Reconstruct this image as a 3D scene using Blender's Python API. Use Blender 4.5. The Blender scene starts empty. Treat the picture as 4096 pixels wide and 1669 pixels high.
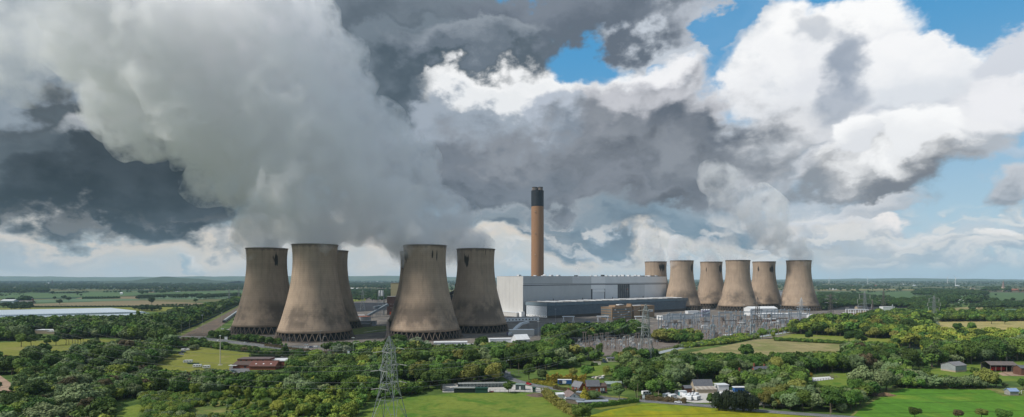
import bpy, bmesh, math, random
import numpy as np
from mathutils import Vector, Matrix

# ------------------------------------------------------------------ camera, sky, sun, exposure
SC = bpy.context.scene
COL = SC.collection
F, CX, CY, EYE = 2300.0, 2048.0, 1112.0, 74.0       # lens of the survey photograph, in photo pixels / metres

def G(px, py, z=0.0):
    """point of the level z seen at a photo pixel"""
    y = F * (EYE - z) / (py - CY)
    return Vector(((px - CX) * y / F, y, z))

def A(px, y, z=0.0):
    """point at distance y on the plumb line through photo column px"""
    return Vector(((px - CX) * y / F, y, z))

cam_d = bpy.data.cameras.new('camera')
cam_d.sensor_width = 36.0
cam_d.lens = 36.0 * F / 4096.0
cam_d.shift_y = (CY - 834.5) / 4096.0
cam_d.clip_start = 1.0
cam_d.clip_end = 60000.0
cam = bpy.data.objects.new('camera', cam_d)
COL.objects.link(cam)
cam.location = (0, 0, EYE)
cam.rotation_euler = (math.radians(90), 0, 0)
SC.camera = cam

SUN_AZ, SUN_EL = math.radians(-108), math.radians(46)     # azimuth measured from the view axis, + to the right
SKY_STRENGTH = 0.11

def srgb(r, g, b):
    f = lambda c: (c / 255 / 12.92) if c <= 10.3 else ((c / 255 + 0.055) / 1.055) ** 2.4
    return (f(r), f(g), f(b))

def NN(nt, kind, inp=None, **props):
    n = nt.nodes.new(kind)
    for k, v in props.items():
        setattr(n, k, v)
    for k, v in (inp or {}).items():
        s = n.inputs[k]
        if isinstance(v, bpy.types.NodeSocket):
            nt.links.new(v, s)
        else:
            if isinstance(v, tuple) and len(v) == 3 and s.type == 'RGBA':
                v = (*v, 1.0)
            s.default_value = v
    return n

def MA(nt, op, a, b=None, c=None, clamp=False):
    n = nt.nodes.new('ShaderNodeMath'); n.operation = op; n.use_clamp = clamp
    for i, v in enumerate((a, b, c)):
        if v is None: continue
        if isinstance(v, bpy.types.NodeSocket): nt.links.new(v, n.inputs[i])
        else: n.inputs[i].default_value = v
    return n.outputs[0]

def MIX(nt, fac, a, b, blend='MIX'):
    n = nt.nodes.new('ShaderNodeMix'); n.data_type = 'RGBA'; n.blend_type = blend
    for i, v in ((0, fac), (6, a), (7, b)):
        if isinstance(v, bpy.types.NodeSocket): nt.links.new(v, n.inputs[i])
        elif i == 0: n.inputs[0].default_value = v
        else: n.inputs[i].default_value = (*v[:3], 1.0)
    return n.outputs[2]

def MR(nt, v, a, b, c=0.0, d=1.0, smooth=True):
    n = nt.nodes.new('ShaderNodeMapRange')
    n.interpolation_type = 'SMOOTHSTEP' if smooth else 'LINEAR'
    nt.links.new(v, n.inputs[0])
    for i, x in zip((1, 2, 3, 4), (a, b, c, d)): n.inputs[i].default_value = x
    return n.outputs[0]

def build_world():
    w = bpy.data.worlds.new('World'); SC.world = w; w.use_nodes = True
    nt = w.node_tree; nt.nodes.clear()
    out = NN(nt, 'ShaderNodeOutputWorld')
    bg = NN(nt, 'ShaderNodeBackground'); bg.inputs[1].default_value = SKY_STRENGTH
    nt.links.new(bg.outputs[0], out.inputs[0])
    sky = NN(nt, 'ShaderNodeTexSky', sky_type='NISHITA', sun_disc=False, sun_elevation=SUN_EL,
             sun_rotation=SUN_AZ, altitude=30.0, air_density=1.2, dust_density=0.6, ozone_density=1.6)
    tc = NN(nt, 'ShaderNodeTexCoord')
    sep = NN(nt, 'ShaderNodeSeparateXYZ', {0: tc.outputs['Generated']})
    x, y, z = sep.outputs
    az = MA(nt, 'ARCTAN2', x, y)
    el = MA(nt, 'ARCSINE', z)
    pos = NN(nt, 'ShaderNodeCombineXYZ', {0: az, 1: el, 2: 0.0}).outputs[0]
    # 3-D direction, flattened clouds
    p3 = NN(nt, 'ShaderNodeVectorMath', {0: pos, 1: (1.0, 1.5, 1.0)}, operation='MULTIPLY').outputs[0]
    def noise(scale, detail, rough, off=0.0, src=None, dist=0.0):
        v = NN(nt, 'ShaderNodeVectorMath', {0: src or p3, 1: (off, off * 1.7, -off)}, operation='ADD').outputs[0]
        return NN(nt, 'ShaderNodeTexNoise', {'Vector': v, 'Scale': scale, 'Detail': detail, 'Roughness': rough}, noise_dimensions='2D')
    wc = noise(6.0, 6.0, 0.57, 3.1).outputs['Color']
    wv = NN(nt, 'ShaderNodeVectorMath', {0: wc, 1: (-0.5, -0.5, -0.5)}, operation='ADD').outputs[0]
    def warped(amount):
        s = NN(nt, 'ShaderNodeVectorMath', {0: wv, 'Scale': amount}, operation='SCALE').outputs[0]
        return NN(nt, 'ShaderNodeVectorMath', {0: pos, 1: s}, operation='ADD').outputs[0]
    warp_big, warp_small = warped(0.26), warped(0.13)
    # relief of the billows: cellular puffs with fine breakup, lit from the side of the sun and above
    def relief(dx, dz):
        v = NN(nt, 'ShaderNodeVectorMath', {0: p3, 1: (dx, dz, 0.0)}, operation='ADD').outputs[0]
        s2 = NN(nt, 'ShaderNodeVectorMath', {0: wv, 'Scale': 0.10}, operation='SCALE').outputs[0]
        v = NN(nt, 'ShaderNodeVectorMath', {0: v, 1: s2}, operation='ADD').outputs[0]
        a = NN(nt, 'ShaderNodeTexVoronoi', {'Vector': v, 'Scale': 9.0, 'Detail': 2.0, 'Roughness': 0.55, 'Lacunarity': 2.3, 'Smoothness': 0.6},
               feature='SMOOTH_F1', normalize=True, voronoi_dimensions='2D').outputs['Distance']
        return MA(nt, 'SUBTRACT', 1.0, a)
    r0 = relief(0, 0)
    bp = NN(nt, 'ShaderNodeVectorMath', {0: warp_small, 1: (1.0, 1.45, 1.0)}, operation='MULTIPLY').outputs[0]
    def swell(dx, dy):
        v = NN(nt, 'ShaderNodeVectorMath', {0: bp, 1: (dx + 4.0, dy + 2.0, 0.0)}, operation='ADD').outputs[0]
        return NN(nt, 'ShaderNodeTexNoise', {'Vector': v, 'Scale': 8.5, 'Detail': 5.0, 'Roughness': 0.5}, noise_dimensions='2D').outputs[0]
    emb = MA(nt, 'SUBTRACT', swell(0.0, 0.0), swell(-0.014, 0.034))     # >0 on the flanks that face the sun
    fine = noise(13.0, 5.0, 0.52, 9.0).outputs[0]
    soft_n = noise(3.2, 5.0, 0.55, 17.0).outputs[0]
    tone_n = MA(nt, 'ADD', MA(nt, 'MULTIPLY', emb, 3.3), MA(nt, 'MULTIPLY', MA(nt, 'SUBTRACT', fine, 0.5), 0.9))
    shape_n = MA(nt, 'ADD', MA(nt, 'MULTIPLY', MA(nt, 'SUBTRACT', r0, 0.62), 0.55), MA(nt, 'MULTIPLY', MA(nt, 'SUBTRACT', fine, 0.5), 0.55))
    k = 1.0 / SKY_STRENGTH
    def C(c):
        return tuple(v * k for v in srgb(*c))
    blue = MIX(nt, MR(nt, el, -0.02, 0.40), C((180, 207, 222)), C((70, 154, 208)))
    blue = MIX(nt, 0.12, blue, sky.outputs[0])
    # generic broken cloud all round, so that the sky goes on outside the view as inside it
    gen = MA(nt, 'ADD', MA(nt, 'MULTIPLY', soft_n, 1.0), MA(nt, 'MULTIPLY', fine, 0.35))
    gcol = MIX(nt, MR(nt, tone_n, -0.5, 0.6), C((128, 138, 148)), C((206, 209, 214)))
    gcol = MIX(nt, MR(nt, gen, 0.50, 0.70), blue, gcol)
    hz = MR(nt, el, 0.0, 0.025, 0.55, 0.0)                   # pale air low over the horizon
    hcol = MIX(nt, MR(nt, az, -0.7, 0.5), C((196, 202, 205)), C((172, 198, 214)))
    # rows of small far cumulus low over the horizon
    fp = NN(nt, 'ShaderNodeVectorMath', {0: warp_small, 1: (1.0, 2.1, 1.0)}, operation='MULTIPLY').outputs[0]
    def far_n(dy):
        v = NN(nt, 'ShaderNodeVectorMath', {0: fp, 1: (0.6, dy, 0.0)}, operation='ADD').outputs[0]
        return NN(nt, 'ShaderNodeTexNoise', {'Vector': v, 'Scale': 20.0, 'Detail': 3.5, 'Roughness': 0.45}, noise_dimensions='2D').outputs[0]
    f0, f1 = far_n(0.0), far_n(0.022)
    band = MA(nt, 'MULTIPLY', MR(nt, el, 0.008, 0.022), MR(nt, el, 0.075, 0.105, 1.0, 0.0))
    far_a = MA(nt, 'MULTIPLY', MA(nt, 'MULTIPLY', MR(nt, f0, 0.45, 0.64), band), MR(nt, az, -0.5, 0.35, 0.15, 0.7))
    far_c = MIX(nt, MR(nt, MA(nt, 'SUBTRACT', f0, f1), -0.10, 0.12), C((184, 195, 205)), C((236, 232, 227)))
    aside = MA(nt, 'MAXIMUM', MR(nt, MA(nt, 'ABSOLUTE', az), 0.80, 0.95), MR(nt, el, 0.52, 0.64))

    def blob(nt, sk, eps, col, px, py, rx, ry, rot, top, bot, alpha=1.0, soft=0.35, warp=0, rough=1.0, relief_amt=1.0, split=0.0):
        a0 = math.atan((px - CX) / F)
        e0 = math.atan((CY - py) / F * math.cos(a0))
        ra = rx / F * math.cos(a0) ** 2; re = ry / F * math.cos(a0)
        # the first term is nil; it makes the masses evaluate one after another (the shader stack is small)
        src = NN(nt, 'ShaderNodeVectorMath', {0: col, 1: (eps, eps, eps), 2: (sk['warp_big'] if warp == 0 else sk['warp_small'])}, operation='MULTIPLY_ADD').outputs[0]
        m = NN(nt, 'ShaderNodeMapping', {0: src, 'Location': (a0, e0, 0), 'Rotation': (0, 0, math.radians(rot)), 'Scale': (ra, re, 1)}, vector_type='TEXTURE').outputs[0]
        ln = NN(nt, 'ShaderNodeVectorMath', {0: m}, operation='LENGTH').outputs['Value']
        d = MA(nt, 'SUBTRACT', MA(nt, 'MULTIPLY', sk['shape_n'], rough) if rough != 1.0 else sk['shape_n'], ln)
        al = MR(nt, d, -0.9 - soft * 0.55, -0.9 + soft * 0.55, 0.0, alpha)
        if top is None:
            cc = sk['blue']
        else:
            yy = NN(nt, 'ShaderNodeSeparateXYZ', {0: m}).outputs[1]
            t = MR(nt, MA(nt, 'MULTIPLY_ADD', sk['tone_n'], relief_amt, yy), split - 0.75, split + 0.75)
            cc = MIX(nt, t, C(bot), C(top))
        return MIX(nt, al, col, cc)

    def reach(px, py, rx, ry, rot, top, bot, **kw):
        a0 = math.atan((px - CX) / F); c = math.cos(a0)
        r = max(rx / F * c * c, ry / F * c if abs(rot) > 5 else 0) * (1.55 + 0.45 * (kw.get('rough', 1) - 1) + 0.5 * kw.get('soft', 0.35)) + 0.13
        return a0 - r, a0 + r

    # the view is split into sectors, each with the masses that reach into it; a sector not looked at costs nothing
    def bgr(c):
        n = NN(nt, 'ShaderNodeBackground', {0: MIX(nt, hz, c, hcol)}); n.inputs[1].default_value = SKY_STRENGTH
        return n.outputs[0]
    def mixs(fac, a, b):
        n = nt.nodes.new('ShaderNodeMixShader')
        nt.links.new(fac, n.inputs[0]); nt.links.new(a, n.inputs[1]); nt.links.new(b, n.inputs[2])
        return n.outputs[0]
    cuts = [-1.2, 0.02, 1.2]
    shared = dict(blue=blue, warp_big=warp_big, warp_small=warp_small, shape_n=shape_n, tone_n=tone_n)
    sh = None
    for i, (lo, hi) in enumerate(zip(cuts[:-1], cuts[1:])):
        g = bpy.data.node_groups.new('sky_sector', 'ShaderNodeTree')
        for nm, ty in (('blue', 'NodeSocketColor'), ('warp_big', 'NodeSocketVector'), ('warp_small', 'NodeSocketVector'), ('shape_n', 'NodeSocketFloat'), ('tone_n', 'NodeSocketFloat')):
            g.interface.new_socket(nm, in_out='INPUT', socket_type=ty)
        g.interface.new_socket('sky', in_out='OUTPUT', socket_type='NodeSocketColor')
        gi, go = g.nodes.new('NodeGroupInput'), g.nodes.new('NodeGroupOutput')
        sk = {o.name: o for o in gi.outputs if o.name}
        c = sk['blue']
        for b in SKY_BLOBS:
            kw = b[7] if len(b) > 7 else {}
            r0_, r1_ = reach(*b[:7], **kw)
            if r1_ > lo and r0_ < hi:
                c = blob(g, sk, 1e-9 * (i + 1), c, *b[:7], **kw)
        g.links.new(c, go.inputs[0])
        gn = nt.nodes.new('ShaderNodeGroup'); gn.node_tree = g
        for nm, s_ in shared.items():
            nt.links.new(s_, gn.inputs[nm])
        s_ = bgr(MIX(nt, aside, MIX(nt, far_a, gn.outputs[0], far_c), gcol))
        sh = s_ if sh is None else mixs(MA(nt, 'GREATER_THAN', az, lo), sh, s_)
    off = MA(nt, 'MAXIMUM', MA(nt, 'GREATER_THAN', aside, 0.9999), MA(nt, 'LESS_THAN', el, -0.03))
    sh = mixs(off, sh, bgr(gcol))
    nt.nodes.remove(bg)
    nt.links.new(sh, out.inputs[0])
    w.cycles.sampling_method = 'NONE'

# cloud masses seen from here: photo column, row, half width, half height, turn, upper colour, lower colour
SKY_BLOBS = [
    # right, far: thin veil and low cumulus field
    (3500, 1000, 1100, 110, 0, (198, 209, 218), (150, 172, 190), dict(alpha=0.85, soft=0.9, rough=1.4)),
    (3150, 830, 420, 150, 0, (200, 204, 210), (150, 165, 180), dict(alpha=0.85, soft=0.6)),
    (3480, 905, 170, 48, 0, (250, 244, 240), (165, 180, 195), dict(warp=1, soft=0.3)),
    (3300, 930, 190, 80, 0, (222, 224, 228), (140, 160, 178), dict(warp=1, soft=0.4)),
    (3700, 975, 200, 40, 0, (234, 234, 234), (160, 178, 195), dict(warp=1, soft=0.5)),
    (3990, 975, 95, 50, 0, (250, 248, 246), (170, 185, 198), dict(warp=1, soft=0.3)),
    (3900, 1035, 190, 34, 0, (232, 232, 232), (160, 178, 194), dict(warp=1, soft=0.5)),
    (3420, 1040, 200, 34, 0, (232, 232, 232), (158, 176, 192), dict(warp=1, soft=0.5)),
    (4080, 760, 110, 80, 0, (205, 208, 214), (140, 150, 162), dict(warp=1, soft=0.5)),
    (3950, 640, 260, 60, 8, (196, 208, 222), (180, 196, 212), dict(alpha=0.7, soft=0.9)),
    # right, high: the great white cumulus
    (3430, 420, 560, 190, 0, (236, 237, 241), (196, 202, 211), dict(soft=0.5, rough=0.8)),
    (3560, 370, 640, 190, 0, (246, 246, 248), (208, 212, 220), dict(soft=0.35, rough=0.8)),
    (3860, 340, 420, 170, -8, (242, 242, 245), (206, 211, 219), dict(soft=0.35, rough=0.8)),
    (3120, 275, 175, 225, 0, (255, 255, 255), (232, 234, 238), dict(soft=0.3, warp=1, relief_amt=0.4, rough=0.8)),
    (3330, 215, 330, 145, 0, (255, 255, 255), (230, 232, 237), dict(soft=0.3, warp=1, relief_amt=0.4, rough=0.8)),
    (3640, 275, 330, 125, 0, (251, 251, 252), (224, 228, 234), dict(soft=0.25, warp=1, relief_amt=0.4, rough=0.8)),
    (4000, 185, 110, 85, 20, (216, 220, 228), (214, 218, 226), dict(soft=0.4, warp=1)),
    (3250, 140, 70, 40, 0, (172, 180, 192), (164, 174, 188), dict(alpha=0.6, soft=1.0, warp=1)),
    (3375, 265, 85, 105, 0, (155, 166, 182), (134, 147, 165), dict(alpha=0.85, soft=0.7, warp=1)),
    (3310, 410, 150, 75, 28, (155, 166, 182), (138, 151, 168), dict(alpha=0.75, soft=0.85, warp=1)),
    # middle: white gap cloud, blue gap
    (2700, 170, 330, 190, 0, (214, 218, 224), (196, 204, 214), dict(soft=0.6)),
    (2640, 110, 260, 130, 0, (160, 168, 180), (196, 204, 214), dict(alpha=0.8, soft=0.6)),
    (2900, 130, 70, 190, 10, None, None, dict(alpha=0.9, soft=0.5)),
    (2700, 260, 90, 40, 0, None, None, dict(alpha=0.7, soft=0.6)),
    (2080, 380, 520, 190, 0, (252, 252, 252), (236, 238, 240), dict(soft=0.3, rough=0.6)),
    # dark ceiling over the middle
    (1250, 60, 700, 330, 0, (108, 118, 128), (86, 98, 109), dict(soft=0.5, relief_amt=0.4, rough=0.7)),
    (1500, 480, 330, 400, 0, (98, 110, 121), (78, 91, 103), dict(soft=0.6, relief_amt=0.4, rough=0.7)),
    (1750, 90, 700, 190, -6, (118, 129, 140), (84, 96, 107), dict(soft=0.35, relief_amt=0.4, rough=0.7)),
    (1600, 260, 400, 130, 12, (114, 126, 137), (76, 89, 100), dict(soft=0.35, relief_amt=0.5, rough=0.7)),
    (2250, 55, 540, 120, 6, (122, 131, 143), (98, 108, 121), dict(soft=0.45, relief_amt=0.5, rough=0.7)),
    (1880, 205, 330, 80, 10, (140, 149, 159), (104, 115, 127), dict(soft=0.4, relief_amt=0.8, rough=0.8)),
    (2335, 255, 150, 80, 0, None, None, dict(alpha=1.0, soft=0.35, warp=1, rough=0.8)),
    (2580, 235, 60, 26, 20, None, None, dict(alpha=0.8, soft=0.5, warp=1)),
    # grey cumulus in the middle
    (2880, 580, 330, 200, 0, (226, 227, 230), (168, 175, 184), dict(soft=0.8, relief_amt=0.8)),
    (2660, 345, 210, 135, 0, (246, 246, 248), (190, 196, 206), dict(soft=0.3, warp=1, relief_amt=0.8, rough=0.8)),
    (2590, 540, 390, 240, 8, (200, 201, 207), (92, 100, 112), dict(soft=0.4, split=0.35, rough=0.8, relief_amt=0.7)),
    (2200, 520, 150, 120, 0, (184, 192, 204), (124, 136, 150), dict(soft=0.25, warp=1)),
    (1850, 590, 330, 150, 0, (160, 170, 182), (108, 120, 134), dict(soft=0.4, relief_amt=0.7)),
    (2300, 680, 720, 165, 0, (138, 143, 151), (86, 92, 102), dict(soft=0.6, relief_amt=0.7, split=0.1, rough=0.8)),
    (2000, 740, 430, 105, 0, (118, 125, 135), (76, 84, 94), dict(soft=0.5)),
    (2520, 790, 430, 95, 0, (128, 133, 142), (92, 96, 104), dict(soft=0.6)),
    (2100, 850, 420, 50, 0, (156, 163, 170), (118, 128, 138), dict(alpha=0.9, soft=0.8)),
    # the white cumulus with grey foot, right
    (3310, 700, 210, 120, 0, (212, 214, 219), (140, 146, 154), dict(soft=0.25, warp=1)),
    (3850, 560, 200, 130, 12, (242, 242, 244), (178, 184, 192), dict(soft=0.3, warp=1)),
    (3560, 640, 340, 185, 8, (255, 255, 255), (118, 122, 130), dict(soft=0.3, warp=1, split=-0.1, relief_amt=0.7, rough=0.8)),
    (3690, 520, 200, 125, 0, (255, 255, 255), (240, 241, 243), dict(soft=0.26, warp=1, relief_amt=0.5, rough=0.8)),
    (3420, 560, 120, 100, 0, (255, 255, 255), (228, 230, 234), dict(soft=0.28, warp=1, relief_amt=0.5, rough=0.8)),
    (3520, 830, 200, 34, 10, (216, 218, 222), (182, 188, 196), dict(alpha=0.9, soft=0.5, warp=1)),
    # low over the middle: blue-grey bank above a cream band
    (2100, 1050, 1300, 110, 0, (230, 217, 201), (200, 204, 203), dict(soft=1.1, relief_amt=0.35, rough=0.7)),
    (2480, 915, 430, 85, 0, (132, 147, 159), (84, 106, 124), dict(alpha=0.92, soft=0.85, split=0.1, rough=0.7, relief_amt=0.6)),
    (2080, 905, 300, 48, 0, (138, 148, 156), (98, 112, 124), dict(soft=0.9)),
    (2880, 910, 200, 80, 0, (134, 152, 166), (106, 130, 148), dict(alpha=0.9, soft=0.7, warp=1)),
    # left: cream gap near the horizon, dark ceiling above it
    (600, 1020, 1500, 175, 0, (226, 212, 196), (192, 198, 198), dict(soft=0.9, relief_amt=0.4, rough=0.6)),
    (800, 935, 330, 62, 0, (240, 224, 204), (214, 205, 192), dict(soft=0.5)),
    (760, 1030, 90, 22, 0, (232, 226, 218), (160, 180, 190), dict(soft=0.5, warp=1)),
    (480, 895, 190, 26, 5, (178, 200, 210), (172, 194, 204), dict(alpha=0.7, soft=0.9)),
    (150, 1010, 330, 60, 0, (168, 178, 184), (160, 174, 182), dict(alpha=0.85, soft=0.8)),
    (300, 850, 1100, 40, -3, (140, 146, 150), (176, 176, 174), dict(alpha=0.9, soft=0.9)),
    (250, 240, 1300, 520, 0, (152, 162, 172), (130, 142, 153), dict(soft=0.5, relief_amt=0.9, rough=0.7)),
    (220, 680, 950, 225, -2, (76, 81, 86), (24, 29, 34), dict(soft=0.45, split=0.4, relief_amt=0.5, rough=0.4)),
    (60, 620, 420, 140, 0, (86, 95, 102), (48, 56, 64), dict(soft=0.6, relief_amt=0.7, rough=0.7)),
    (500, 775, 600, 100, -3, (50, 56, 62), (17, 22, 27), dict(soft=0.4, relief_amt=0.4, rough=0.45)),
    (300, 545, 90, 40, 0, (200, 202, 206), (172, 178, 184), dict(alpha=0.7, soft=0.7, warp=1)),
]
build_world()

sun_d = bpy.data.lights.new('sun', 'SUN')
sun_d.energy = 4.0
sun_d.angle = math.radians(3.0)
sun_d.color = (1.0, 0.955, 0.885)
sun = bpy.data.objects.new('sun', sun_d)
COL.objects.link(sun)
_to_sun = Vector((math.sin(SUN_AZ) * math.cos(SUN_EL), math.cos(SUN_AZ) * math.cos(SUN_EL), math.sin(SUN_EL)))
sun.rotation_euler = _to_sun.to_track_quat('Z', 'Y').to_euler()
sun.location = (-300, -200, 500)

SC.view_settings.view_transform = 'Standard'
SC.view_settings.look = 'None'
SC.view_settings.gamma = 1.0
SC.view_settings.exposure = 0.0
cy = SC.cycles
cy.use_denoising = True
cy.denoiser = 'OPENIMAGEDENOISE'
cy.max_bounces = 12
cy.diffuse_bounces = 2
cy.glossy_bounces = 2
cy.transmission_bounces = 3
cy.volume_bounces = 11
cy.transparent_max_bounces = 96
cy.caustics_reflective = False
cy.caustics_refractive = False

# ------------------------------------------------------------------ helpers
RNG = random.Random(7)

class MB:
    """collects faces for ONE mesh object"""
    def __init__(s): s.v, s.f = [], []
    def add(s, vs, fs):
        o = len(s.v); s.v += [tuple(v) for v in vs]; s.f += [tuple(i + o for i in f) for f in fs]
        return s
    def box(s, x0, x1, y0, y1, z0, z1):
        return s.add([(x0,y0,z0),(x1,y0,z0),(x1,y1,z0),(x0,y1,z0),(x0,y0,z1),(x1,y0,z1),(x1,y1,z1),(x0,y1,z1)],
                     [(0,3,2,1),(4,5,6,7),(0,1,5,4),(1,2,6,5),(2,3,7,6),(3,0,4,7)])
    def bar(s, a, b, w, h=None, up=(0, 0, 1)):
        a, b = Vector(a), Vector(b); d = (b - a)
        if d.length < 1e-6: return s
        d.normalize(); u = Vector(up)
        if abs(d.dot(u)) > 0.98: u = Vector((1, 0, 0))
        r = d.cross(u).normalized(); u = r.cross(d).normalized()
        h = w if h is None else h
        q = [r * (-w/2) + u * (-h/2), r * (w/2) + u * (-h/2), r * (w/2) + u * (h/2), r * (-w/2) + u * (h/2)]
        return s.add([a + k for k in q] + [b + k for k in q], [(3,2,1,0),(4,5,6,7),(0,1,5,4),(1,2,6,5),(2,3,7,6),(3,0,4,7)])
    def cyl(s, x, y, z0, z1, r0, r1=None, n=12, caps=True):
        r1 = r0 if r1 is None else r1
        v = [(x + r * math.cos(2*math.pi*i/n), y + r * math.sin(2*math.pi*i/n), z) for z, r in ((z0, r0), (z1, r1)) for i in range(n)]
        f = [(i, (i+1) % n, n + (i+1) % n, n + i) for i in range(n)]
        if caps: f += [tuple(range(n-1, -1, -1)), tuple(range(n, 2*n))]
        return s.add(v, f)
    def tube(s, pts, r0, r1=None, n=5):
        pts = [Vector(p) for p in pts]; r1 = r0 if r1 is None else r1; m = len(pts); v = []
        for k, p in enumerate(pts):
            d = (pts[min(k+1, m-1)] - pts[max(k-1, 0)]).normalized()
            u = Vector((0, 0, 1)) if abs(d.z) < 0.9 else Vector((1, 0, 0))
            a = d.cross(u).normalized(); b = a.cross(d)
            r = r0 + (r1 - r0) * k / (m - 1)
            v += [p + a * r * math.cos(2*math.pi*i/n) + b * r * math.sin(2*math.pi*i/n) for i in range(n)]
        f = [(k*n+i, k*n+(i+1) % n, (k+1)*n+(i+1) % n, (k+1)*n+i) for k in range(m-1) for i in range(n)]
        f += [tuple(range(n-1, -1, -1)), tuple(range((m-1)*n, m*n))]
        return s.add(v, f)
    def lathe(s, prof, n=48, close=False, x=0, y=0):
        v = [(x + r*math.cos(2*math.pi*i/n), y + r*math.sin(2*math.pi*i/n), z) for z, r in prof for i in range(n)]
        m = len(prof)
        f = [(k*n+i, k*n+(i+1) % n, (k+1)*n+(i+1) % n, (k+1)*n+i) for k in range(m-1) for i in range(n)]
        if close: f += [tuple(range(n-1, -1, -1)), tuple(range((m-1)*n, m*n))]
        return s.add(v, f)
    def prism(s, prof, x0, x1):
        """profile in (y, z), extruded along x"""
        n = len(prof)
        v = [(x0, a, b) for a, b in prof] + [(x1, a, b) for a, b in prof]
        f = [(i, (i+1) % n, n + (i+1) % n, n + i) for i in range(n)] + [tuple(range(n-1, -1, -1)), tuple(range(n, 2*n))]
        return s.add(v, f)
    def quad(s, a, b, c, d): return s.add([a, b, c, d], [(0, 1, 2, 3)])
    def mesh(s, name, mat=None, smooth=False):
        me = bpy.data.meshes.new(name); me.from_pydata(s.v, [], s.f)
        if mat: me.materials.append(mat)
        if smooth: me.polygons.foreach_set('use_smooth', [True] * len(me.polygons))
        me.update()
        return me
    def build(s, name, mat, parent=None, smooth=False, fix=True):
        me = s.mesh(name, mat, smooth)
        if fix:
            bm = bmesh.new(); bm.from_mesh(me); bmesh.ops.recalc_face_normals(bm, faces=bm.faces); bm.to_mesh(me); bm.free()
        return link(name, me, parent)

def link(name, me, parent=None):
    o = bpy.data.objects.new(name, me); COL.objects.link(o)
    if parent: o.parent = parent
    return o

def tag(o, label, cat, group=None):
    o['label'] = label; o['category'] = cat
    if group: o['group'] = group
    return o

def thing(name, loc, rz, label, cat, group=None):
    o = bpy.data.objects.new(name, None); COL.objects.link(o)
    o.location = loc; o.rotation_euler = (0, 0, rz); o.empty_display_size = 1.0
    return tag(o, label, cat, group)

def struct(o): o['kind'] = 'structure'; return o
def stuff(o, label=None, cat=None):
    o['kind'] = 'stuff'
    if label: o['label'] = label
    if cat: o['category'] = cat
    return o

def copy_tree(o, parent=None):
    c = o.copy(); COL.objects.link(c); c.parent = parent
    for ch in list(o.children): copy_tree(ch, c)
    return c

def place(proto, loc, rz, label, group=None, scale=1.0, first=[]):
    """the first call uses the thing itself, later ones a copy with its parts"""
    if proto.name not in first:
        first.append(proto.name); o = proto
    else: o = copy_tree(proto)
    o.location = loc; o.rotation_euler = (0, 0, rz); o.scale = (scale,) * 3
    o['label'] = label
    if group: o['group'] = group
    return o

# ------------------------------------------------------------------ materials
MATS = {}
def material(name, col, col2=None, scale=1.0, rough=0.85, metal=0.0, detail=5.0, bump=0.0, spread=(0.35, 0.65), vary=0.0, coord='Object', stretch=None, spec=0.3):
    if name in MATS: return MATS[name]
    m = bpy.data.materials.new(name); m.use_nodes = True
    nt = m.node_tree; bs = nt.nodes['Principled BSDF']
    bs.inputs['Roughness'].default_value = rough; bs.inputs['Metallic'].default_value = metal
    bs.inputs['Specular IOR Level'].default_value = spec
    c2 = col2 or tuple(c * 0.78 for c in col)
    tc = NN(nt, 'ShaderNodeTexCoord')
    if coord == 'World':
        src = NN(nt, 'ShaderNodeNewGeometry').outputs['Position']
    else: src = tc.outputs['Object']
    if stretch:
        src = NN(nt, 'ShaderNodeVectorMath', {0: src, 1: stretch}, operation='MULTIPLY').outputs[0]
    no = NN(nt, 'ShaderNodeTexNoise', {'Vector': src, 'Scale': scale, 'Detail': detail, 'Roughness': 0.6})
    fac = MR(nt, no.outputs[0], spread[0], spread[1])
    c = MIX(nt, fac, col, c2)
    if vary:
        oi = NN(nt, 'ShaderNodeObjectInfo')
        v = MR(nt, oi.outputs['Random'], 0, 1, 1 - vary, 1 + vary, smooth=False)
        hs = NN(nt, 'ShaderNodeHueSaturation', {'Color': c, 'Value': v}); c = hs.outputs[0]
    nt.links.new(c, bs.inputs['Base Color'])
    if bump:
        b = NN(nt, 'ShaderNodeBump', {'Height': no.outputs[0], 'Strength': bump, 'Distance': 0.3})
        nt.links.new(b.outputs[0], bs.inputs['Normal'])
    MATS[name] = m
    return m

def M(name): return MATS[name]

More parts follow.
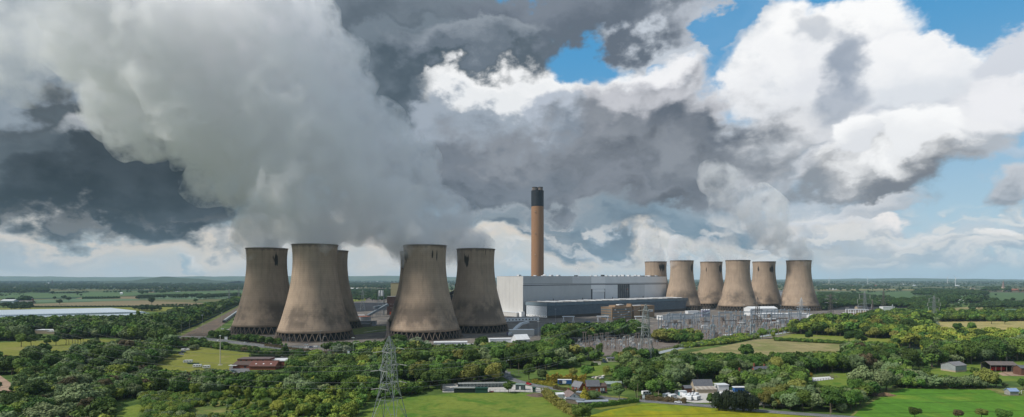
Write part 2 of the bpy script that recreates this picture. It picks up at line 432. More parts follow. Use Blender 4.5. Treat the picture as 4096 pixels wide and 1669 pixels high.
# ------------------------------------------------------------------ the land
def field_material(name, c1, c2, c3=None, big=0.012, fine=0.25, rows=None, patch=(0.45, 0.62)):
    """crop or grass: two tones in drifts, a third in patches, fine tufts, optional drill rows (angle, spacing)"""
    m = bpy.data.materials.new(name); m.use_nodes = True; nt = m.node_tree; bs = nt.nodes['Principled BSDF']
    bs.inputs['Roughness'].default_value = 0.95; bs.inputs['Specular IOR Level'].default_value = 0.1
    pos = NN(nt, 'ShaderNodeNewGeometry').outputs['Position']
    n1 = NN(nt, 'ShaderNodeTexNoise', {'Vector': pos, 'Scale': big, 'Detail': 8.0, 'Roughness': 0.62}).outputs[0]
    n2 = NN(nt, 'ShaderNodeTexNoise', {'Vector': pos, 'Scale': fine, 'Detail': 4.0, 'Roughness': 0.7}).outputs[0]
    c = MIX(nt, MR(nt, n1, 0.36, 0.64), c1, c2)
    if c3:
        n3 = NN(nt, 'ShaderNodeTexNoise', {'Vector': pos, 'Scale': big * 2.7, 'Detail': 6.0, 'Roughness': 0.6, 'Distortion': 0.6}).outputs[0]
        c = MIX(nt, MR(nt, n3, patch[0], patch[1]), c, c3)
    if rows:
        ang, sp, amt = rows
        r = NN(nt, 'ShaderNodeMapping', {0: pos, 'Rotation': (0, 0, math.radians(ang)), 'Scale': (1 / sp, 0.004, 1)}).outputs[0]
        w = NN(nt, 'ShaderNodeTexNoise', {'Vector': r, 'Scale': 1.0, 'Detail': 3.0, 'Roughness': 0.7}).outputs[0]
        c = MIX(nt, MR(nt, w, 0.3, 0.7, 0.0, amt), c, tuple(0.55 * v for v in c1))
        # tractor tramlines
        t = NN(nt, 'ShaderNodeMapping', {0: pos, 'Rotation': (0, 0, math.radians(ang))}).outputs[0]
        tx = NN(nt, 'ShaderNodeSeparateXYZ', {0: t}).outputs[0]
        wob = MA(nt, 'MULTIPLY', MA(nt, 'SUBTRACT', n1, 0.5), 9.0)
        fr_ = MA(nt, 'ABSOLUTE', MA(nt, 'SUBTRACT', MA(nt, 'FRACT', MA(nt, 'DIVIDE', MA(nt, 'ADD', tx, wob), 24.0)), 0.5))
        c = MIX(nt, MR(nt, fr_, 0.03, 0.06, 0.55, 0.0), c, tuple(0.42 * v for v in c1))
    hs = NN(nt, 'ShaderNodeHueSaturation', {'Color': c, 'Value': MR(nt, n2, 0.2, 0.8, 0.72, 1.28, smooth=False)})
    nt.links.new(hs.outputs[0], bs.inputs['Base Color'])
    b = NN(nt, 'ShaderNodeBump', {'Height': n2, 'Strength': 0.5, 'Distance': 0.5})
    nt.links.new(b.outputs[0], bs.inputs['Normal'])
    MATS[name] = m; return m

def ground_material():
    m = bpy.data.materials.new('open_country'); m.use_nodes = True; nt = m.node_tree; bs = nt.nodes['Principled BSDF']
    bs.inputs['Roughness'].default_value = 0.95; bs.inputs['Specular IOR Level'].default_value = 0.1
    pos = NN(nt, 'ShaderNodeNewGeometry').outputs['Position']
    mp = NN(nt, 'ShaderNodeMapping', {0: pos, 'Rotation': (0, 0, 0.35), 'Scale': (1 / 420, 1 / 300, 0)}).outputs[0]
    vo = NN(nt, 'ShaderNodeTexVoronoi', {'Vector': mp, 'Scale': 1.0, 'Randomness': 0.8}, feature='F1')
    cell = NN(nt, 'ShaderNodeSeparateColor', {0: vo.outputs['Color']})
    ra = nt.nodes.new('ShaderNodeValToRGB'); nt.links.new(cell.outputs[0], ra.inputs[0])
    cr = ra.color_ramp; cr.interpolation = 'CONSTANT'
    cols = [(0.036, 0.072, 0.040), (0.055, 0.095, 0.04), (0.03, 0.062, 0.038), (0.12, 0.12, 0.055), (0.045, 0.085, 0.036), (0.095, 0.085, 0.06), (0.075, 0.115, 0.036)]
    for i, c in enumerate(cols):
        e = cr.elements[0] if i == 0 else cr.elements[1] if i == 1 else cr.elements.new(0.5)
        e.position = i / len(cols); e.color = (*c, 1)
    far = ra.outputs[0]
    n1 = NN(nt, 'ShaderNodeTexNoise', {'Vector': pos, 'Scale': 0.03, 'Detail': 9.0, 'Roughness': 0.62}).outputs[0]
    near = MIX(nt, MR(nt, n1, 0.35, 0.65), (0.045, 0.085, 0.02), (0.10, 0.15, 0.035))
    n3 = NN(nt, 'ShaderNodeTexNoise', {'Vector': pos, 'Scale': 0.09, 'Detail': 5.0}).outputs[0]
    near = MIX(nt, MR(nt, n3, 0.56, 0.70, 0.0, 0.7), near, (0.19, 0.185, 0.06))
    y = NN(nt, 'ShaderNodeSeparateXYZ', {0: pos}).outputs[1]
    c = MIX(nt, MR(nt, y, 1500, 1900), near, far)
    hs = NN(nt, 'ShaderNodeHueSaturation', {'Color': c, 'Value': MR(nt, n1, 0.2, 0.8, 0.75, 1.25, smooth=False)})
    nt.links.new(hs.outputs[0], bs.inputs['Base Color'])
    MATS['open_country'] = m; return m

gm = MB()
xs = [-16000, -6000, -2500, -1000, 0, 1000, 2500, 6000, 16000]; ys = [-400, 150, 600, 1500, 4000, 9000, 15000]
gm.add([(x, y, 0) for y in ys for x in xs], [(j*9+i, j*9+i+1, (j+1)*9+i+1, (j+1)*9+i) for j in range(6) for i in range(8)])
struct(gm.build('ground', ground_material()))

def sheet(name, pts, mat, z, px=True):
    P = [G(*p) for p in pts] if px else [Vector((*p, 0)) for p in pts]
    o = MB().add([(p.x, p.y, z) for p in P], [tuple(range(len(P)))]).build(name, mat, fix=False)
    if o.data.polygons[0].normal.z < 0:
        o.data.flip_normals()
    return struct(o)

def strip(name, pts, w, mat, z, px=True, sub=1):
    """a band of width w metres along photo points"""
    P = [G(*p) for p in pts] if px else [Vector((*p, 0)) for p in pts]
    Q = []
    for k in range(len(P) - 1):
        p0, p1, p2, p3 = P[max(k-1, 0)], P[k], P[k+1], P[min(k+2, len(P)-1)]
        for t in [i / 6 for i in range(6)]:
            Q.append(0.5 * ((2*p1) + (p2-p0)*t + (2*p0-5*p1+4*p2-p3)*t*t + (3*p1-p0-3*p2+p3)*t**3))
    Q.append(P[-1])
    mb = MB(); v = []
    for k, p in enumerate(Q):
        d = (Q[min(k+1, len(Q)-1)] - Q[max(k-1, 0)]).normalized(); n = Vector((-d.y, d.x, 0))
        v += [p + n * w/2 + Vector((0, 0, z)), p - n * w/2 + Vector((0, 0, z))]
    mb.add(v, [(2*k+1, 2*k+3, 2*k+2, 2*k) for k in range(len(Q)-1)])
    o = mb.build(name, mat, fix=False)
    return struct(o), Q

gr = field_material('camp_grass', (0.15, 0.165, 0.032), (0.19, 0.195, 0.04), (0.23, 0.20, 0.08), patch=(0.56, 0.72))
meadow = field_material('meadow', (0.105, 0.165, 0.025), (0.16, 0.20, 0.035), (0.075, 0.15, 0.02), big=0.02, patch=(0.5, 0.64))
bright = field_material('young_crop', (0.085, 0.205, 0.022), (0.115, 0.235, 0.022), (0.165, 0.245, 0.03), big=0.010, rows=(86, 9.0, 0.45), patch=(0.52, 0.7))
rape = field_material('yellow_crop', (0.22, 0.25, 0.018), (0.30, 0.27, 0.012), (0.17, 0.23, 0.02), big=0.014, rows=(84, 10.0, 0.45), patch=(0.5, 0.64))
ripe = field_material('ripening_field', (0.25, 0.22, 0.10), (0.32, 0.27, 0.13), (0.19, 0.20, 0.07), big=0.010, rows=(80, 14.0, 0.35))
soil = field_material('bare_soil', (0.33, 0.235, 0.165), (0.39, 0.28, 0.20), (0.28, 0.20, 0.15), rows=(30, 4.0, 0.3))
dull = field_material('dull_green_crop', (0.075, 0.13, 0.055), (0.095, 0.15, 0.06), rows=(75, 24.0, 0.3))
bluec = field_material('blue_green_crop', (0.10, 0.165, 0.095), (0.13, 0.19, 0.11), rows=(60, 20.0, 0.3))
straw = field_material('straw_field', (0.20, 0.165, 0.095), (0.235, 0.19, 0.11), rows=(75, 24.0, 0.3))
limeg = field_material('lime_pasture', (0.145, 0.19, 0.03), (0.185, 0.215, 0.035), (0.20, 0.20, 0.06), big=0.02)
rough_g = field_material('rough_grass', (0.075, 0.12, 0.028), (0.12, 0.15, 0.04), (0.20, 0.19, 0.065), big=0.04)
yard = field_material('yard_surface', (0.105, 0.095, 0.09), (0.15, 0.135, 0.12), (0.20, 0.175, 0.15), big=0.02, fine=0.5)
gravel = field_material('gravel', (0.13, 0.108, 0.095), (0.165, 0.14, 0.122), (0.20, 0.17, 0.15), big=0.05, fine=0.9)
concrete = field_material('concrete_yard', (0.42, 0.40, 0.37), (0.48, 0.46, 0.43), big=0.05, fine=0.8)
coal = field_material('coal_stock', (0.025, 0.027, 0.032), (0.045, 0.046, 0.052), big=0.02)
asphalt = field_material('asphalt', (0.13, 0.135, 0.14), (0.165, 0.17, 0.175), big=0.05, fine=1.2)
pale_road = field_material('pale_concrete_road', (0.27, 0.30, 0.32), (0.32, 0.34, 0.355), big=0.05, fine=1.0)
ballast = field_material('ballast', (0.105, 0.09, 0.078), (0.15, 0.125, 0.105), (0.20, 0.145, 0.10), big=0.03, fine=0.6)
white_line = material('road_paint', (0.72, 0.72, 0.70), scale=2.0, rough=0.7)
rust = material('rail_steel', (0.16, 0.11, 0.08), scale=0.5, rough=0.6)

# power station ground first, then the fields
sheet('power_station_yard', [(880, 1345), (955, 1280), (1005, 1235), (1400, 1188), (2000, 1182), (3450, 1225), (3560, 1262), (3480, 1288), (3280, 1302), (2600, 1345), (2150, 1385), (1400, 1415), (1050, 1382)], yard, 0.03)
sheet('coal_yard', [(1395, 1250), (1570, 1240), (1570, 1211), (1400, 1211)], coal, 0.06)
sheet('grass_patch', [(1402, 1342), (1570, 1322), (1560, 1302), (1400, 1312)], rough_g, 0.06)
sheet('coal_yard', [(3390, 1240), (3640, 1232), (3640, 1222), (3400, 1226)], coal, 0.06)
sheet('substation_yard', [(2225, 1388), (2380, 1360), (2730, 1340), (2770, 1362), (2700, 1392), (2430, 1428), (2370, 1425)], gravel, 0.09)
sheet('switchyard', [(2570, 1345), (2620, 1298), (2900, 1266), (3300, 1258), (3350, 1285), (3160, 1345), (2920, 1372), (2770, 1385), (2700, 1372)], gravel, 0.07)
sheet('grass_bank', [(2360, 1428), (2430, 1424), (2700, 1388), (2920, 1360), (3120, 1330), (3160, 1318), (3170, 1335), (3040, 1352), (2640, 1416), (2380, 1452)], rough_g, 0.11)
sheet('camping_field', [(540, 1502), (580, 1472), (654, 1442), (690, 1419), (754, 1387), (797, 1388), (882, 1400), (1012, 1415), (1004, 1448), (925, 1464), (915, 1512), (760, 1512)], gr, 0.05)
sheet('park_lawn', [(-260, 1452), (-260, 1384), (300, 1356), (600, 1362), (650, 1396), (250, 1418)], gr, 0.05)
sheet('ploughed_field', [(-380, 1640), (-380, 1490), (0, 1502), (48, 1536), (66, 1562), (0, 1578)], soil, 0.05)
sheet('grass_ride', [(440, 1720), (470, 1655), (505, 1630), (548, 1618), (570, 1622), (556, 1650), (540, 1690), (525, 1720)], meadow, 0.04)
sheet('scrub_clearing', [(640, 1720), (760, 1610), (950, 1590), (1100, 1640), (1060, 1720)], rough_g, 0.04)
sheet('meadow', [(1380, 1740), (1470, 1636), (1620, 1592), (1830, 1572), (2170, 1572), (2190, 1600), (2260, 1640), (2380, 1700), (2380, 1760)], meadow, 0.05)
sheet('crop_field', [(2390, 1702), (2330, 1672), (2440, 1640), (2570, 1616), (2620, 1613), (3100, 1656), (3350, 1674), (3560, 1694), (3560, 1800), (2390, 1800)], rape, 0.05)
sheet('field_margin', [(3300, 1720), (3395, 1668), (3480, 1600), (3560, 1548), (4400, 1548), (4400, 1800), (3300, 1800)], rough_g, 0.05)
sheet('young_crop_field', [(3385, 1690), (3440, 1640), (3540, 1578), (3620, 1555), (3960, 1560), (4010, 1585), (4400, 1588), (4400, 1790), (3400, 1790)], bright, 0.09)
sheet('tan_field', [(2690, 1437), (2770, 1408), (3060, 1352), (3250, 1361), (3570, 1377), (3520, 1402), (3300, 1414), (3100, 1424), (2850, 1440)], ripe, 0.05)
sheet('lime_pasture', [(3095, 1352), (3180, 1334), (3560, 1355), (3600, 1374), (3450, 1369), (3250, 1359)], limeg, 0.08)
sheet('ripe_field', [(3715, 1284), (4500, 1282), (4500, 1338), (3900, 1336), (3730, 1316)], field_material('ripe_corn', (0.36, 0.30, 0.12), (0.42, 0.34, 0.14), (0.30, 0.27, 0.10), big=0.010, rows=(80, 14.0, 0.25)), 0.05)
sheet('blue_green_field', [(3870, 1262), (3985, 1237), (4500, 1230), (4500, 1262), (4000, 1264)], bluec, 0.05)
sheet('straw_field', [(3745, 1238), (3935, 1222), (3930, 1240), (3860, 1249), (3740, 1245)], ripe, 0.05)
sheet('green_field', [(3250, 1166), (3640, 1166), (4500, 1176), (4500, 1206), (3900, 1200), (3560, 1194), (3240, 1176)], dull, 0.06)
sheet('paddock', [(3690, 1486), (3800, 1466), (4400, 1430), (4400, 1526), (3900, 1526), (3720, 1505)], meadow, 0.05)
sheet('farmyard', [(3990, 1494), (4030, 1484), (4120, 1488), (4130, 1506), (4010, 1504)], soil, 0.09)
sheet('paddock', [(3190, 1545), (3250, 1500), (3400, 1492), (3430, 1530), (3330, 1560)], meadow, 0.05)
sheet('lawn', [(2170, 1510), (2200, 1483), (2290, 1468), (2450, 1462), (2500, 1478), (2400, 1508), (2290, 1512)], meadow, 0.05)
sheet('garden', [(2330, 1622), (2330, 1580), (2480, 1585), (2565, 1600), (2540, 1622), (2400, 1640)], gr, 0.05)
sheet('storage_yard', [(1770, 1570), (1770, 1535), (2090, 1540), (2175, 1556), (2165, 1572), (2090, 1568)], concrete, 0.07)
sheet('caravan_yard', [(2690, 1600), (2700, 1560), (2980, 1560), (3150, 1590), (3140, 1630), (2900, 1610), (2780, 1612)], concrete, 0.05)
sheet('car_park', [(1030, 1448), (1000, 1436), (1120, 1424), (1225, 1440), (1200, 1462)], asphalt, 0.09)
sheet('club_drive', [(915, 1490), (918, 1468), (945, 1461), (1000, 1460), (1000, 1500)], asphalt, 0.09)
# fields on the plain beyond
for nm, pts, m_ in (
    ('green_field', [(-400, 1177), (200, 1166), (520, 1171), (990, 1160), (970, 1176), (560, 1186), (300, 1189), (-400, 1206)], dull),
    ('brown_field', [(330, 1190), (560, 1183), (560, 1196), (300, 1195)], straw),
    ('brown_field', [(195, 1170), (330, 1167), (330, 1173), (195, 1174)], straw),
    ('dark_green_field', [(120, 1202), (300, 1196), (560, 1197), (560, 1201), (130, 1211)], bluec),
    ('straw_field', [(90, 1218), (300, 1210), (560, 1203), (845, 1213), (832, 1223), (90, 1228)], straw),
    ('pasture', [(-400, 1238), (120, 1231), (830, 1229), (830, 1245), (760, 1252), (560, 1246), (0, 1247)], gr),
    ('green_field', [(545, 1190), (940, 1171), (985, 1181), (900, 1196), (800, 1198), (560, 1199)], bluec),
    ('yellow_field', [(545, 1180), (740, 1175), (800, 1178), (560, 1185)], ripe),
    ('pale_field', [(1400, 1142), (1590, 1142), (1590, 1146), (1400, 1146)], ripe),
    ('green_field', [(1410, 1189), (1470, 1189), (1460, 1205), (1400, 1208)], limeg),
    ('yellow_field', [(3280, 1158), (3700, 1156), (3690, 1160), (3280, 1163)], ripe),
): sheet(nm, pts, m_, 0.12)
sheet('flooded_ditch', [(3600, 1400), (3640, 1385), (3700, 1386), (3690, 1396)], material('dark_water', (0.02, 0.03, 0.03), rough=0.15), 0.08)

# roads
main_road, MAIN_Q = strip('main_road', [(560, 1336), (690, 1346), (830, 1357), (1000, 1378), (1180, 1400), (1330, 1421), (1500, 1440), (1650, 1482), (1850, 1488), (2028, 1490)], 15.0, asphalt, 0.14)
lane, LANE_Q = strip('lane', [(3560, 1686), (3350, 1667), (3100, 1649), (2800, 1622), (2560, 1604), (2420, 1592), (2290, 1567), (2190, 1551), (2110, 1536), (2050, 1518), (2026, 1503), (2024, 1488)], 7.0, asphalt, 0.17)
site_road, SITE_Q = strip('service_road', [(2620, 1416), (2720, 1393), (2880, 1368), (3040, 1347), (3150, 1330)], 8.0, pale_road, 0.16)
strip('grass_verge', [(2600, 1426), (2720, 1402), (2880, 1375), (3040, 1354)], 9.0, rough_g, 0.13)
strip('access_track', [(1210, 1700), (1260, 1650), (1330, 1612), (1400, 1596)], 4.0, asphalt, 0.1)
strip('yard_road', [(2080, 1365), (2130, 1335), (2170, 1310), (2200, 1296)], 12.0, asphalt, 0.1)
strip('site_track', [(1050, 1388), (1250, 1388), (1420, 1392)], 16.0, asphalt, 0.08)
strip('concrete_track', [(1455, 1330), (1510, 1322), (1560, 1318)], 3.0, concrete, 0.1)
# painted lines: each dash a piece of its road
def dashes(Q, off, length, gap, w, z, parent, z0):
    acc = 0.0; nxt = 0.0; n = 0; me = MB().box(-length/2, length/2, -w/2, w/2, 0, 0.003).mesh('line_dash', white_line)
    for a, b in zip(Q, Q[1:]):
        L = (b - a).length; d = (b - a).normalized(); nn = Vector((-d.y, d.x, 0))
        while nxt < acc + L:
            p = a + d * (nxt - acc) + nn * off
            if abs(p.x) < p.y * 0.93 and n < 90:
                o = link('line_dash', me, parent); o.location = (p.x, p.y, z); o.rotation_euler = (0, 0, math.atan2(d.y, d.x)); n += 1
            nxt += length + gap
        acc += L
dashes(MAIN_Q[6:], 0.0, 5.0, 6.0, 0.25, 0.146, main_road, 0.14)
dashes(LANE_Q, 0.0, 3.0, 6.0, 0.16, 0.176, lane, 0.17)
def kerb(Q, off, name, parent, mat, w=0.22, h=0.12, z=0.14):
    mb = MB()
    for a, b in zip(Q, Q[1:]):
        d = (b - a).normalized(); nn = Vector((-d.y, d.x, 0)) * off
        mb.bar(a + nn + Vector((0, 0, z + h/2)), b + nn + Vector((0, 0, z + h/2)), w, h)
    return mb.build(name, mat, parent)
stone = material('kerb_stone', (0.36, 0.35, 0.33), scale=1.5)
kerb(MAIN_Q, 7.6, 'kerb', main_road, stone); kerb(MAIN_Q, -7.6, 'kerb', main_road, stone)
kerb(LANE_Q, 3.6, 'kerb', lane, stone, z=0.17)

# railway: ballast bed and rails, running away past the towers
rb, RAIL_Q = strip('railway_bed', [(742, 1366), (765, 1352), (800, 1330), (880, 1282), (950, 1236), (985, 1212), (1000, 1200)], 30.0, ballast, 0.18)
for off in (-10.5, -9.0, -6.0, -4.5, -1.5, 0, 3.5, 5.0, 8.0, 9.5):
    kerb(RAIL_Q, off, 'rail', rb, rust, w=0.18, h=0.16, z=0.18)
strip('embankment_grass', [(716, 1340), (790, 1305), (880, 1262), (960, 1220)], 11.0, rough_g, 0.2)

# hills on the skyline
def ridge(name, pts, depth, mat, back=1500):
    P = [A(px, d, max(0, EYE - (py - CY) * d / F)) for px, py, d in pts]
    mb = MB(); v = []
    for p in P:
        v += [(p.x, p.y - depth, -1.0), (p.x, p.y - depth * 0.45, p.z * 0.62), (p.x, p.y, p.z), (p.x * 1.05, p.y + back, -1.0)]
    n = len(P)
    mb.add(v, [(4*i+k, 4*(i+1)+k, 4*(i+1)+k+1, 4*i+k+1) for i in range(n-1) for k in range(3)])
    return struct(mb.build(name, mat, smooth=True))
hillm = material('hill_country', (0.05, 0.085, 0.05), (0.085, 0.115, 0.06), scale=0.002, coord='World', detail=8.0)
rr = random.Random(3)
ridge('hills', [(x, 1104.5 + 4 * math.sin(x / 310.0) + rr.uniform(-1.5, 1.5) + max(0, x - 900) * 0.006, 13200) for x in range(-700, 2400, 60)], 1400, hillm)
ridge('hills', [(x, 1119 + 3 * math.sin(x / 210.0) + rr.uniform(-1, 1) - max(0, (3250 - abs(x - 3250)) * 0.0008), 13600) for x in range(2300, 5000, 70)], 1200, hillm)
ridge('wooded_hill', [(x, 1124 - 17.5 * math.exp(-((x - 660) / 85.0) ** 2) - 7 * math.exp(-((x - 790) / 60.0) ** 2) + rr.uniform(-0.6, 0.6), 7200) for x in range(440, 960, 14)], 700, material('wood_hill', (0.022, 0.045, 0.02), (0.04, 0.07, 0.03), scale=0.01, coord='World'), back=600)

# ------------------------------------------------------------------ cooling towers
def tower_material(name, stain_angles, dirt):
    m = bpy.data.materials.new(name); m.use_nodes = True; nt = m.node_tree; bs = nt.nodes['Principled BSDF']
    bs.inputs['Roughness'].default_value = 0.92; bs.inputs['Specular IOR Level'].default_value = 0.15
    tc = NN(nt, 'ShaderNodeTexCoord'); ob = tc.outputs['Object']
    sx, sy, sz = NN(nt, 'ShaderNodeSeparateXYZ', {0: ob}).outputs
    ang = MA(nt, 'ARCTAN2', sy, sx)
    off = NN(nt, 'ShaderNodeVectorMath', {0: ob, 1: (dirt * 91.0, dirt * 37.0, dirt * 13.0)}, operation='ADD').outputs[0]
    n1 = NN(nt, 'ShaderNodeTexNoise', {'Vector': off, 'Scale': 0.045, 'Detail': 8.0, 'Roughness': 0.65}).outputs[0]
    st = NN(nt, 'ShaderNodeVectorMath', {0: off, 1: (0.25, 0.25, 0.02)}, operation='MULTIPLY').outputs[0]
    n2 = NN(nt, 'ShaderNodeTexNoise', {'Vector': st, 'Scale': 1.0, 'Detail': 6.0, 'Roughness': 0.7}).outputs[0]   # run-off streaks
    c = MIX(nt, MR(nt, n1, 0.35, 0.65), (0.40, 0.302, 0.220), (0.335, 0.255, 0.188))
    c = MIX(nt, MR(nt, n2, 0.42, 0.72, 0.0, 0.5), c, (0.20, 0.155, 0.118))
    # lift rings and ribs of the shuttering
    ring = MA(nt, 'ABSOLUTE', MA(nt, 'SUBTRACT', MA(nt, 'FRACT', MA(nt, 'DIVIDE', sz, 2.4)), 0.5))
    rib = MA(nt, 'ABSOLUTE', MA(nt, 'SUBTRACT', MA(nt, 'FRACT', MA(nt, 'MULTIPLY', ang, 84 / (2 * math.pi))), 0.5))
    lines = MA(nt, 'MAXIMUM', MR(nt, ring, 0.40, 0.49), MR(nt, rib, 0.42, 0.49, 0.0, 0.6))
    c = MIX(nt, MA(nt, 'MULTIPLY', lines, 0.24), c, (0.10, 0.08, 0.062))
    # alternate lifts cast from slightly different concrete
    lift = NN(nt, 'ShaderNodeTexWhiteNoise', {1: MA(nt, 'FLOOR', MA(nt, 'DIVIDE', sz, 7.2))}, noise_dimensions='1D').outputs[0]
    c = NN(nt, 'ShaderNodeHueSaturation', {'Color': c, 'Value': MR(nt, lift, 0, 1, 0.95, 1.05, smooth=False)}).outputs[0]
    # grime: lower third and a rim band
    low = MR(nt, MA(nt, 'ABSOLUTE', MA(nt, 'SUBTRACT', sz, 28.0)), 6.0, 24.0, 1.0, 0.0)
    n3 = NN(nt, 'ShaderNodeTexNoise', {'Vector': off, 'Scale': 0.03, 'Detail': 5.0, 'Roughness': 0.6}).outputs[0]
    g = MA(nt, 'MULTIPLY', low, MR(nt, n3, 0.41, 0.60))
    c = MIX(nt, MA(nt, 'MULTIPLY', g, 0.7), c, (0.085, 0.07, 0.058))
    rim = MR(nt, MA(nt, 'ADD', sz, MA(nt, 'MULTIPLY', n2, 9.0)), 114.0, 118.0, 0.0, 0.6)
    c = MIX(nt, rim, c, (0.085, 0.065, 0.05))
    # black soot where steam spilled over
    if stain_angles:
        tot = None
        drip = NN(nt, 'ShaderNodeVectorMath', {0: off, 1: (0.55, 0.55, 0.05)}, operation='MULTIPLY').outputs[0]
        n4 = NN(nt, 'ShaderNodeTexNoise', {'Vector': drip, 'Scale': 1.0, 'Detail': 4.0, 'Roughness': 0.6}).outputs[0]
        for a_, zc, ra, rz in stain_angles:
            da = MA(nt, 'DIVIDE', MA(nt, 'SUBTRACT', ang, a_), ra)
            dz = MA(nt, 'DIVIDE', MA(nt, 'SUBTRACT', sz, zc), rz)
            l = MA(nt, 'SQRT', MA(nt, 'ADD', MA(nt, 'MULTIPLY', da, da), MA(nt, 'MULTIPLY', dz, dz)))
            k = MR(nt, MA(nt, 'ADD', MA(nt, 'SUBTRACT', 1.0, l), MA(nt, 'MULTIPLY', MA(nt, 'SUBTRACT', n4, 0.5), 2.2)), 0.1, 0.4)
            tot = k if tot is None else MA(nt, 'MAXIMUM', tot, k)
        c = MIX(nt, MA(nt, 'MULTIPLY', tot, 0.92), c, (0.016, 0.014, 0.013))
    nt.links.new(c, bs.inputs['Base Color'])
    b = NN(nt, 'ShaderNodeBump', {'Height': MA(nt, 'SUBTRACT', n1, MA(nt, 'MULTIPLY', lines, 0.6)), 'Strength': 0.35, 'Distance': 0.3})
    nt.links.new(b.outputs[0], bs.inputs['Normal'])
    return m

TPROF = [(9.6, 44.0), (13, 42.7), (18, 40.9), (25, 38.5), (33, 36.2), (41, 34.0), (48, 32.2), (56, 30.3), (63, 28.9), (70, 27.7), (78, 26.8), (86, 26.1), (94, 25.8), (101, 25.85), (107, 26.2), (112, 26.7), (114, 27.0)]
shell_out = MB().lathe(TPROF, 84)
inner = [(z, r - (0.9 if z < 12 else 0.55)) for z, r in TPROF]
n_ = 84
rings = len(TPROF)
shell_out.add([(r*math.cos(2*math.pi*i/n_), r*math.sin(2*math.pi*i/n_), z) for z, r in inner for i in range(n_)],
              [(k*n_+i, (k+1)*n_+i, (k+1)*n_+(i+1) % n_, k*n_+(i+1) % n_) for k in range(rings-1) for i in range(n_)])
o_ = rings * n_
shell_out.f += [((rings-1)*n_+i, (rings-1)*n_+(i+1) % n_, o_+(rings-1)*n_+(i+1) % n_, o_+(rings-1)*n_+i) for i in range(n_)]
shell_out.f += [(i, o_+i, o_+(i+1) % n_, (i+1) % n_) for i in range(n_)]
shell_me = shell_out.mesh('shell', None, smooth=True)
dark_in = material('tower_packing', (0.012, 0.012, 0.013), scale=0.3)
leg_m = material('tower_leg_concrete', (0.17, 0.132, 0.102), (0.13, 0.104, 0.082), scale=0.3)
rim_m = material('tower_rim', (0.20, 0.155, 0.12), (0.12, 0.10, 0.08), scale=0.2)
NLEG = 40
leg_l = MB(); leg_r = MB()
da = math.pi / NLEG
pt = lambda a, r, z: Vector((r * math.cos(a), r * math.sin(a), z))
leg_l.bar(pt(-da, 46.6, 0), pt(0.0, 43.55, 9.9), 0.6, 0.7)
leg_r.bar(pt(da, 46.6, 0), pt(0.0, 43.55, 9.9), 0.6, 0.7)
leg_me = [leg_l.mesh('leg', leg_m), leg_r.mesh('leg', leg_m)]
basin_me = MB().lathe([(0, 48.2), (1.1, 48.2), (1.1, 47.4), (0.3, 47.4)], 72).mesh('basin_wall', leg_m)
pack_me = MB().lathe([(0.35, 44.9), (1.0, 43.2), (9.0, 41.0), (11.4, 40.2), (11.8, 0.1)], 40).mesh('packing', dark_in)
rim_me = MB().lathe([(113.6, 27.02), (113.6, 27.5), (114.5, 27.55), (114.5, 26.3), (113.9, 26.3)], 84).mesh('rim', rim_m, smooth=False)
dark_strip_me = None
def cooling_tower(px, d, label, stains, dirt, group):
    loc = A(px, d)
    t = thing('cooling_tower', loc, math.radians(dirt * 57 % 9), label, 'cooling tower', group)
    sm = tower_material('tower_shell', [(a, z, ra, rz) for a, z, ra, rz in stains], dirt)
    me = shell_me.copy(); me.materials.append(sm)
    link('shell', me, t); link('rim', rim_me, t); link('packing', pack_me, t); link('basin_wall', basin_me, t)
    for i in range(NLEG):
        for k in (0, 1):
            o = link('leg', leg_me[k], t); o.rotation_euler = (0, 0, 2 * math.pi * i / NLEG)
    return t
# stains are given as offsets (photo columns as share of the half width) on the side facing the camera
def face(px, share):
    """angle on the shell, seen from the camera, at a share of the half width (-1 left edge, 1 right edge)"""
    view = math.atan2(-1.0, -(px - CX) / F)
    return (view + math.asin(max(-0.98, min(0.98, share))) + math.pi) % (2 * math.pi) - math.pi
NEAR_T, FAR_T = 'near group of six cooling towers', 'far group of six cooling towers'
def ct(px, d, label, st, dirt, group):
    rz = math.radians(dirt * 57 % 9)
    cooling_tower(px, d, label, [(face(px, s) - rz, z, ra, rzz) for s, z, ra, rzz in st], dirt, group)
ct(1068, 790, 'brown cooling tower beside the white dome, soot stain high on its right', [(0.42, 98, 0.17, 9)], 1, NEAR_T)
ct(1260, 703, 'largest looking brown cooling tower, unstained at the rim, front of its trio', [], 2, NEAR_T)
ct(1318, 856, 'brown cooling tower mostly hidden behind the largest looking one', [], 3, NEAR_T)
ct(1671, 879, 'brown cooling tower showing only its left edge behind another tower', [(-0.85, 97, 0.22, 10)], 4, NEAR_T)
ct(1700, 719, 'brown cooling tower behind the lattice pylon with thin soot runs below its rim', [(-0.9, 101, 0.2, 10), (0.35, 104, 0.05, 7), (0.55, 103, 0.05, 9)], 5, NEAR_T)
ct(1903, 807, 'brown cooling tower next to the boiler house, soot stain high on its left', [(-0.50, 98, 0.22, 11), (0.5, 110, 0.02, 8)], 6, NEAR_T)
ct(2623, 1430, 'far cooling tower half hidden behind the white boiler house', [(0.62, 100, 0.5, 11)], 7, FAR_T)
ct(2727, 1345, 'far cooling tower standing at the right end of the boiler house', [(0.88, 98, 0.25, 13)], 8, FAR_T)
ct(2845, 1445, 'third cooling tower of the far group with soot on its right edge', [(0.85, 98, 0.3, 14), (-0.45, 95, 0.06, 6)], 9, FAR_T)
ct(2951, 1318, 'far cooling tower under the tallest thin steam column', [(0.95, 98, 0.12, 9)], 10, FAR_T)
ct(3056, 1428, 'far cooling tower without steam and with two soot stains', [(0.68, 96, 0.3, 11), (-0.5, 96, 0.13, 7)], 11, FAR_T)
ct(3195, 1330, 'rightmost of all the cooling towers with a clean shell', [], 12, FAR_T)

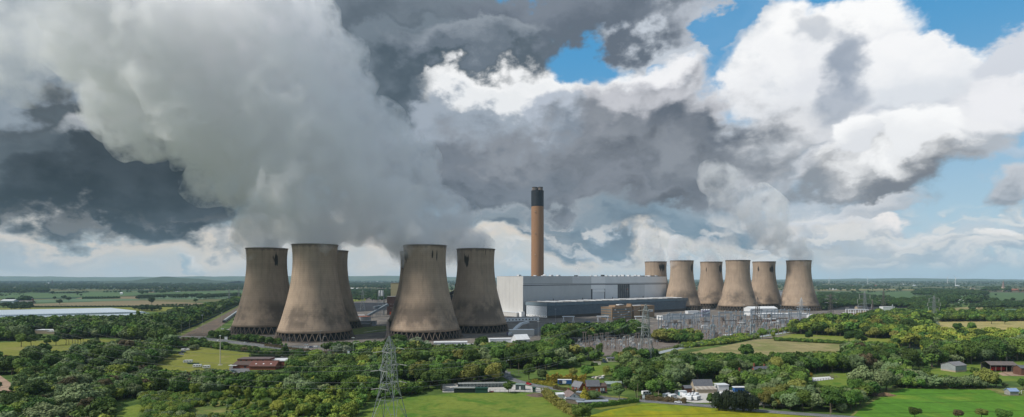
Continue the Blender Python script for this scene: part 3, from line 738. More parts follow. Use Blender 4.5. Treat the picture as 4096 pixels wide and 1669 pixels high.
# ------------------------------------------------------------------ chimney
white_clad = material('white_cladding', (0.62, 0.64, 0.66), (0.56, 0.58, 0.60), scale=0.05, rough=0.6)
ch_brick = material('chimney_concrete', (0.33, 0.185, 0.10), (0.255, 0.15, 0.09), scale=0.04, stretch=(1, 1, 0.12), rough=0.9)
black_p = material('black_paint', (0.012, 0.016, 0.022), (0.02, 0.025, 0.032), scale=0.3, rough=0.55)
flue_m = material('flue_steel', (0.26, 0.22, 0.19), (0.12, 0.10, 0.09), scale=0.15, stretch=(1, 1, 0.3))
cl = A(2150, 1258)
ch = thing('chimney', cl, 0, 'very tall brown chimney with a black top above the boiler house', 'chimney')
k_ = 1258 / F
zt = lambda py: EYE + (CY - py) * k_
MB().lathe([(0, 14.6), (60, 14.0), (zt(1090), 13.9), (zt(827), 13.55)], 48).build('shaft', ch_brick, ch, smooth=True)
MB().lathe([(zt(827), 13.75), (zt(768), 13.75), (zt(766), 13.9), (zt(764), 13.9), (zt(764), 0.05)], 48).build('black_top', black_p, ch)
for dx, dy in ((-6.6, -2.5), (6.0, -2.5), (0.0, 6.5)):
    f = MB().lathe([(zt(766), 5.8), (zt(752), 5.5)], 20, x=dx, y=dy).build('flue', flue_m, ch, smooth=True)
    MB().lathe([(zt(752), 5.75), (zt(750), 5.75), (zt(750), 4.6), (zt(753), 4.6)], 20, x=dx, y=dy).build('flue_lip', black_p, f)
lamp_m = material('lamp_housing', (0.5, 0.42, 0.36))
for py in (850, 935, 1020):
    MB().box(-6.4, -5.0, -14.6, -12.6, zt(py) - 0.8, zt(py) + 0.8).build('warning_lamp', lamp_m, ch)
# ------------------------------------------------------------------ boiler house and turbine hall share the axis u
U = Vector((0.789, 0.615, 0)).normalized(); N_ = Vector((-U.y, U.x, 0))
AXIS = math.atan2(U.y, U.x)
grey_end = material('stone_grey_cladding', (0.56, 0.55, 0.525), (0.52, 0.51, 0.49), scale=0.04, rough=0.7)
grey_a = material('grey_cladding', (0.50, 0.52, 0.53), (0.46, 0.48, 0.49), scale=0.03, rough=0.65)
grey_b = material('pale_grey_cladding', (0.62, 0.64, 0.66), (0.58, 0.60, 0.62), scale=0.03, rough=0.65)
grey_c = material('silver_grey_cladding', (0.76, 0.78, 0.80), (0.71, 0.73, 0.75), scale=0.03, rough=0.6)
bright_c = material('bright_cladding', (0.88, 0.89, 0.90), (0.83, 0.84, 0.85), scale=0.05, rough=0.5)
band_dark = material('dark_band', (0.10, 0.105, 0.115), scale=0.3)
roof_m = material('flat_roof', (0.24, 0.235, 0.23), (0.16, 0.155, 0.15), scale=0.05)
steel_d = material('dark_steel', (0.035, 0.037, 0.042), (0.06, 0.06, 0.066), scale=0.4, rough=0.6)
red_lamp = material('orange_red_paint', (0.55, 0.09, 0.03))
BH = Vector((21, 1100, 0))
LB, DB, HB = 440.0, 84.0, 77.0
bh = thing('boiler_house', BH, AXIS, 'long windowless boiler house in white and grey cladding below the chimney', 'building')
MB().box(0.6, LB - 0.6, 1.2, DB - 0.6, 0, HB - 1.2).build('core', roof_m, bh)
# end wall made of tall sheets
for i in range(14):
    w = DB / 14
    MB().box(-0.15 - 0.08 * (i % 2), 0.55, i * w + 0.05, (i + 1) * w - 0.05, 4, HB).build('end_sheet', grey_end, bh)
MB().box(LB - 0.55, LB + 0.1, 0, DB, 0, HB).build('far_end_wall', grey_c, bh)
MB().box(0.6, LB - 0.6, DB - 0.55, DB + 0.1, 0, HB).build('back_wall', grey_a, bh)
panels = [(0, 130, grey_a, grey_a), (130, 185, grey_a, grey_b), (185, 228, bright_c, bright_c), (228, 268, grey_c, grey_c), (268, 308, None, grey_c), (308, 360, grey_b, grey_c), (360, 440, grey_c, grey_c)]
# front sheets up to the band at 59 m, then the attic sheets
for a_, b_, m1, m2 in panels:
    if m1 is not None and a_ != 185:
        k = max(1, round((b_ - a_) / 11))
        for i in range(k):
            x0 = a_ + (b_ - a_) * i / k; x1 = a_ + (b_ - a_) * (i + 1) / k
            MB().box(x0 + 0.06, x1 - 0.06, -0.1 - 0.07 * (i % 2), 0.9, 10, 59.0).build('front_sheet', m1, bh)
    k = max(1, round((b_ - a_) / 20))
    for i in range(k):
        x0 = a_ + (b_ - a_) * i / k; x1 = a_ + (b_ - a_) * (i + 1) / k
        MB().box(x0 + 0.05, x1 - 0.05, -0.6 - 0.05 * (i % 2), 0.9, 62.6, HB + 0.2).build('attic_sheet', m2, bh)
MB().box(0, LB, -0.25, 0.9, 59.3, 60.6).build('dark_band', band_dark, bh)
MB().box(0, LB, -0.75, 0.9, 60.7, 61.8).build('light_band', grey_c, bh)
MB().box(0, LB, -0.3, 0.9, 61.85, 62.5).build('dark_band', band_dark, bh)
# white bay with a framed panel
MB().box(185.2, 227.8, -0.2, 0.9, 50.5, 59.2).build('bay_lintel', bright_c, bh)
MB().box(189, 226, 0.2, 0.9, 14, 50.3).build('bay_panel', grey_c, bh)
MB().box(185.2, 188.9, -0.1, 0.9, 10, 50.3).build('bay_frame', steel_d, bh)
MB().box(226.1, 227.8, -0.1, 0.9, 10, 50.3).build('bay_frame', steel_d, bh)
MB().box(189, 226, -0.1, 0.9, 10, 13.8).build('bay_sill', steel_d, bh)
MB().box(189, 226, -0.7, 0.2, 44, 49).build('bay_canopy', bright_c, bh)
# open bay with boiler steelwork inside
MB().box(268.2, 307.8, 5.0, 6.0, 8, 59).build('open_bay_back', steel_d, bh)
for x in (270, 277, 284, 291, 298, 305.5):
    MB().box(x, x + 0.9, 0.0, 1.0, 8, 59).build('bay_column', material('bay_steel', (0.13, 0.14, 0.16)), bh)
for z in (12, 19, 26, 33, 40, 47, 54):
    MB().box(268.3, 307.7, 1.1, 1.8, z, z + 0.7).build('bay_beam', M('bay_steel'), bh)
for x, z in ((281, 30), (288, 41), (294, 24), (274, 44)):
    MB().box(x, x + 3.2, 1.9, 3.4, z, z + 6).build('bay_plant', material('bay_plant', (0.28, 0.28, 0.28)), bh)
MB().box(299.4, 301.4, 0.4, 1.0, 47.7, 49.8).build('warning_lamp', red_lamp, bh)
MB().box(-0.2, LB + 0.2, -0.2, DB + 0.2, HB + 0.25, HB + 0.55).build('roof', roof_m, bh)
rr = random.Random(5)
for x in [40, 58, 62, 150, 195, 208] + [230 + i * 12 + rr.uniform(-4, 4) for i in range(17)]:
    w, h = rr.uniform(1.5, 7), rr.uniform(1.2, 3.6)
    MB().box(x, x + w, rr.uniform(4, 10), rr.uniform(12, 18), HB + 0.56, HB + 0.56 + h).build('roof_vent', rr.choice([white_clad, grey_b, steel_d]), bh)
for x in (-8, 76, 96):
    MB().box(x + 14, x + 20, 20, 27, HB + 0.56, HB + 3.2).build('roof_vent', white_clad, bh)
# turbine hall in front: louvred walls under a glazed fascia
TH = Vector((64, 1045, 0)); LT, DT, HT = 426.0, 62.0, 28.6
louv = material('blue_grey_louvre', (0.075, 0.11, 0.145), (0.095, 0.135, 0.17), scale=0.1, rough=0.45, spec=0.5)
louv_lit = material('sunlit_louvre', (0.56, 0.60, 0.64), (0.50, 0.54, 0.58), scale=0.1, rough=0.45)  # paler copy of the louvres for the sunny end, sunlight put into the colour
fasc = material('fascia_glazing', (0.055, 0.10, 0.135), (0.085, 0.13, 0.165), scale=0.08, rough=0.22, spec=0.6)
th = thing('turbine_hall', TH, AXIS, 'low blue-grey turbine hall with horizontal louvres in front of the boiler house', 'building')
MB().box(0.8, LT - 0.8, 0.8, DT, 0, HT - 1.0).build('core', steel_d, th)
for i in range(12):
    z0 = 5.2 + i * 1.42
    MB().prism([(0.0, z0), (0.75, z0), (0.75, z0 + 1.05), (0.35, z0 + 1.05)], 1.0, LT).build('louvre', louv, th)
    e = MB().prism([(0.0, z0), (0.75, z0), (0.75, z0 + 1.05), (0.35, z0 + 1.05)], -DT + 2, -1.2).build('end_louvre', louv_lit, th)
    e.rotation_euler = (0, 0, -math.pi / 2)
k = 22
for i in range(k):
    x0, x1 = LT * i / k, LT * (i + 1) / k
    MB().prism([(-0.5, 22.6), (0.78, 22.6), (0.78, HT), (1.4, HT), (-0.1, 25.5)] if False else [(-0.45, 22.6), (0.78, 22.6), (0.78, HT - 0.05), (0.3, HT - 0.05)], x0 + 0.08, x1 - 0.08).build('fascia_panel', fasc if i % 5 else material('fascia_glazing_pale', (0.12, 0.165, 0.20), rough=0.25), th)
for i in range(4):
    y0, y1 = DT * i / 4, DT * (i + 1) / 4
    MB().box(-0.45, 0.78, y0 + 0.06, y1 - 0.06, 22.6, HT - 0.05).build('end_fascia_panel', louv_lit if i < 0 else material('end_fascia', (0.20, 0.26, 0.30), rough=0.35), th)
MB().box(-0.2, 0.78, 1.2, DT - 2, 1.5, 5.0).build('end_plinth', bright_c, th)
for i in range(12):
    MB().box(-0.26, -0.18, 4 + i * 4.6, 6 + i * 4.6, 3.0, 4.3).build('plinth_window', steel_d, th)
MB().box(0.9, LT, -0.05, 0.78, 0, 5.0).build('side_plinth', material('brown_plinth', (0.09, 0.075, 0.068)), th)
MB().box(-0.3, LT + 0.1, 0.0, DT, HT, HT + 0.35).build('roof', roof_m, th)
for i in range(24):
    x = 8 + i * 17.4
    MB().prism([(4, HT + 0.36), (58, HT + 0.36), (58, HT + 1.1), (4, HT + 1.3)], x, x + 2.4).build('roof_light', white_clad if i % 3 else roof_m, th)
for x in (60, 140, 230, 262, 330):
    MB().cyl(x, 50, HT + 0.36, HT + 5, 0.7, n=8).build('roof_pipe', steel_d, th)
# low annexe against the end wall
an = thing('annexe', BH, AXIS, 'low white annexe at the foot of the grey end wall', 'building')
MB().box(-14, -0.6, 2, 78, 0, 7.5).build('wall', grey_end, an)
MB().box(-14.4, -0.5, 1.6, 78.4, 7.5, 8.1).build('roof', white_clad, an)
MB().box(-9, -0.6, -6.5, 1.9, 0, 9.6).build('entrance_block', bright_c, an)
MB().box(-9.3, -0.5, -6.9, 1.95, 9.6, 10.0).build('entrance_roof', white_clad, an)
an2 = thing('workshop_block', A(2085, 985), AXIS - 0.25, 'long low cream workshop in front of the boiler house end', 'building')
MB().box(-40, 34, 0, 14, 0, 6.0).build('wall', bright_c, an2)
MB().box(-40.4, 34.4, -0.4, 14.4, 6.0, 6.5).build('roof', roof_m, an2)
for i in range(11):
    MB().box(-36 + i * 6.3, -33.4 + i * 6.3, -0.08, 0.05, 1.6, 3.6).build('window', steel_d, an2)
# ------------------------------------------------------------------ brick offices
brick_b = material('buff_brick', (0.30, 0.205, 0.125), (0.255, 0.175, 0.11), scale=0.4)
glass = material('window_glass', (0.10, 0.14, 0.16), (0.16, 0.20, 0.22), scale=0.4, rough=0.15, spec=0.6)
white_f = material('white_frame', (0.62, 0.65, 0.66), rough=0.5)
ob_loc = A(2448, 1005)
ob = thing('office_block', ob_loc, AXIS, 'four storey buff brick office with ribbon windows before the turbine hall', 'building')
MB().box(0, 52, 0, 26, 0, 21.6).build('wall', brick_b, ob)
for fl in range(4):
    z = 3.2 + fl * 4.6
    for i in range(12):
        MB().box(2.2 + i * 4.0, 5.8 + i * 4.0, -0.12, 0.1, z, z + 2.2).build('window', white_f if (i * 5 + fl * 3) % 7 == 0 else glass, ob)
    MB().box(-0.3, 52.3, -0.5, -0.02, z - 1.3, z - 0.5).build('floor_band', brick_b, ob)
    for i in range(5):
        MB().box(-0.12, 0.1, 2.0 + i * 4.8, 6.0 + i * 4.8, z, z + 2.2).build('window', glass, ob)
MB().box(-0.4, 52.4, -0.4, 26.4, 21.6, 22.5).build('parapet', brick_b, ob)
MB().box(14, 44, 6, 20, 22.5, 25.2).build('plant_room', brick_b, ob)
MB().box(24, 36, 5, 12, 25.2, 26.8).build('roof_vent', white_clad, ob)
MB().box(52.1, 56.5, 2, 12, 0, 27).build('stair_tower', brick_b, ob)
o2 = thing('control_building', A(2536, 1040), AXIS, 'plain buff brick block with three pale windows beside the office block', 'building')
MB().box(0, 58, 0, 30, 0, 22).build('wall', brick_b, o2)
MB().box(-0.4, 58.4, -0.4, 30.4, 22, 22.9).build('parapet', brick_b, o2)
for x in (40, 46, 50):
    MB().box(x, x + 3.4, -0.12, 0.1, 11, 15).build('window', white_f, o2)
MB().bar((18, -0.5, 2), (18, -0.5, 20), 0.8).build('drain_pipe', steel_d, o2)
for i in range(6):
    MB().box(4 + i * 4, 6.6 + i * 4, 6, 10, 22.9, 24.3).build('roof_vent', white_clad, o2)

# ------------------------------------------------------------------ other plant
def shed(name, loc, rz, L, D, H, R, wall_m, roof_mat, label, cat='shed', doors=(), ridge='x', group=None, windows=0):
    t = thing(name, loc, rz, label, cat, group)
    if R > 0:
        MB().prism([(0, 0), (D, 0), (D, H), (D/2, H + R - 0.1), (0, H)], 0, L).build('wall', wall_m, t)
        for s in (0, 1):
            e = 0.4
            y0, y1 = (-e, D/2) if s == 0 else (D + e, D/2)
            z0 = H - R * e / (D/2)
            MB().add([(-e, y0, z0), (L+e, y0, z0), (L+e, y1, H+R), (-e, y1, H+R), (-e, y0, z0+0.25), (L+e, y0, z0+0.25), (L+e, y1, H+R+0.25), (-e, y1, H+R+0.25)],
                     [(0,1,2,3),(4,7,6,5),(0,4,5,1),(1,5,6,2),(2,6,7,3),(3,7,4,0)]).build('roof_slope', roof_mat, t)
    else:
        MB().box(0, L, 0, D, 0, H).build('wall', wall_m, t)
        MB().box(-0.3, L + 0.3, -0.3, D + 0.3, H, H + 0.4).build('roof', roof_mat, t)
    for (x0, x1, z1, m) in doors:
        MB().box(x0, x1, -0.08, 0.05, 0, z1).build('door', m, t)
    for i in range(windows):
        MB().box(L * (i + 0.3) / windows, L * (i + 0.7) / windows, -0.07, 0.05, H * 0.4, H * 0.75).build('window', glass, t)
    return t
cream = material('cream_cladding', (0.50, 0.44, 0.26), (0.46, 0.40, 0.24), scale=0.05)
brown_c = material('brown_cladding', (0.075, 0.042, 0.036), (0.09, 0.05, 0.042), scale=0.1)
blue_p = material('blue_paint', (0.02, 0.10, 0.30), scale=0.5, rough=0.5)
sheetw = material('white_sheet', (0.70, 0.71, 0.72), (0.62, 0.63, 0.64), scale=0.2, rough=0.5)
green_p = material('dark_green_paint', (0.015, 0.06, 0.045), (0.02, 0.075, 0.055), scale=0.5, rough=0.5)
d_cream = 1190
cb = thing('tall_cream_building', A(1563, d_cream), 0.15, 'tall cream building rising behind the left edge of a tower', 'building')
MB().box(0, 44, 0, 30, 0, 63).build('wall', cream, cb); MB().box(-0.3, 44.3, -0.3, 30.3, 63, 63.8).build('roof', roof_m, cb)
bb = thing('brown_building', A(1548, 1150), 0.15, 'dark brown clad building below the tall cream one', 'building')
MB().box(0, 60, 0, 30, 0, 36).build('wall', brown_c, bb); MB().box(-0.3, 60.3, -0.3, 30.3, 36, 36.6).build('roof', roof_m, bb)
MB().box(5.5, 9, -0.12, 0.1, 0, 6).build('door', red_lamp, bb)
for i in range(6): MB().box(6 + 3 * (i % 3), 6.8 + 3 * (i % 3), -0.1, 0.1, 14 + 7 * (i // 3), 14.8 + 7 * (i // 3)).build('vent', white_clad, bb)
def storage_tank(px, d, r, h, label, wall, top):
    t = thing('storage_tank', A(px, d), 0, label, 'tank')
    MB().lathe([(0, r), (h, r)], 32).build('wall', wall, t, smooth=True)
    MB().lathe([(h + 0.01, r + 0.2), (h + 0.3, r + 0.2), (h + 1.6, 0.1)], 32).build('roof', top, t)
    for i in range(8):
        a = 2 * math.pi * i / 8; MB().bar(((r+0.15)*math.cos(a), (r+0.15)*math.sin(a), 0), ((r+0.15)*math.cos(a), (r+0.15)*math.sin(a), h), 0.3).build('rib', wall, t)
    return t
storage_tank(1453, 960, 12.5, 9.5, 'grey steel tank with a rust red roof between the tower groups', material('galvanised', (0.36, 0.39, 0.41), (0.30, 0.33, 0.35), scale=0.3, rough=0.5), material('rust_red_roof', (0.25, 0.10, 0.07), (0.19, 0.085, 0.06), scale=0.3))
for k, (px, d) in enumerate(((2808, 1090), (2818, 1092), (2827, 1094), (2836, 1096))):
    t = thing('silo', A(px, d), 0, 'pale lilac silo behind the switchyard', 'silo', 'row of four silos')
    MB().lathe([(0, 2.1), (13, 2.1)], 14).build('body', material('lilac_steel', (0.34, 0.34, 0.44), rough=0.5), t, smooth=True)
    MB().lathe([(13, 2.2), (13.3, 2.2), (14.6, 0.3)], 14).build('cap', white_clad, t)
def dome(px, d, r, label):
    t = thing('storage_dome', A(px, d), 0, label, 'dome', 'fuel storage domes')
    prof = [(0, r), (r * 0.28, r)] + [(r * 0.28 + r * 1.0 * math.sin(a), r * math.cos(a)) for a in [math.pi/2 * i / 12 for i in range(1, 12)]] + [(r * 1.28, 0.3)]
    MB().lathe(prof, 40).build('shell', sheetw, t, smooth=True)
    MB().cyl(0, 0, r * 1.28, r * 1.28 + 3, 2.0, n=10).build('top_vent', grey_b, t)
dome(1010, 1010, 26, 'white fuel storage dome peeping out left of the first tower')
dome(1165, 1090, 25, 'white fuel storage dome glimpsed between the first two towers')
shed('plant_shed', A(1413, 890), 0.05, 34, 12, 6.5, 0, M('galvanised'), roof_m, 'long grey flat shed in front of the steel tank')
shed('plant_shed', A(1412, 868), 0.05, 26, 10, 4.0, 1.5, roof_m, roof_m, 'low dark lean shed beside the grass patch')
shed('white_cabin', A(1423, 1005), 0.1, 14, 9, 8.5, 0, sheetw, sheetw, 'small white block behind the steel tank')
def conveyor(name, a, b, w, h, label, mat, legs=4):
    a, b = Vector(a), Vector(b); mid = (a + b) / 2
    t = thing(name, (a.x, a.y, 0), 0, label, 'conveyor')
    MB().bar(Vector((0, 0, a.z)), b - Vector((a.x, a.y, 0)), w, h).build('gallery', mat, t)
    for i in range(1, legs + 1):
        p = a.lerp(b, i / (legs + 1)) - Vector((a.x, a.y, 0))
        for s in (-1, 1):
            MB().bar((p.x + s * w * 0.4, p.y, 0), (p.x + s * w * 0.25, p.y, p.z - h/2), 0.45).build('trestle_leg', mat, t)
    return t
cg = material('conveyor_steel', (0.17, 0.20, 0.225), (0.13, 0.155, 0.175), scale=0.2)
conveyor('coal_conveyor', A(1470, 1060, 4), A(1550, 1120, 22), 4, 4, 'inclined grey conveyor rising into the brown building', cg)
conveyor('coal_conveyor', A(1495, 1085, 18), A(1552, 1140, 20), 4, 4, 'level grey pipe bridge behind the inclined conveyor', cg)
conveyor('coal_conveyor', A(1790, 985, 44), A(1830, 980, 53), 6, 5, 'dark conveyor gallery seen through the gap between two towers', steel_d, legs=2)
bt = thing('conveyor_tower', A(1795, 1000), 0, 'dark steel transfer tower in the gap between two towers', 'tower')
for x, y in ((0, 0), (9, 0), (0, 9), (9, 9)): MB().bar((x, y, 0), (x, y, 42), 0.9).build('column', steel_d, bt)
MB().box(-0.6, 9.6, -0.6, 9.6, 24, 44).build('head_house', steel_d, bt)
MB().box(1, 8, 1, 8, 5, 16).build('hopper', sheetw, bt)
sil = thing('dosing_plant', A(1540, 1150), 0, 'steel frame with two pale vessels beside the cream building', 'plant')
for x, y in ((-14, 0), (-3, 0), (-14, 8), (-3, 8)): MB().bar((x, y, 0), (x, y, 46), 0.7).build('column', cg, sil)
for x in (-11, -6): MB().cyl(x, 3, 38, 49, 2.3, n=12).build('vessel', white_clad, sil)
for z in (12, 24, 36): MB().box(-14.3, -2.7, -0.3, 8.3, z, z + 0.6).build('platform', cg, sil)
# covered chute curving down to the white tent
cc = thing('covered_walkway', (0, 0, 0), 0, 'pale covered conveyor curving down beside the last near tower', 'conveyor')
pts = [G(2112, 1316) + Vector((0, 0, 10)), G(2085, 1322) + Vector((0, 0, 9.5)), G(2068, 1330) + Vector((0, 0, 7)), G(2050, 1340) + Vector((0, 0, 4)), G(2038, 1345) + Vector((0, 0, 2.2))]
for i, (a_, b_) in enumerate(zip(pts, pts[1:])): MB().bar(a_, b_, 4.2, 2.8).build('gallery_length', grey_b, cc)
for p in pts[:3]: MB().bar((p.x, p.y, 0), (p.x, p.y, p.z - 1.4), 0.5).build('post', cg, cc)
shed('gabled_tent', A(2068, 640), 0.45, 16, 15, 5, 5, white_clad, sheetw, 'white gabled tent beside the covered conveyor', doors=((5, 10, 4, grey_b),))
shed('modular_office', A(1848, 590), 0.12, 44, 14, 4.4, 0, sheetw, sheetw, 'long white flat roofed modular office among the trees below a tower', windows=10)
shed('modular_office', A(1735, 620), 0.10, 36, 12, 4.0, 0, grey_b, sheetw, 'shorter white flat roofed cabin behind the treetops left of the long one')
shed('store_building', A(1958, 650), 0.15, 30, 10, 4.6, 0, bright_c, sheetw, 'white flat roofed store beside the gabled tent', doors=((4, 8, 3, grey_a),))
shed('store_building', A(2038, 735), 0.12, 32, 12, 7, 0, grey_end, sheetw, 'grey white store at the foot of the last near tower')
shed('purple_container', A(2028, 745), 0.1, 8, 3, 2.8, 0, material('purple_paint', (0.06, 0.03, 0.20)), M('purple_paint'), 'small purple container at the foot of a tower', 'container')
shed('teal_container', A(2093, 628), 0.3, 7, 3, 3, 0, material('teal_paint', (0.03, 0.20, 0.24)), M('teal_paint'), 'small teal container beside the gabled tent', 'container')
shed('white_warehouse', A(3003, 1120), 0.18, 58, 24, 14, 3.5, sheetw, sheetw, 'big white gabled warehouse between two far towers')
shed('white_store', A(3050, 1080), 0.1, 95, 26, 6, 0, white_clad, sheetw, 'long white flat roofed store in front of the far towers')
shed('white_store', A(2650, 1010), 0.42, 70, 16, 8, 0, sheetw, roof_m, 'white walled store left of the switchyard below the turbine hall')
shed('white_store', A(2752, 1100), 0.1, 24, 14, 10, 0, sheetw, sheetw, 'white cube store at the far end of the turbine hall')
shed('white_store', A(3243, 1030), 0.1, 42, 12, 7, 1.4, sheetw, sheetw, 'white office with a row of windows right of the far towers', windows=14)
shed('relay_house', A(3064, 960), 0.1, 26, 9, 5, 0, material('red_brown_brick', (0.15, 0.075, 0.05), (0.12, 0.06, 0.042), scale=0.3), sheetw, 'red brown relay house with a white roof in the switchyard')
shed('relay_house', A(3115, 920), 0.1, 22, 8, 6, 0, M('galvanised'), M('galvanised'), 'grey corrugated switch house at the right of the switchyard')
shed('grey_plant_house', A(3110, 1500), 0.1, 18, 14, 40, 0, white_clad, grey_b, 'pale tall plant house in the gap before the last far tower')
st = thing('vent_stack', A(3108, 1600), 0, 'slim white stack standing between two far towers', 'stack')
MB().cyl(0, 0, 0, 56, 1.6, 1.2, n=10).build('shaft', sheetw, st); MB().cyl(0, 0, 56, 57.5, 1.5, n=10).build('cap', grey_b, st)
shed('yard_shed', A(3465, 1185), 0.05, 44, 12, 5, 0, material('tan_wall', (0.42, 0.27, 0.13)), roof_m, 'tan walled shed under the pylons right of the far towers')
shed('yard_shed', A(3532, 1290), 0.05, 28, 12, 9, 0, sheetw, sheetw, 'white block beside the coal heap right of the far towers')
shed('yard_shed', A(3378, 1140), 0.05, 22, 8, 4.5, 0, material('orange_wall', (0.5, 0.27, 0.14)), sheetw, 'small orange walled hut near the grey frame right of the far towers')
fr = thing('open_steelwork', A(3395, 1110), 0, 'pale open steel frame right of the far towers', 'frame')
for i in range(5):
    for y in (0, 10): MB().bar((i * 9.5, y, 0), (i * 9.5, y, 13), 0.9).build('column', grey_c, fr)
for y in (0, 10): MB().bar((0, y, 13), (38, y, 13), 1.2).build('beam', grey_c, fr)
# construction clutter on the yard: containers and cabins in several colours
rr = random.Random(12)
CN = ['white', 'blue', 'tan', 'grey', 'rust red']
CM = [sheetw, blue_p, material('tan_paint', (0.40, 0.30, 0.17)), grey_a, M('rust_red_roof')]
spots = [(958, 1300), (946, 1318), (930, 1316), (905, 1330), (884, 1342), (868, 1336), (985, 1262), (975, 1270), (948, 1288), (2200, 1300), (2260, 1296), (2300, 1302), (2340, 1294), (2390, 1300), (2425, 1296), (2380, 1306)]
for i, (px, py) in enumerate(spots):
    k = rr.randrange(5) if i > 1 else 2 * i
    where = 'beside the railway sidings' if px < 1000 else 'on the yard before the turbine hall'
    p = G(px, py)
    t = thing('site_container', p, rr.uniform(-0.4, 0.4), f'{CN[k]} site container {where}', 'container', f'site containers {where}')
    L = rr.uniform(5, 9)
    MB().box(0, L, 0, 2.6, 0.1, 2.8).build('body', CM[k], t); MB().box(-0.05, L + 0.05, -0.05, 2.65, 2.8, 2.95).build('roof', CM[(k + 3) % 5] if k == 0 else CM[k], t)
    MB().box(L * 0.6, L * 0.6 + 0.9, -0.05, 0.02, 0.2, 2.2).build('door', grey_b, t)
def gantry_crane(px, py, w, h, label):
    t = thing('goliath_crane', G(px, py), 0.1, label, 'crane')
    for x in (0, w):
        for s in (-1, 1): MB().bar((x + s * 1.6, 0, 0), (x, 0, h), 0.7).build('leg', grey_c, t)
    MB().box(-2, w + 2, -1.0, 1.0, h, h + 1.6).build('beam', grey_c, t)
gantry_crane(2254, 1296, 16, 11, 'pale goliath crane before the turbine hall')
gantry_crane(2392, 1292, 16, 10, 'second pale goliath crane half hidden by the dark trees')
gantry_crane(2543, 1290, 15, 9, 'pale goliath crane in front of the brick control building')

# ------------------------------------------------------------------ pylons
py_steel = material('pylon_steel', (0.30, 0.33, 0.33), (0.22, 0.24, 0.24), scale=0.2, rough=0.55, metal=0.3)
py_dark = material('weathered_steel', (0.10, 0.09, 0.085), (0.14, 0.12, 0.11), scale=0.2, rough=0.7)
py_pale = material('new_galvanised', (0.48, 0.51, 0.53), (0.40, 0.43, 0.45), scale=0.2, rough=0.5)
insul = material('insulator_glass', (0.42, 0.42, 0.40), (0.32, 0.32, 0.30), scale=1.0, rough=0.3)
def pylon(loc, rz, H, base, label, mat, thick=0.28, arms=((0.62, 7.0), (0.76, 8.0), (0.90, 6.0)), tension=True, drop=None, group='lattice pylons of the station'):
    t = thing('lattice_pylon', loc, rz, label, 'pylon', group)
    prof = [(0, base / 2), (0.44 * H, base * 0.235), (0.86 * H, base * 0.15), (H, 0.12)]
    def hw(z):
        for (a, ra), (b, rb) in zip(prof, prof[1:]):
            if z <= b: return ra + (rb - ra) * (z - a) / (b - a)
        return prof[-1][1]
    for sx, sy in ((-1, -1), (1, -1), (1, 1), (-1, 1)):
        mb = MB()
        for (a, ra), (b, rb) in zip(prof, prof[1:]):
            mb.bar((sx*ra, sy*ra, a), (sx*rb, sy*rb, b), thick * 1.35)
        mb.build('leg', mat, t, fix=False)
    mb = MB(); z = 0.0; zs = [0]
    while zs[-1] < 0.93 * H: zs.append(zs[-1] + max(2.2, 2.0 * hw(zs[-1])) * 0.9)
    cor = ((-1, -1), (1, -1), (1, 1), (-1, 1))
    for a, b in zip(zs, zs[1:]):
        b = min(b, 0.985 * H); ra, rb = hw(a), hw(b)
        for k in range(4):
            c, d = cor[k], cor[(k+1) % 4]
            A0, B0 = Vector((c[0]*ra, c[1]*ra, a)), Vector((d[0]*ra, d[1]*ra, a))
            A1, B1 = Vector((c[0]*rb, c[1]*rb, b)), Vector((d[0]*rb, d[1]*rb, b))
            if ra > 3.2:
                m = (A1 + B1) / 2
                mb.bar(A0, m, thick * 0.7); mb.bar(B0, m, thick * 0.7)
                mb.bar(A0.lerp(A1, .5), A0.lerp(m, .5), thick * 0.5); mb.bar(B0.lerp(B1, .5), B0.lerp(m, .5), thick * 0.5)
            else:
                mb.bar(A0, B1, thick * 0.6); mb.bar(B0, A1, thick * 0.6)
            mb.bar(A1, B1, thick * 0.7)
    mb.build('bracing', mat, t, fix=False)
    for share, reach in arms:
        z = share * H; r = hw(z); z2 = z + 2.4
        for s in (-1, 1):
            m2 = MB(); tip = Vector((s * (r + reach), 0, z + 0.2))
            for sy in (-1, 1):
                m2.bar((s*r, sy*r, z), tip, thick * 0.75); m2.bar((s*hw(z2), sy*hw(z2), z2), tip, thick * 0.75)
                for f in (0.33, 0.66):
                    p0 = Vector((s*r, sy*r, z)).lerp(tip, f); p1 = Vector((s*hw(z2), sy*hw(z2), z2)).lerp(tip, f)
                    m2.bar(p0, p1, thick * 0.5)
            m2.bar(Vector((s*r, -r, z)).lerp(tip, .5), Vector((s*r, r, z)).lerp(tip, .5), thick * 0.5)
            arm = m2.build('crossarm', mat, t, fix=False)
            if tension:
                for sy in (-1, 1):
                    MB().bar(tip + Vector((0, sy * 0.3, 0)), tip + Vector((0, sy * 4.6, -0.6)), thick * 1.2).build('insulator', insul, arm)
            if drop:
                MB().bar(tip, tip + Vector((0, 0, -drop)), thick * 2.0).build('insulator', insul, arm)
    return t
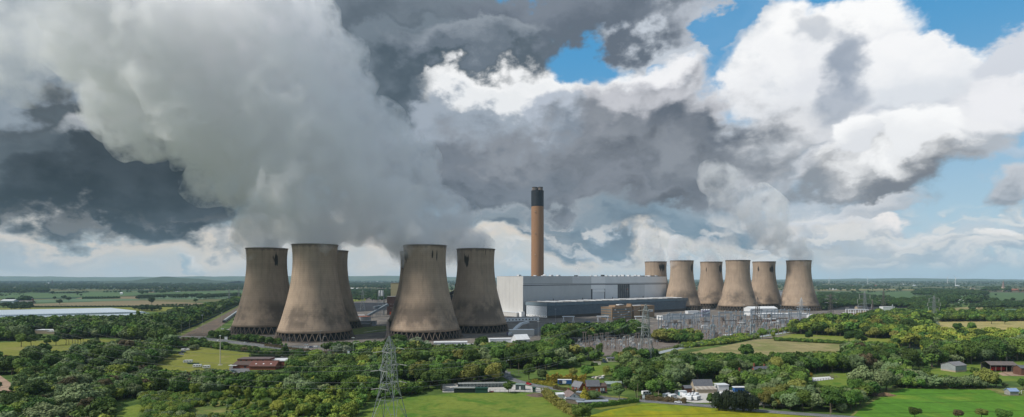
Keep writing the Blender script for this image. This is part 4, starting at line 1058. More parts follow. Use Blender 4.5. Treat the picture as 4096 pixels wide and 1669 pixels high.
# the near line runs across the view: its crossarms point away from the camera
pylon(A(1557, 292), math.radians(75), 44.5, 14.0, 'tall grey lattice pylon standing closest, before the near meadow', py_steel, thick=0.24, arms=((0.44, 7.0), (0.64, 8.0), (0.84, 6.0)))
pylon(A(1552, 655), math.radians(70), 27, 5.5, 'thin dark lattice mast against the edge of a tower behind the closest pylon', py_dark, thick=0.26, tension=False, arms=())
pylon(A(2583, 497), math.radians(62), 51.5, 14.0, 'grey lattice pylon beside the brown concrete substation', py_steel, thick=0.30)
pylon(A(3030, 868), math.radians(20), 45, 10.0, 'dark lattice pylon standing inside the switchyard', py_dark, thick=0.32, tension=False, arms=((0.55, 9), (0.78, 7)))
pylon(A(3205, 1060), math.radians(15), 38, 9.0, 'grey lattice pylon in front of the rightmost cooling tower', py_pale, thick=0.30, arms=((0.55, 8), (0.72, 7)))
pylon(A(3323, 1127), 0.2, 43, 9.0, 'dark lattice pylon right beside the rightmost cooling tower', py_dark, thick=0.32, arms=((0.6, 8), (0.76, 8), (0.9, 6)))
pylon(A(3459, 1198), 0.05, 46, 9.0, 'lattice pylon with three wide pale hooked arms over the tan shed', py_steel, thick=0.30, tension=False, drop=9, arms=((0.42, 12), (0.64, 14), (0.86, 10)))
pylon(A(3534, 1395), 0.1, 44, 9.0, 'dark lattice pylon behind the white block by the coal heap', py_dark, thick=0.30, arms=((0.45, 8), (0.85, 9)))
pylon(A(3570, 1127), 0.3, 22, 4.5, 'short pale lattice mast among the trees right of the coal heap', py_pale, thick=0.28, tension=False, arms=())
pylon(A(3736, 1013), 0.05, 43, 8.0, 'lattice pylon with pale hooked arms at the corner of the ripe field', py_steel, thick=0.28, tension=False, drop=6, arms=((0.52, 8), (0.70, 10), (0.88, 8)))
pylon(A(1451, 1270), 0.1, 48, 11.0, 'grey lattice pylon seen between the two trios of near towers', py_steel, thick=0.26, tension=False)
pylon(A(916, 1668), 0.1, 42, 8.0, 'distant lattice pylon left of the white dome', py_steel, thick=0.26, tension=False)
pylon(A(955, 1830), 0.1, 46, 8.0, 'distant lattice pylon just beside the white dome', py_steel, thick=0.26, tension=False)
pylon(A(3490, 1150), 0.1, 30, 4.0, 'slender tan lattice mast near the hooked pylon', py_dark, thick=0.3, tension=False, arms=())
pylon(A(209, 5200), 0.1, 55, 10.0, 'very distant pylon on the left skyline', py_dark, thick=0.6, tension=False)
# conductors
cable_m = material('conductor', (0.16, 0.165, 0.17), rough=0.5)
def span(a, b, sag, label, n=14):
    a, b = Vector(a), Vector(b)
    pts = [a.lerp(b, i / n) - Vector((0, 0, 4 * sag * (i / n) * (1 - i / n))) for i in range(n + 1)]
    return tag(MB().tube(pts, 0.07, n=3).build('power_line', cable_m, fix=False), label, 'cable', 'wires of the near pylon line')
pb = A(1557, 292); dirx = Vector((math.cos(math.radians(75 + 90)), math.sin(math.radians(75 + 90)), 0)); arm = Vector((math.cos(math.radians(75)), math.sin(math.radians(75)), 0))
for share, reach in ((0.44, 7.0), (0.64, 8.0), (0.84, 6.0)):
    for s in (-1, 1):
        tip = pb + arm * s * (reach + 1.6) + Vector((0, 0, share * 44.5))
        nm = ('lower', 'middle', 'upper')[(0.44, 0.64, 0.84).index(share)]; fr_ = 'nearer' if s < 0 else 'farther'
        span(tip + dirx * 4.6, tip + dirx * 300 + Vector((0, 60, 2)), 9, f'{nm} {fr_} wire running left from the closest pylon')
        span(tip - dirx * 4.6, A(2583, 497) + Vector((0, 0, (share + 0.15) * 51.5)) + arm * s * 7, 10, f'{nm} {fr_} wire running right from the closest pylon')

# ------------------------------------------------------------------ brown concrete substation
conc_b = material('brown_concrete', (0.235, 0.19, 0.155), (0.19, 0.155, 0.13), scale=0.4)
porc = material('brown_porcelain', (0.10, 0.065, 0.05), (0.13, 0.085, 0.065), scale=1.0, rough=0.35)
pale_steel = material('pale_blue_steel', (0.24, 0.29, 0.335), (0.30, 0.35, 0.40), scale=0.3, rough=0.5)
busbar = material('busbar_aluminium', (0.34, 0.36, 0.35), scale=0.5, rough=0.4)
def goalpost(name, p, rz, gap, h, over, w, mat, label, cat, group, braced=False, beam=None):
    t = thing(name, p, rz, label, cat, group)
    for x in (-gap / 2, gap / 2):
        if braced:
            for s in (-1, 1): MB().bar((x + s * 0.9, 0, 0), (x + s * 0.35, 0, h), w).build('post', mat, t)
            m2 = MB()
            for i in range(5): m2.bar((x - 0.8 + 0.1*i, 0, h*(i+0.3)/5.5), (x + 0.8 - 0.1*i, 0, h*(i+0.8)/5.5), w * 0.6)
            m2.build('bracing', mat, t)
            MB().box(x - 0.8, x + 0.8, -0.8, 0.8, h, h + 2.2).build('post_cap', mat, t)
        else: MB().box(x - w/2, x + w/2, -w/2, w/2, 0, h).build('post', mat, t)
    MB().box(-gap/2 - over, gap/2 + over, -w * 0.6, w * 0.6, h + 0.01, h + (beam or w * 1.1)).build('beam', mat, t)
    return t
SUBG = 'concrete gantries of the brown substation'
gl = [(2301, 1368, 2.6, 9, 1.2), (2338, 1384, 2.6, 14.5, 1.4), (2437, 1356, 2.6, 12, 1.4), (2488, 1354, 2.6, 12.5, 1.4), (2445, 1398, 9, 12, 1.2), (2508, 1385, 3, 11, 1.2), (2550, 1378, 3, 12, 1.2),
      (2360, 1372, 2.6, 8, 1.2), (2384, 1366, 2.6, 8, 1.2), (2406, 1362, 2.6, 8, 1.2), (2428, 1360, 2.6, 8, 1.2), (2507, 1350, 2.6, 8, 1.2), (2528, 1348, 2.6, 8, 1.2), (2548, 1346, 2.6, 9, 1.2), (2567, 1345, 2.6, 9, 1.2),
      (2641, 1362, 2.6, 8.5, 1.2), (2680, 1358, 2.6, 8.5, 1.2)]
ORD = ['first', 'second', 'third', 'fourth', 'fifth', 'sixth', 'seventh', 'eighth', 'ninth', 'tenth', 'eleventh', 'twelfth', 'thirteenth', 'fourteenth', 'fifteenth', 'sixteenth', 'seventeenth', 'eighteenth', 'nineteenth', 'twentieth']
for k, (px, py, gap, h, ov) in enumerate(sorted(gl)):
    size = 'tall' if h > 11 else 'low'
    goalpost('concrete_gantry', G(px, py), 0.05, gap, h, ov, 0.7, conc_b, f'{size} brown concrete gantry, {ORD[k]} from the left in the near substation', 'gantry', SUBG)
# post insulators on stands, one thing each
ip = thing('post_insulator', (0, 0, 0), 0, 'x', 'insulator')
MB().box(-0.25, 0.25, -0.25, 0.25, 0, 2.3).build('stand', conc_b, ip); MB().lathe([(2.3, 0.22), (2.5, 0.38), (2.7, 0.24), (2.9, 0.38), (3.1, 0.24), (3.3, 0.38), (3.5, 0.24), (3.7, 0.38), (4.0, 0.2)], 8, close=True).build('insulator_shed', porc, ip)
MB().box(-0.5, 0.5, -0.2, 0.2, 4.0, 4.25).build('cap', busbar, ip)
cb_ = thing('circuit_breaker', (0, 0, 0), 0, 'x', 'breaker')
MB().box(-1.2, 1.2, -0.7, 0.7, 0, 1.5).build('cabinet', pale_steel, cb_)
for x in (-0.8, 0, 0.8): MB().lathe([(1.5, 0.2), (1.7, 0.33), (1.9, 0.2), (2.1, 0.33), (2.3, 0.2), (2.5, 0.33), (3.4, 0.16)], 7, x=x, close=True).build('bushing', insul, cb_)
dsc = thing('disconnector', (0, 0, 0), 0, 'x', 'disconnector')
for x in (-2.2, 2.2): MB().box(x - 0.2, x + 0.2, -0.2, 0.2, 0, 3.6).build('post', pale_steel, dsc)
MB().bar((-2.4, 0, 3.7), (2.4, 0, 3.7), 0.35).build('base_beam', pale_steel, dsc)
for x in (-2, 0, 2):
    MB().bar((x, 0, 3.9), (x + 0.9, 0, 5.6), 0.28).build('blade', busbar, dsc)
rr = random.Random(33)
SG = 'post insulators of the brown substation'
def in_poly(x, y, P):
    c = False
    for (x0, y0), (x1, y1) in zip(P, P[1:] + P[:1]):
        if (y0 > y) != (y1 > y) and x < (x1 - x0) * (y - y0) / (y1 - y0) + x0: c = not c
    return c
SUBP = [(2262, 1382), (2390, 1362), (2580, 1348), (2700, 1352), (2720, 1362), (2620, 1386), (2480, 1408), (2380, 1400)]
n_ins = 0
for j in range(9):
    for i in range(26):
        px = 2262 + i * 18 + (j % 2) * 7; py = 1350 + j * 6.6 + rr.uniform(-1, 1)
        if not in_poly(px, py, SUBP) or rr.random() < 0.15: continue
        p = G(px, py)
        w = rr.random()
        side = 'left' if px < 2420 else 'middle' if px < 2560 else 'right'
        if w < 0.62: place(ip, p, rr.uniform(-0.1, 0.1), f'brown post insulator in the {side} part of the near substation', SG)
        elif w < 0.82: place(cb_, p, 0.05, f'grey circuit breaker in the {side} part of the near substation', 'circuit breakers of the near substation')
        else: place(dsc, p, 0.9, f'pale disconnector frame in the {side} part of the near substation', 'disconnectors of the near substation')
for k, (a_, b_) in enumerate((((2290, 1372), (2440, 1360)), ((2300, 1376), (2560, 1352)), ((2330, 1384), (2600, 1358)), ((2400, 1394), (2660, 1364)), ((2250, 1378), (2320, 1366)))):
    p, q = G(*a_), G(*b_)
    t = thing('busbar_run', (p.x, p.y, 0), 0, f'pale tubular busbar run, {ORD[k]} row back in the near substation', 'busbar', 'busbars of the near substation')
    d = q - p; L = d.length
    MB().bar((0, 0, 5.6), (d.x, d.y, 5.6), 0.3).build('tube', busbar, t)
    for i in range(int(L / 9) + 1):
        c = d * (i * 9 / L); MB().bar((c.x, c.y, 0), (c.x, c.y, 5.4), 0.3).build('support', pale_steel, t)
# ------------------------------------------------------------------ the big switchyard
SW = 'steel gantries of the big switchyard'
def SWP(s, r):
    """s along the yard (0 left to 1 right), r from the front row (0) to the back row (1)"""
    a = G(2640, 1352).lerp(G(3170, 1330), s); b = G(2640, 1296).lerp(G(3300, 1262), s)
    return a.lerp(b, r)
rows = [(0.20, 5, py_dark, 14.0, 'rust brown'), (0.36, 7, pale_steel, 18.0, 'pale blue'), (0.52, 6, pale_steel, 20.0, 'pale blue'), (0.68, 7, pale_steel, 18.0, 'pale blue'), (0.84, 6, pale_steel, 17.0, 'pale blue')]
for j, (r, n, m_, h, cn) in enumerate(rows):
    for i in range(n):
        s = (i + 0.5 + 0.25 * (j % 2)) / n * 0.94
        p = SWP(s, r)
        goalpost('steel_gantry', p, 0.18 if m_ is pale_steel else 0.22, 20 if m_ is pale_steel else 17, h, 1.0, 0.42, m_, f'{cn} steel gantry, {ORD[i]} from the left in row {ORD[j]} of the big switchyard', 'gantry', SW, braced=(m_ is pale_steel), beam=1.0)
for i, (px, py, h) in enumerate(((2640, 1320, 17), (2668, 1335, 15), (2700, 1345, 14), (2922, 1352, 13), (2955, 1350, 11), (3010, 1352, 15), (2850, 1360, 16), (3060, 1340, 14))):
    goalpost('steel_gantry', G(px, py), 0.4, 5.0, h, 0.6, 0.4, pale_steel, f'narrow pale steel gantry, {ORD[i]} along the front of the big switchyard', 'gantry', SW, braced=True, beam=0.8)
SWPOLY = [(2625, 1352), (2640, 1300), (2900, 1270), (3290, 1262), (3320, 1284), (3160, 1336), (2920, 1362), (2760, 1374)]
rr = random.Random(44)
cnt = 0
for j in range(14):
    py = 1366 - j * 7.2
    for i in range(40):
        px = 2610 + i * 18 + (j % 2) * 9 + rr.uniform(-2, 2)
        if not in_poly(px, py, SWPOLY) or rr.random() < 0.22 or cnt > 285: continue
        p = G(px, py); w = rr.random(); cnt += 1
        side = 'left' if px < 2800 else 'middle' if px < 3000 else 'right'
        dep = 'front' if j < 5 else 'middle' if j < 9 else 'back'
        if w < 0.5: o = place(ip, p, 0, f'brown post insulator, {dep} {side} of the big switchyard', 'post insulators of the big switchyard', rr.uniform(1.1, 1.7))
        elif w < 0.78: o = place(dsc, p, rr.choice([0.2, 1.1, 0.7]), f'pale disconnector, {dep} {side} of the big switchyard', 'disconnectors of the big switchyard', rr.uniform(1.1, 1.5))
        else: o = place(cb_, p, 0.1, f'grey circuit breaker, {dep} {side} of the big switchyard', 'circuit breakers of the big switchyard', rr.uniform(1.1, 1.6))
tr = thing('transformer', (0, 0, 0), 0, 'x', 'transformer')
MB().box(-3, 3, -2, 2, 0.4, 4.2).build('tank', material('transformer_grey', (0.20, 0.17, 0.15), (0.15, 0.13, 0.115), scale=0.5), tr)
for x in (-2, 0, 2): MB().lathe([(4.2, 0.3), (4.6, 0.5), (4.9, 0.3), (5.2, 0.5), (5.5, 0.3), (6.6, 0.2)], 8, x=x, close=True).build('bushing', porc, tr)
for y in (-2.4, 2.4):
    for i in range(5): MB().box(-2.6 + i * 1.1, -1.9 + i * 1.1, y - 0.35, y + 0.35, 0.8, 3.8).build('radiator', M('transformer_grey'), tr)
MB().bar((-2.6, 0, 5.1), (2.4, 0, 5.1), 1.0).build('conservator', M('transformer_grey'), tr)
for k, (px, py) in enumerate(((2700, 1300), (2760, 1296), (2820, 1290), (2890, 1285), (2960, 1280), (3020, 1276), (2990, 1345), (2860, 1352), (3080, 1270))):
    place(tr, G(px, py), 0.2, f'brown power transformer with bushings, {ORD[k]} of those in the big switchyard', 'power transformers of the big switchyard', 1.2)
for k, (px, py, L) in enumerate(((2665, 1325, 9), (2960, 1300, 10), (2905, 1352, 9), (2655, 1312, 7), (3090, 1298, 12), (3185, 1282, 14), (2810, 1312, 9))):
    t = thing('switch_house', G(px, py), 0.15, f'small {"white" if k % 2 == 0 else "brick"} switch house, {ORD[k]} in the big switchyard', 'hut', 'switch houses of the big switchyard')
    MB().box(0, L, 0, 6, 0, 3.4).build('wall', sheetw if k % 2 == 0 else M('red_brown_brick'), t); MB().box(-0.3, L + 0.3, -0.3, 6.3, 3.4, 3.8).build('roof', sheetw, t)
    MB().box(L * 0.4, L * 0.4 + 1.2, -0.06, 0.05, 0, 2.2).build('door', grey_a, t)
# poles and masts on and round the site
lamp_post_m = material('pole_steel', (0.42, 0.43, 0.43), (0.35, 0.36, 0.36), scale=0.3, rough=0.5)
wood_pole = material('timber_pole', (0.20, 0.15, 0.11), (0.25, 0.19, 0.14), scale=1.0)
def lamp_post(p, h, label, head='flood', m=None, group='lamp posts and floodlight masts', r=0.16):
    t = thing('lamp_post', p, 0, label, 'lamp post', group)
    MB().cyl(0, 0, 0, h, r, r * 0.6, n=7).build('pole', m or lamp_post_m, t)
    if head == 'flood':
        MB().box(-1.2, 1.2, -0.25, 0.25, h, h + 0.35).build('head_frame', lamp_post_m, t)
        for x in (-0.9, 0, 0.9): MB().box(x - 0.3, x + 0.3, -0.5, -0.26, h - 0.1, h + 0.5).build('floodlight', sheetw, t)
    elif head == 'arm':
        MB().bar((0, 0, h), (1.6, 0, h + 0.3), 0.12).build('arm', lamp_post_m, t); MB().box(1.4, 2.2, -0.15, 0.15, h + 0.2, h + 0.4).build('lamp_head', sheetw, t)
    return t
for px, py, h, lab, hd in (
    (887, 1320, 24, 'tall floodlight mast beside the railway train', 'flood'), (810, 1333, 24, 'tall floodlight mast left of the sidings', 'flood'),
    (1413, 1453, 22, 'cream floodlight mast in front of the silver willows', 'flood'), (2153, 1362, 22, 'pale mast at the end of the yard road', 'flood'),
    (2222, 1290, 22, 'slim lamp mast before the louvred turbine hall', 'flood'), (2421, 1350, 27, 'slim mast rising from the dark trees before the office', 'flood'),
    (2549, 1345, 25, 'slim pale mast left of the pylon by the near substation', 'flood'), (2976, 1258, 20, 'lamp mast at the foot of a far tower', 'flood'),
    (3123, 1262, 20, 'lamp mast between the last two far towers', 'flood'), (2804, 1345, 18, 'slim mast at the front of the big switchyard', 'flood'),
    (1281, 1390, 18, 'thin lamp mast below the largest looking tower', 'arm'), (1292, 1440, 21, 'thin lamp pole on the verge left of the cream mast', 'arm'),
    (1149, 1400, 12, 'short lamp pole beside the main road', 'arm'), (1322, 1425, 9, 'lamp pole at the main road bend', 'arm'),
    (1686, 1500, 9, 'lamp pole on the road in the central trees', 'arm'), (1749, 1492, 11, 'timber pole on the road in the central trees', 'none'),
    (2025, 1512, 13, 'lamp post at the lane junction', 'arm'), (2075, 1505, 10, 'timber pole left of the green lawn', 'none'),
    (2182, 1518, 10, 'timber pole at the corner of the golden hedge', 'none'), (2155, 1480, 9, 'timber pole behind the lane junction', 'none'),
    (2551, 1600, 10, 'timber pole beside the lane by the crop field', 'none'), (176, 1452, 7, 'street lamp in the left hand wood', 'arm'),
    (3321, 1665, 7, 'timber pole at the lane bend before the field', 'none'), (1262, 1458, 10, 'lamp pole beside the club car park', 'arm'),
    (2328, 1440, 9, 'timber pole at the corner of the green fence', 'none'), (3016, 1365, 9, 'timber pole on the bank beside the service road', 'none'),
    (3445, 1258, 26, 'tall slim pale mast beside the hooked pylon', 'none'), (3284, 1250, 20, 'slim mast right of the rightmost tower', 'none'),
    (725, 1336, 14, 'signal pole where the railway meets the bridge', 'arm'), (758, 1320, 13, 'signal pole beside the railway fence', 'arm'),
): lamp_post(G(px, py), h, lab, hd, wood_pole if hd == 'none' else None)
for px, d in ((3283, 1150), (3290, 1150)):
    pass
# fences: posts and rails of their own
def fence(pts, h, label, mat, step=4.0, rails=2, solid=False, group=None, z=0.1):
    P = [G(*p) for p in pts]
    t = thing('fence', (P[0].x, P[0].y, z), 0, label, 'fence', group); o0 = Vector((P[0].x, P[0].y, 0)); n = 0
    pm = MB().box(-0.09, 0.09, -0.09, 0.09, 0, h).mesh('post', mat)
    for a, b in zip(P, P[1:]):
        L = (b - a).length; k = max(1, int(L / step))
        for i in range(k):
            p = a.lerp(b, i / k) - o0; o = link('post', pm, t); o.location = p; n += 1
        for r in range(rails):
            zz = h * (r + 0.7) / (rails)
            MB().bar(a - o0 + Vector((0, 0, zz)), b - o0 + Vector((0, 0, zz)), 0.07, 0.12).build('rail', mat, t)
        if solid:
            m2 = MB(); kk = int(L / 0.9); d = (b - a) / max(kk, 1)
            for i in range(kk):
                m2.bar(a - o0 + d * (i + 0.5) + Vector((0, 0, 0.1)), a - o0 + d * (i + 0.5) + Vector((0, 0, h)), 0.24, 0.05)
            m2.build('palings', mat, t)['kind'] = 'stuff'
    return t
fg = material('green_fence', (0.03, 0.075, 0.05), (0.045, 0.09, 0.06), scale=1.0)
fgrey = material('grey_fence', (0.20, 0.215, 0.22), scale=1.0)
ftim = material('weathered_timber', (0.20, 0.165, 0.135), (0.15, 0.125, 0.105), scale=1.0)
fence([(2640, 1404), (2760, 1382), (2900, 1361), (3040, 1340), (3140, 1324)], 3.0, 'long dark palisade fence along the pale service road', material('dark_palisade', (0.085, 0.09, 0.06), (0.11, 0.11, 0.075), scale=1.0), solid=True, step=5)
fence([(2330, 1448), (2430, 1432), (2640, 1410)], 2.4, 'dark green mesh fence below the near substation', fg, solid=True, step=4)
fence([(700, 1336), (790, 1301), (880, 1258), (985, 1206)], 2.6, 'dark blue-green fence along the railway embankment', material('blue_green_fence', (0.02, 0.045, 0.055), scale=1.0), solid=True, step=6)
fence([(2130, 1560), (2200, 1568)], 2.2, 'grey green palisade fence at the lane beside the storage yard', fg, solid=True, step=3)
fence([(1880, 1571), (2040, 1571), (2160, 1571)], 2.0, 'thin mesh fence along the front of the storage yard', fgrey, step=3, rails=2)
fence([(3090, 1300), (3170, 1288), (3200, 1272)], 2.4, 'grey fence at the right corner of the switchyard', fgrey, solid=True, step=4)
fence([(2360, 1586), (2420, 1592), (2480, 1597)], 1.7, 'brown timber panel fence behind the bungalow garden', ftim, solid=True, step=2.4)
fence([(2495, 1602), (2540, 1606)], 1.4, 'short grey picket fence beside the lane', ftim, solid=True, step=2.4)
fence([(1060, 1394), (1290, 1396), (1420, 1394), (1540, 1388)], 2.4, 'dark security fence below the near towers', steel_d, step=5, rails=2)

# ------------------------------------------------------------------ vehicles
tyre = material('tyre', (0.015, 0.015, 0.016)); rim_a = material('wheel_rim', (0.35, 0.35, 0.36), rough=0.4)
wscreen = material('car_glass', (0.02, 0.025, 0.03), rough=0.1, spec=0.6)
def paint(name, c): return material('car_paint_' + name, c, tuple(v * 0.95 for v in c), rough=0.3, spec=0.5)
lampw = material('headlight', (0.7, 0.7, 0.68), rough=0.2); lampr = material('tail_light', (0.35, 0.02, 0.02), rough=0.3)
def wheels(t, xs, w, r=0.33):
    for x in xs:
        for s in (-1, 1):
            wh = MB(); n = 12
            wh.add([(x + r*math.cos(2*math.pi*i/n), s*w + dy, r + r*math.sin(2*math.pi*i/n)) for dy in (-0.11, 0.11) for i in range(n)],
                   [(i, (i+1) % n, n+(i+1) % n, n+i) for i in range(n)] + [tuple(range(n)), tuple(range(n, 2*n))])
            wo = wh.build('wheel', tyre, t)
            MB().box(x - r*0.5, x + r*0.5, s*(w + 0.1) - 0.03, s*(w + 0.1) + 0.03, r*0.5, r*1.5).build('rim', rim_a, wo)
def car(p, rz, colour, m, label, group=None, estate=False):
    t = thing('car', p + Vector((0, 0, 0.16)), rz, label, 'car', group)
    body = [(-2.1, 0.25), (2.1, 0.25), (2.15, 0.62), (1.95, 0.86), (0.95, 0.98), (-2.0, 0.98), (-2.15, 0.6)]
    n = len(body)
    mb = MB(); mb.add([(x, y, z) for y in (-0.86, 0.86) for x, z in body], [(i, (i+1) % n, n+(i+1) % n, n+i) for i in range(n)] + [tuple(range(n)), tuple(range(n, 2*n))])
    mb.build('body', m, t)
    top = -1.9 if estate else -1.35
    cabin = [(0.95, 0.985, 0.78), (-2.0 if estate else -1.85, 0.985, 0.78), (top, 1.45, 0.64), (0.25, 1.45, 0.64)]
    MB().add([(x, s*w, z) for s in (-1, 1) for x, z, w in cabin], [(0, 1, 2, 3), (4, 5, 6, 7), (0, 1, 5, 4), (1, 2, 6, 5), (2, 3, 7, 6), (3, 0, 4, 7)]).build('windows', wscreen, t)
    MB().box(top + 0.05, 0.22, -0.62, 0.62, 1.452, 1.50).build('roof', m, t)
    for s in (-0.62, 0.62):
        MB().box(2.08, 2.17, s - 0.18, s + 0.18, 0.62, 0.76).build('headlight', lampw, t); MB().box(-2.14, -2.06, s - 0.16, s + 0.16, 0.7, 0.88).build('tail_light', lampr, t)
    wheels(t, (-1.3, 1.3), 0.80)
    return t
def van(p, rz, m, label, group=None):
    t = thing('van', p + Vector((0, 0, 0.16)), rz, label, 'van', group)
    prof = [(-2.6, 0.4), (2.6, 0.4), (2.65, 1.0), (1.9, 1.25), (1.3, 2.1), (0.9, 2.25), (-2.6, 2.25)]; n = len(prof)
    MB().add([(x, y, z) for y in (-0.95, 0.95) for x, z in prof], [(i, (i+1) % n, n+(i+1) % n, n+i) for i in range(n)] + [tuple(range(n)), tuple(range(n, 2*n))]).build('body', m, t)
    for s in (-1, 1): MB().add([(1.25, s*0.96, 1.3), (1.75, s*0.96, 1.3), (1.25, s*0.96, 2.0), (0.5, s*0.96, 2.0), (0.5, s*0.96, 1.3)], [(1, 2, 3, 4, 0)]).build('side_window', wscreen, t)
    MB().add([(1.93, -0.85, 1.28), (1.93, 0.85, 1.28), (1.34, 0.8, 2.08), (1.34, -0.8, 2.08)], [(0, 1, 2, 3)]).build('windscreen', wscreen, t)
    wheels(t, (-1.6, 1.7), 0.88, 0.36)
    return t
def caravan(p, rz, label, group=None, L=5.6, m=None):
    t = thing('caravan', p, rz, label, 'caravan', group); m = m or sheetw; h = 2.55
    prof = [(-L/2, 0.55), (L/2 - 0.2, 0.5), (L/2 + 0.15, 1.0), (L/2 - 0.15, 2.1), (L/2 - 0.6, h), (-L/2 + 0.2, h), (-L/2, h - 0.3)]; n = len(prof)
    MB().add([(x, y, z) for y in (-1.12, 1.12) for x, z in prof], [(i, (i+1) % n, n+(i+1) % n, n+i) for i in range(n)] + [tuple(range(n)), tuple(range(n, 2*n))]).build('body', m, t)
    for s in (-1, 1):
        for x in (-L*0.33, 0.1, L*0.3): MB().box(x - 0.5, x + 0.45, s*1.13 - 0.02, s*1.13 + 0.02, 1.35, 2.0).build('window', wscreen, t)
        MB().box(-L*0.5 + 0.3, L*0.5 - 0.3, s*1.13 - 0.015, s*1.13 + 0.015, 0.85, 1.0).build('stripe', grey_a, t)
    MB().box(-0.9, -0.3, 1.12, 1.15, 0.6, 2.3).build('door', grey_b, t)
    MB().box(-0.6, 0.3, -0.4, 0.4, h, h + 0.12).build('roof_hatch', grey_b, t)
    MB().bar((L/2, 0, 0.5), (L/2 + 1.2, 0, 0.45), 0.12).build('tow_bar', steel_d, t)
    wheels(t, (0.0,), 1.0, 0.33)
    return t
W_, R_, K_, B_, S_, D_ = paint('white', (0.78, 0.79, 0.80)), paint('red', (0.45, 0.015, 0.02)), paint('black', (0.015, 0.016, 0.02)), paint('blue', (0.02, 0.05, 0.20)), paint('silver', (0.42, 0.45, 0.47)), paint('grey', (0.10, 0.11, 0.12))
def on(Q, frac, off=0.0):
    k = min(int(frac * (len(Q) - 1)), len(Q) - 2); a, b = Q[k], Q[k+1]; t = frac * (len(Q) - 1) - k
    d = (b - a).normalized(); p = a.lerp(b, t) + Vector((-d.y, d.x, 0)) * off
    return p, math.atan2(d.y, d.x)
def near_q(Q, px, off=0.0, flip=False):
    best = min(range(len(Q) - 1), key=lambda i: abs(CX + Q[i].x * F / Q[i].y - px)); a, b = Q[best], Q[best + 1]
    d = (b - a).normalized(); p = a + Vector((-d.y, d.x, 0)) * off
    return p, math.atan2(d.y, d.x) + (math.pi if flip else 0)
p, r = near_q(LANE_Q, 2730, -1.7); car(p, r, '', W_, 'white hatchback driving on the lane past the crop field')
p, r = near_q(LANE_Q, 2128, 1.6, True); car(p, r, '', R_, 'red car on the lane beside the storage yard', estate=True)
p, r = near_q(LANE_Q, 2023, 1.4); van(p, r, D_, 'dark grey van at the lane junction behind the lone tree')
for px, off, m, lab, fl in ((752, 3, W_, 'white van-like car on the railway bridge', 0), (808, -3, W_, 'white car just past the railway bridge', 1), (880, -3, W_, 'white car on the main road behind the field mast', 1), (962, 3, S_, 'silver car on the main road right of the field mast', 0), (1190, 3, K_, 'black car on the main road before the club trees', 0), (1212, -3, S_, 'silver car behind the black one on the main road', 1), (1226, 4, W_, 'white car near the end of the main road', 0)):
    p, r = near_q(MAIN_Q, px, off, fl); car(p, r, '', m, lab, 'cars on the main road', estate=True)
cp = 'cars parked below the near towers'
for px, py, m, lab in ((1225, 1382, S_, 'silver car parked alone below the largest looking tower'), (1228, 1392, W_, 'white car parked beside a blue one below the towers'), (1244, 1391, B_, 'dark blue car parked beside a white one below the towers'), (1262, 1388, W_, 'white car parked right of the dark blue one below the towers'), (1328, 1384, W_, 'white car parked near the silver willows'), (1455, 1392, W_, 'white car parked under the silver willows'), (1512, 1382, S_, 'silver car parked in the row beside the pylon'), (1520, 1384, K_, 'black car parked in the row beside the pylon'), (1530, 1384, W_, 'white car parked in the row beside the pylon'), (1538, 1383, B_, 'blue car parked in the row beside the pylon'), (910, 1322, W_, 'white car beside the sidings next to the first tower'), (890, 1318, W_, 'white van-like car near the sidings cabins')):
    car(G(px, py), RNG.uniform(-0.4, 0.4), '', m, lab, cp)
car(G(1086, 1452), 0.2, '', B_, 'dark blue car alone in the club car park', estate=True)
car(G(1120, 1455), 0.5, '', S_, 'silver car under the trees of the club car park')
car(G(933, 1488), 0.6, '', material('car_paint_teal', (0.10, 0.22, 0.24), rough=0.3), 'pale teal car on the club drive')
van(G(1352, 1456), 0.1, W_, 'white van parked behind the central trees')
car(G(2208, 1576), 1.2, '', K_, 'black car parked beside the bungalow drive')
car(G(2416, 1574), 0.05, '', K_, 'black car parked before the brick house conservatory', estate=True)
car(G(2422, 1452), 0.1, '', material('car_paint_slate', (0.05, 0.09, 0.16), rough=0.3), 'slate blue car beside the mobile home')
car(G(2840, 1343), 0.1, '', paint('royal', (0.03, 0.10, 0.40)), 'royal blue car at the switchyard corner')
car(G(2850, 1341), 0.1, '', W_, 'white car at the switchyard corner')
car(G(3163, 1512), 0.4, '', R_, 'red pickup half hidden left of the yellow bush', estate=True)
# camping field
cg_ = 'caravans on the camping field'
caravan(G(752, 1452), math.pi + 0.12, 'white caravan with the green windbreak on the camping field', cg_, 7.2)
caravan(G(790, 1470), 0.1, 'white caravan behind the tree tops on the camping field', cg_, 6.6)
caravan(G(826, 1474), math.pi + 0.1, 'small white caravan with yellow marks, right of the others on the field', cg_, 5.4)
van(G(736, 1404), 0.0, W_, 'white van parked at the top of the camping field')
van(G(750, 1403), math.pi, sheetw, 'white motorhome nose to nose with the van on the camping field')
car(G(732, 1409), 0.3, '', material('car_paint_azure', (0.04, 0.16, 0.26), rough=0.3), 'azure car beside the hedge of the camping field')
car(G(722, 1414), 0.3, '', D_, 'dark grey car nearest the hedge on the camping field', estate=True)
car(G(726, 1420), -0.2, '', S_, 'silver car parked last in the row on the camping field')
wb = thing('windbreak', G(760, 1457), 0.05, 'dark green windbreak beside the caravan', 'windbreak')
for i in range(9): MB().bar((i * 1.25 - 2, -0.4, 0), (i * 1.25 - 2, -0.4, 1.4), 0.08).build('stake', ftim, wb)
for i in range(8): MB().box(i * 1.25 - 1.95, i * 1.25 - 0.8, -0.43, -0.38, 0.1, 1.25).build('cloth_panel', green_p, wb)
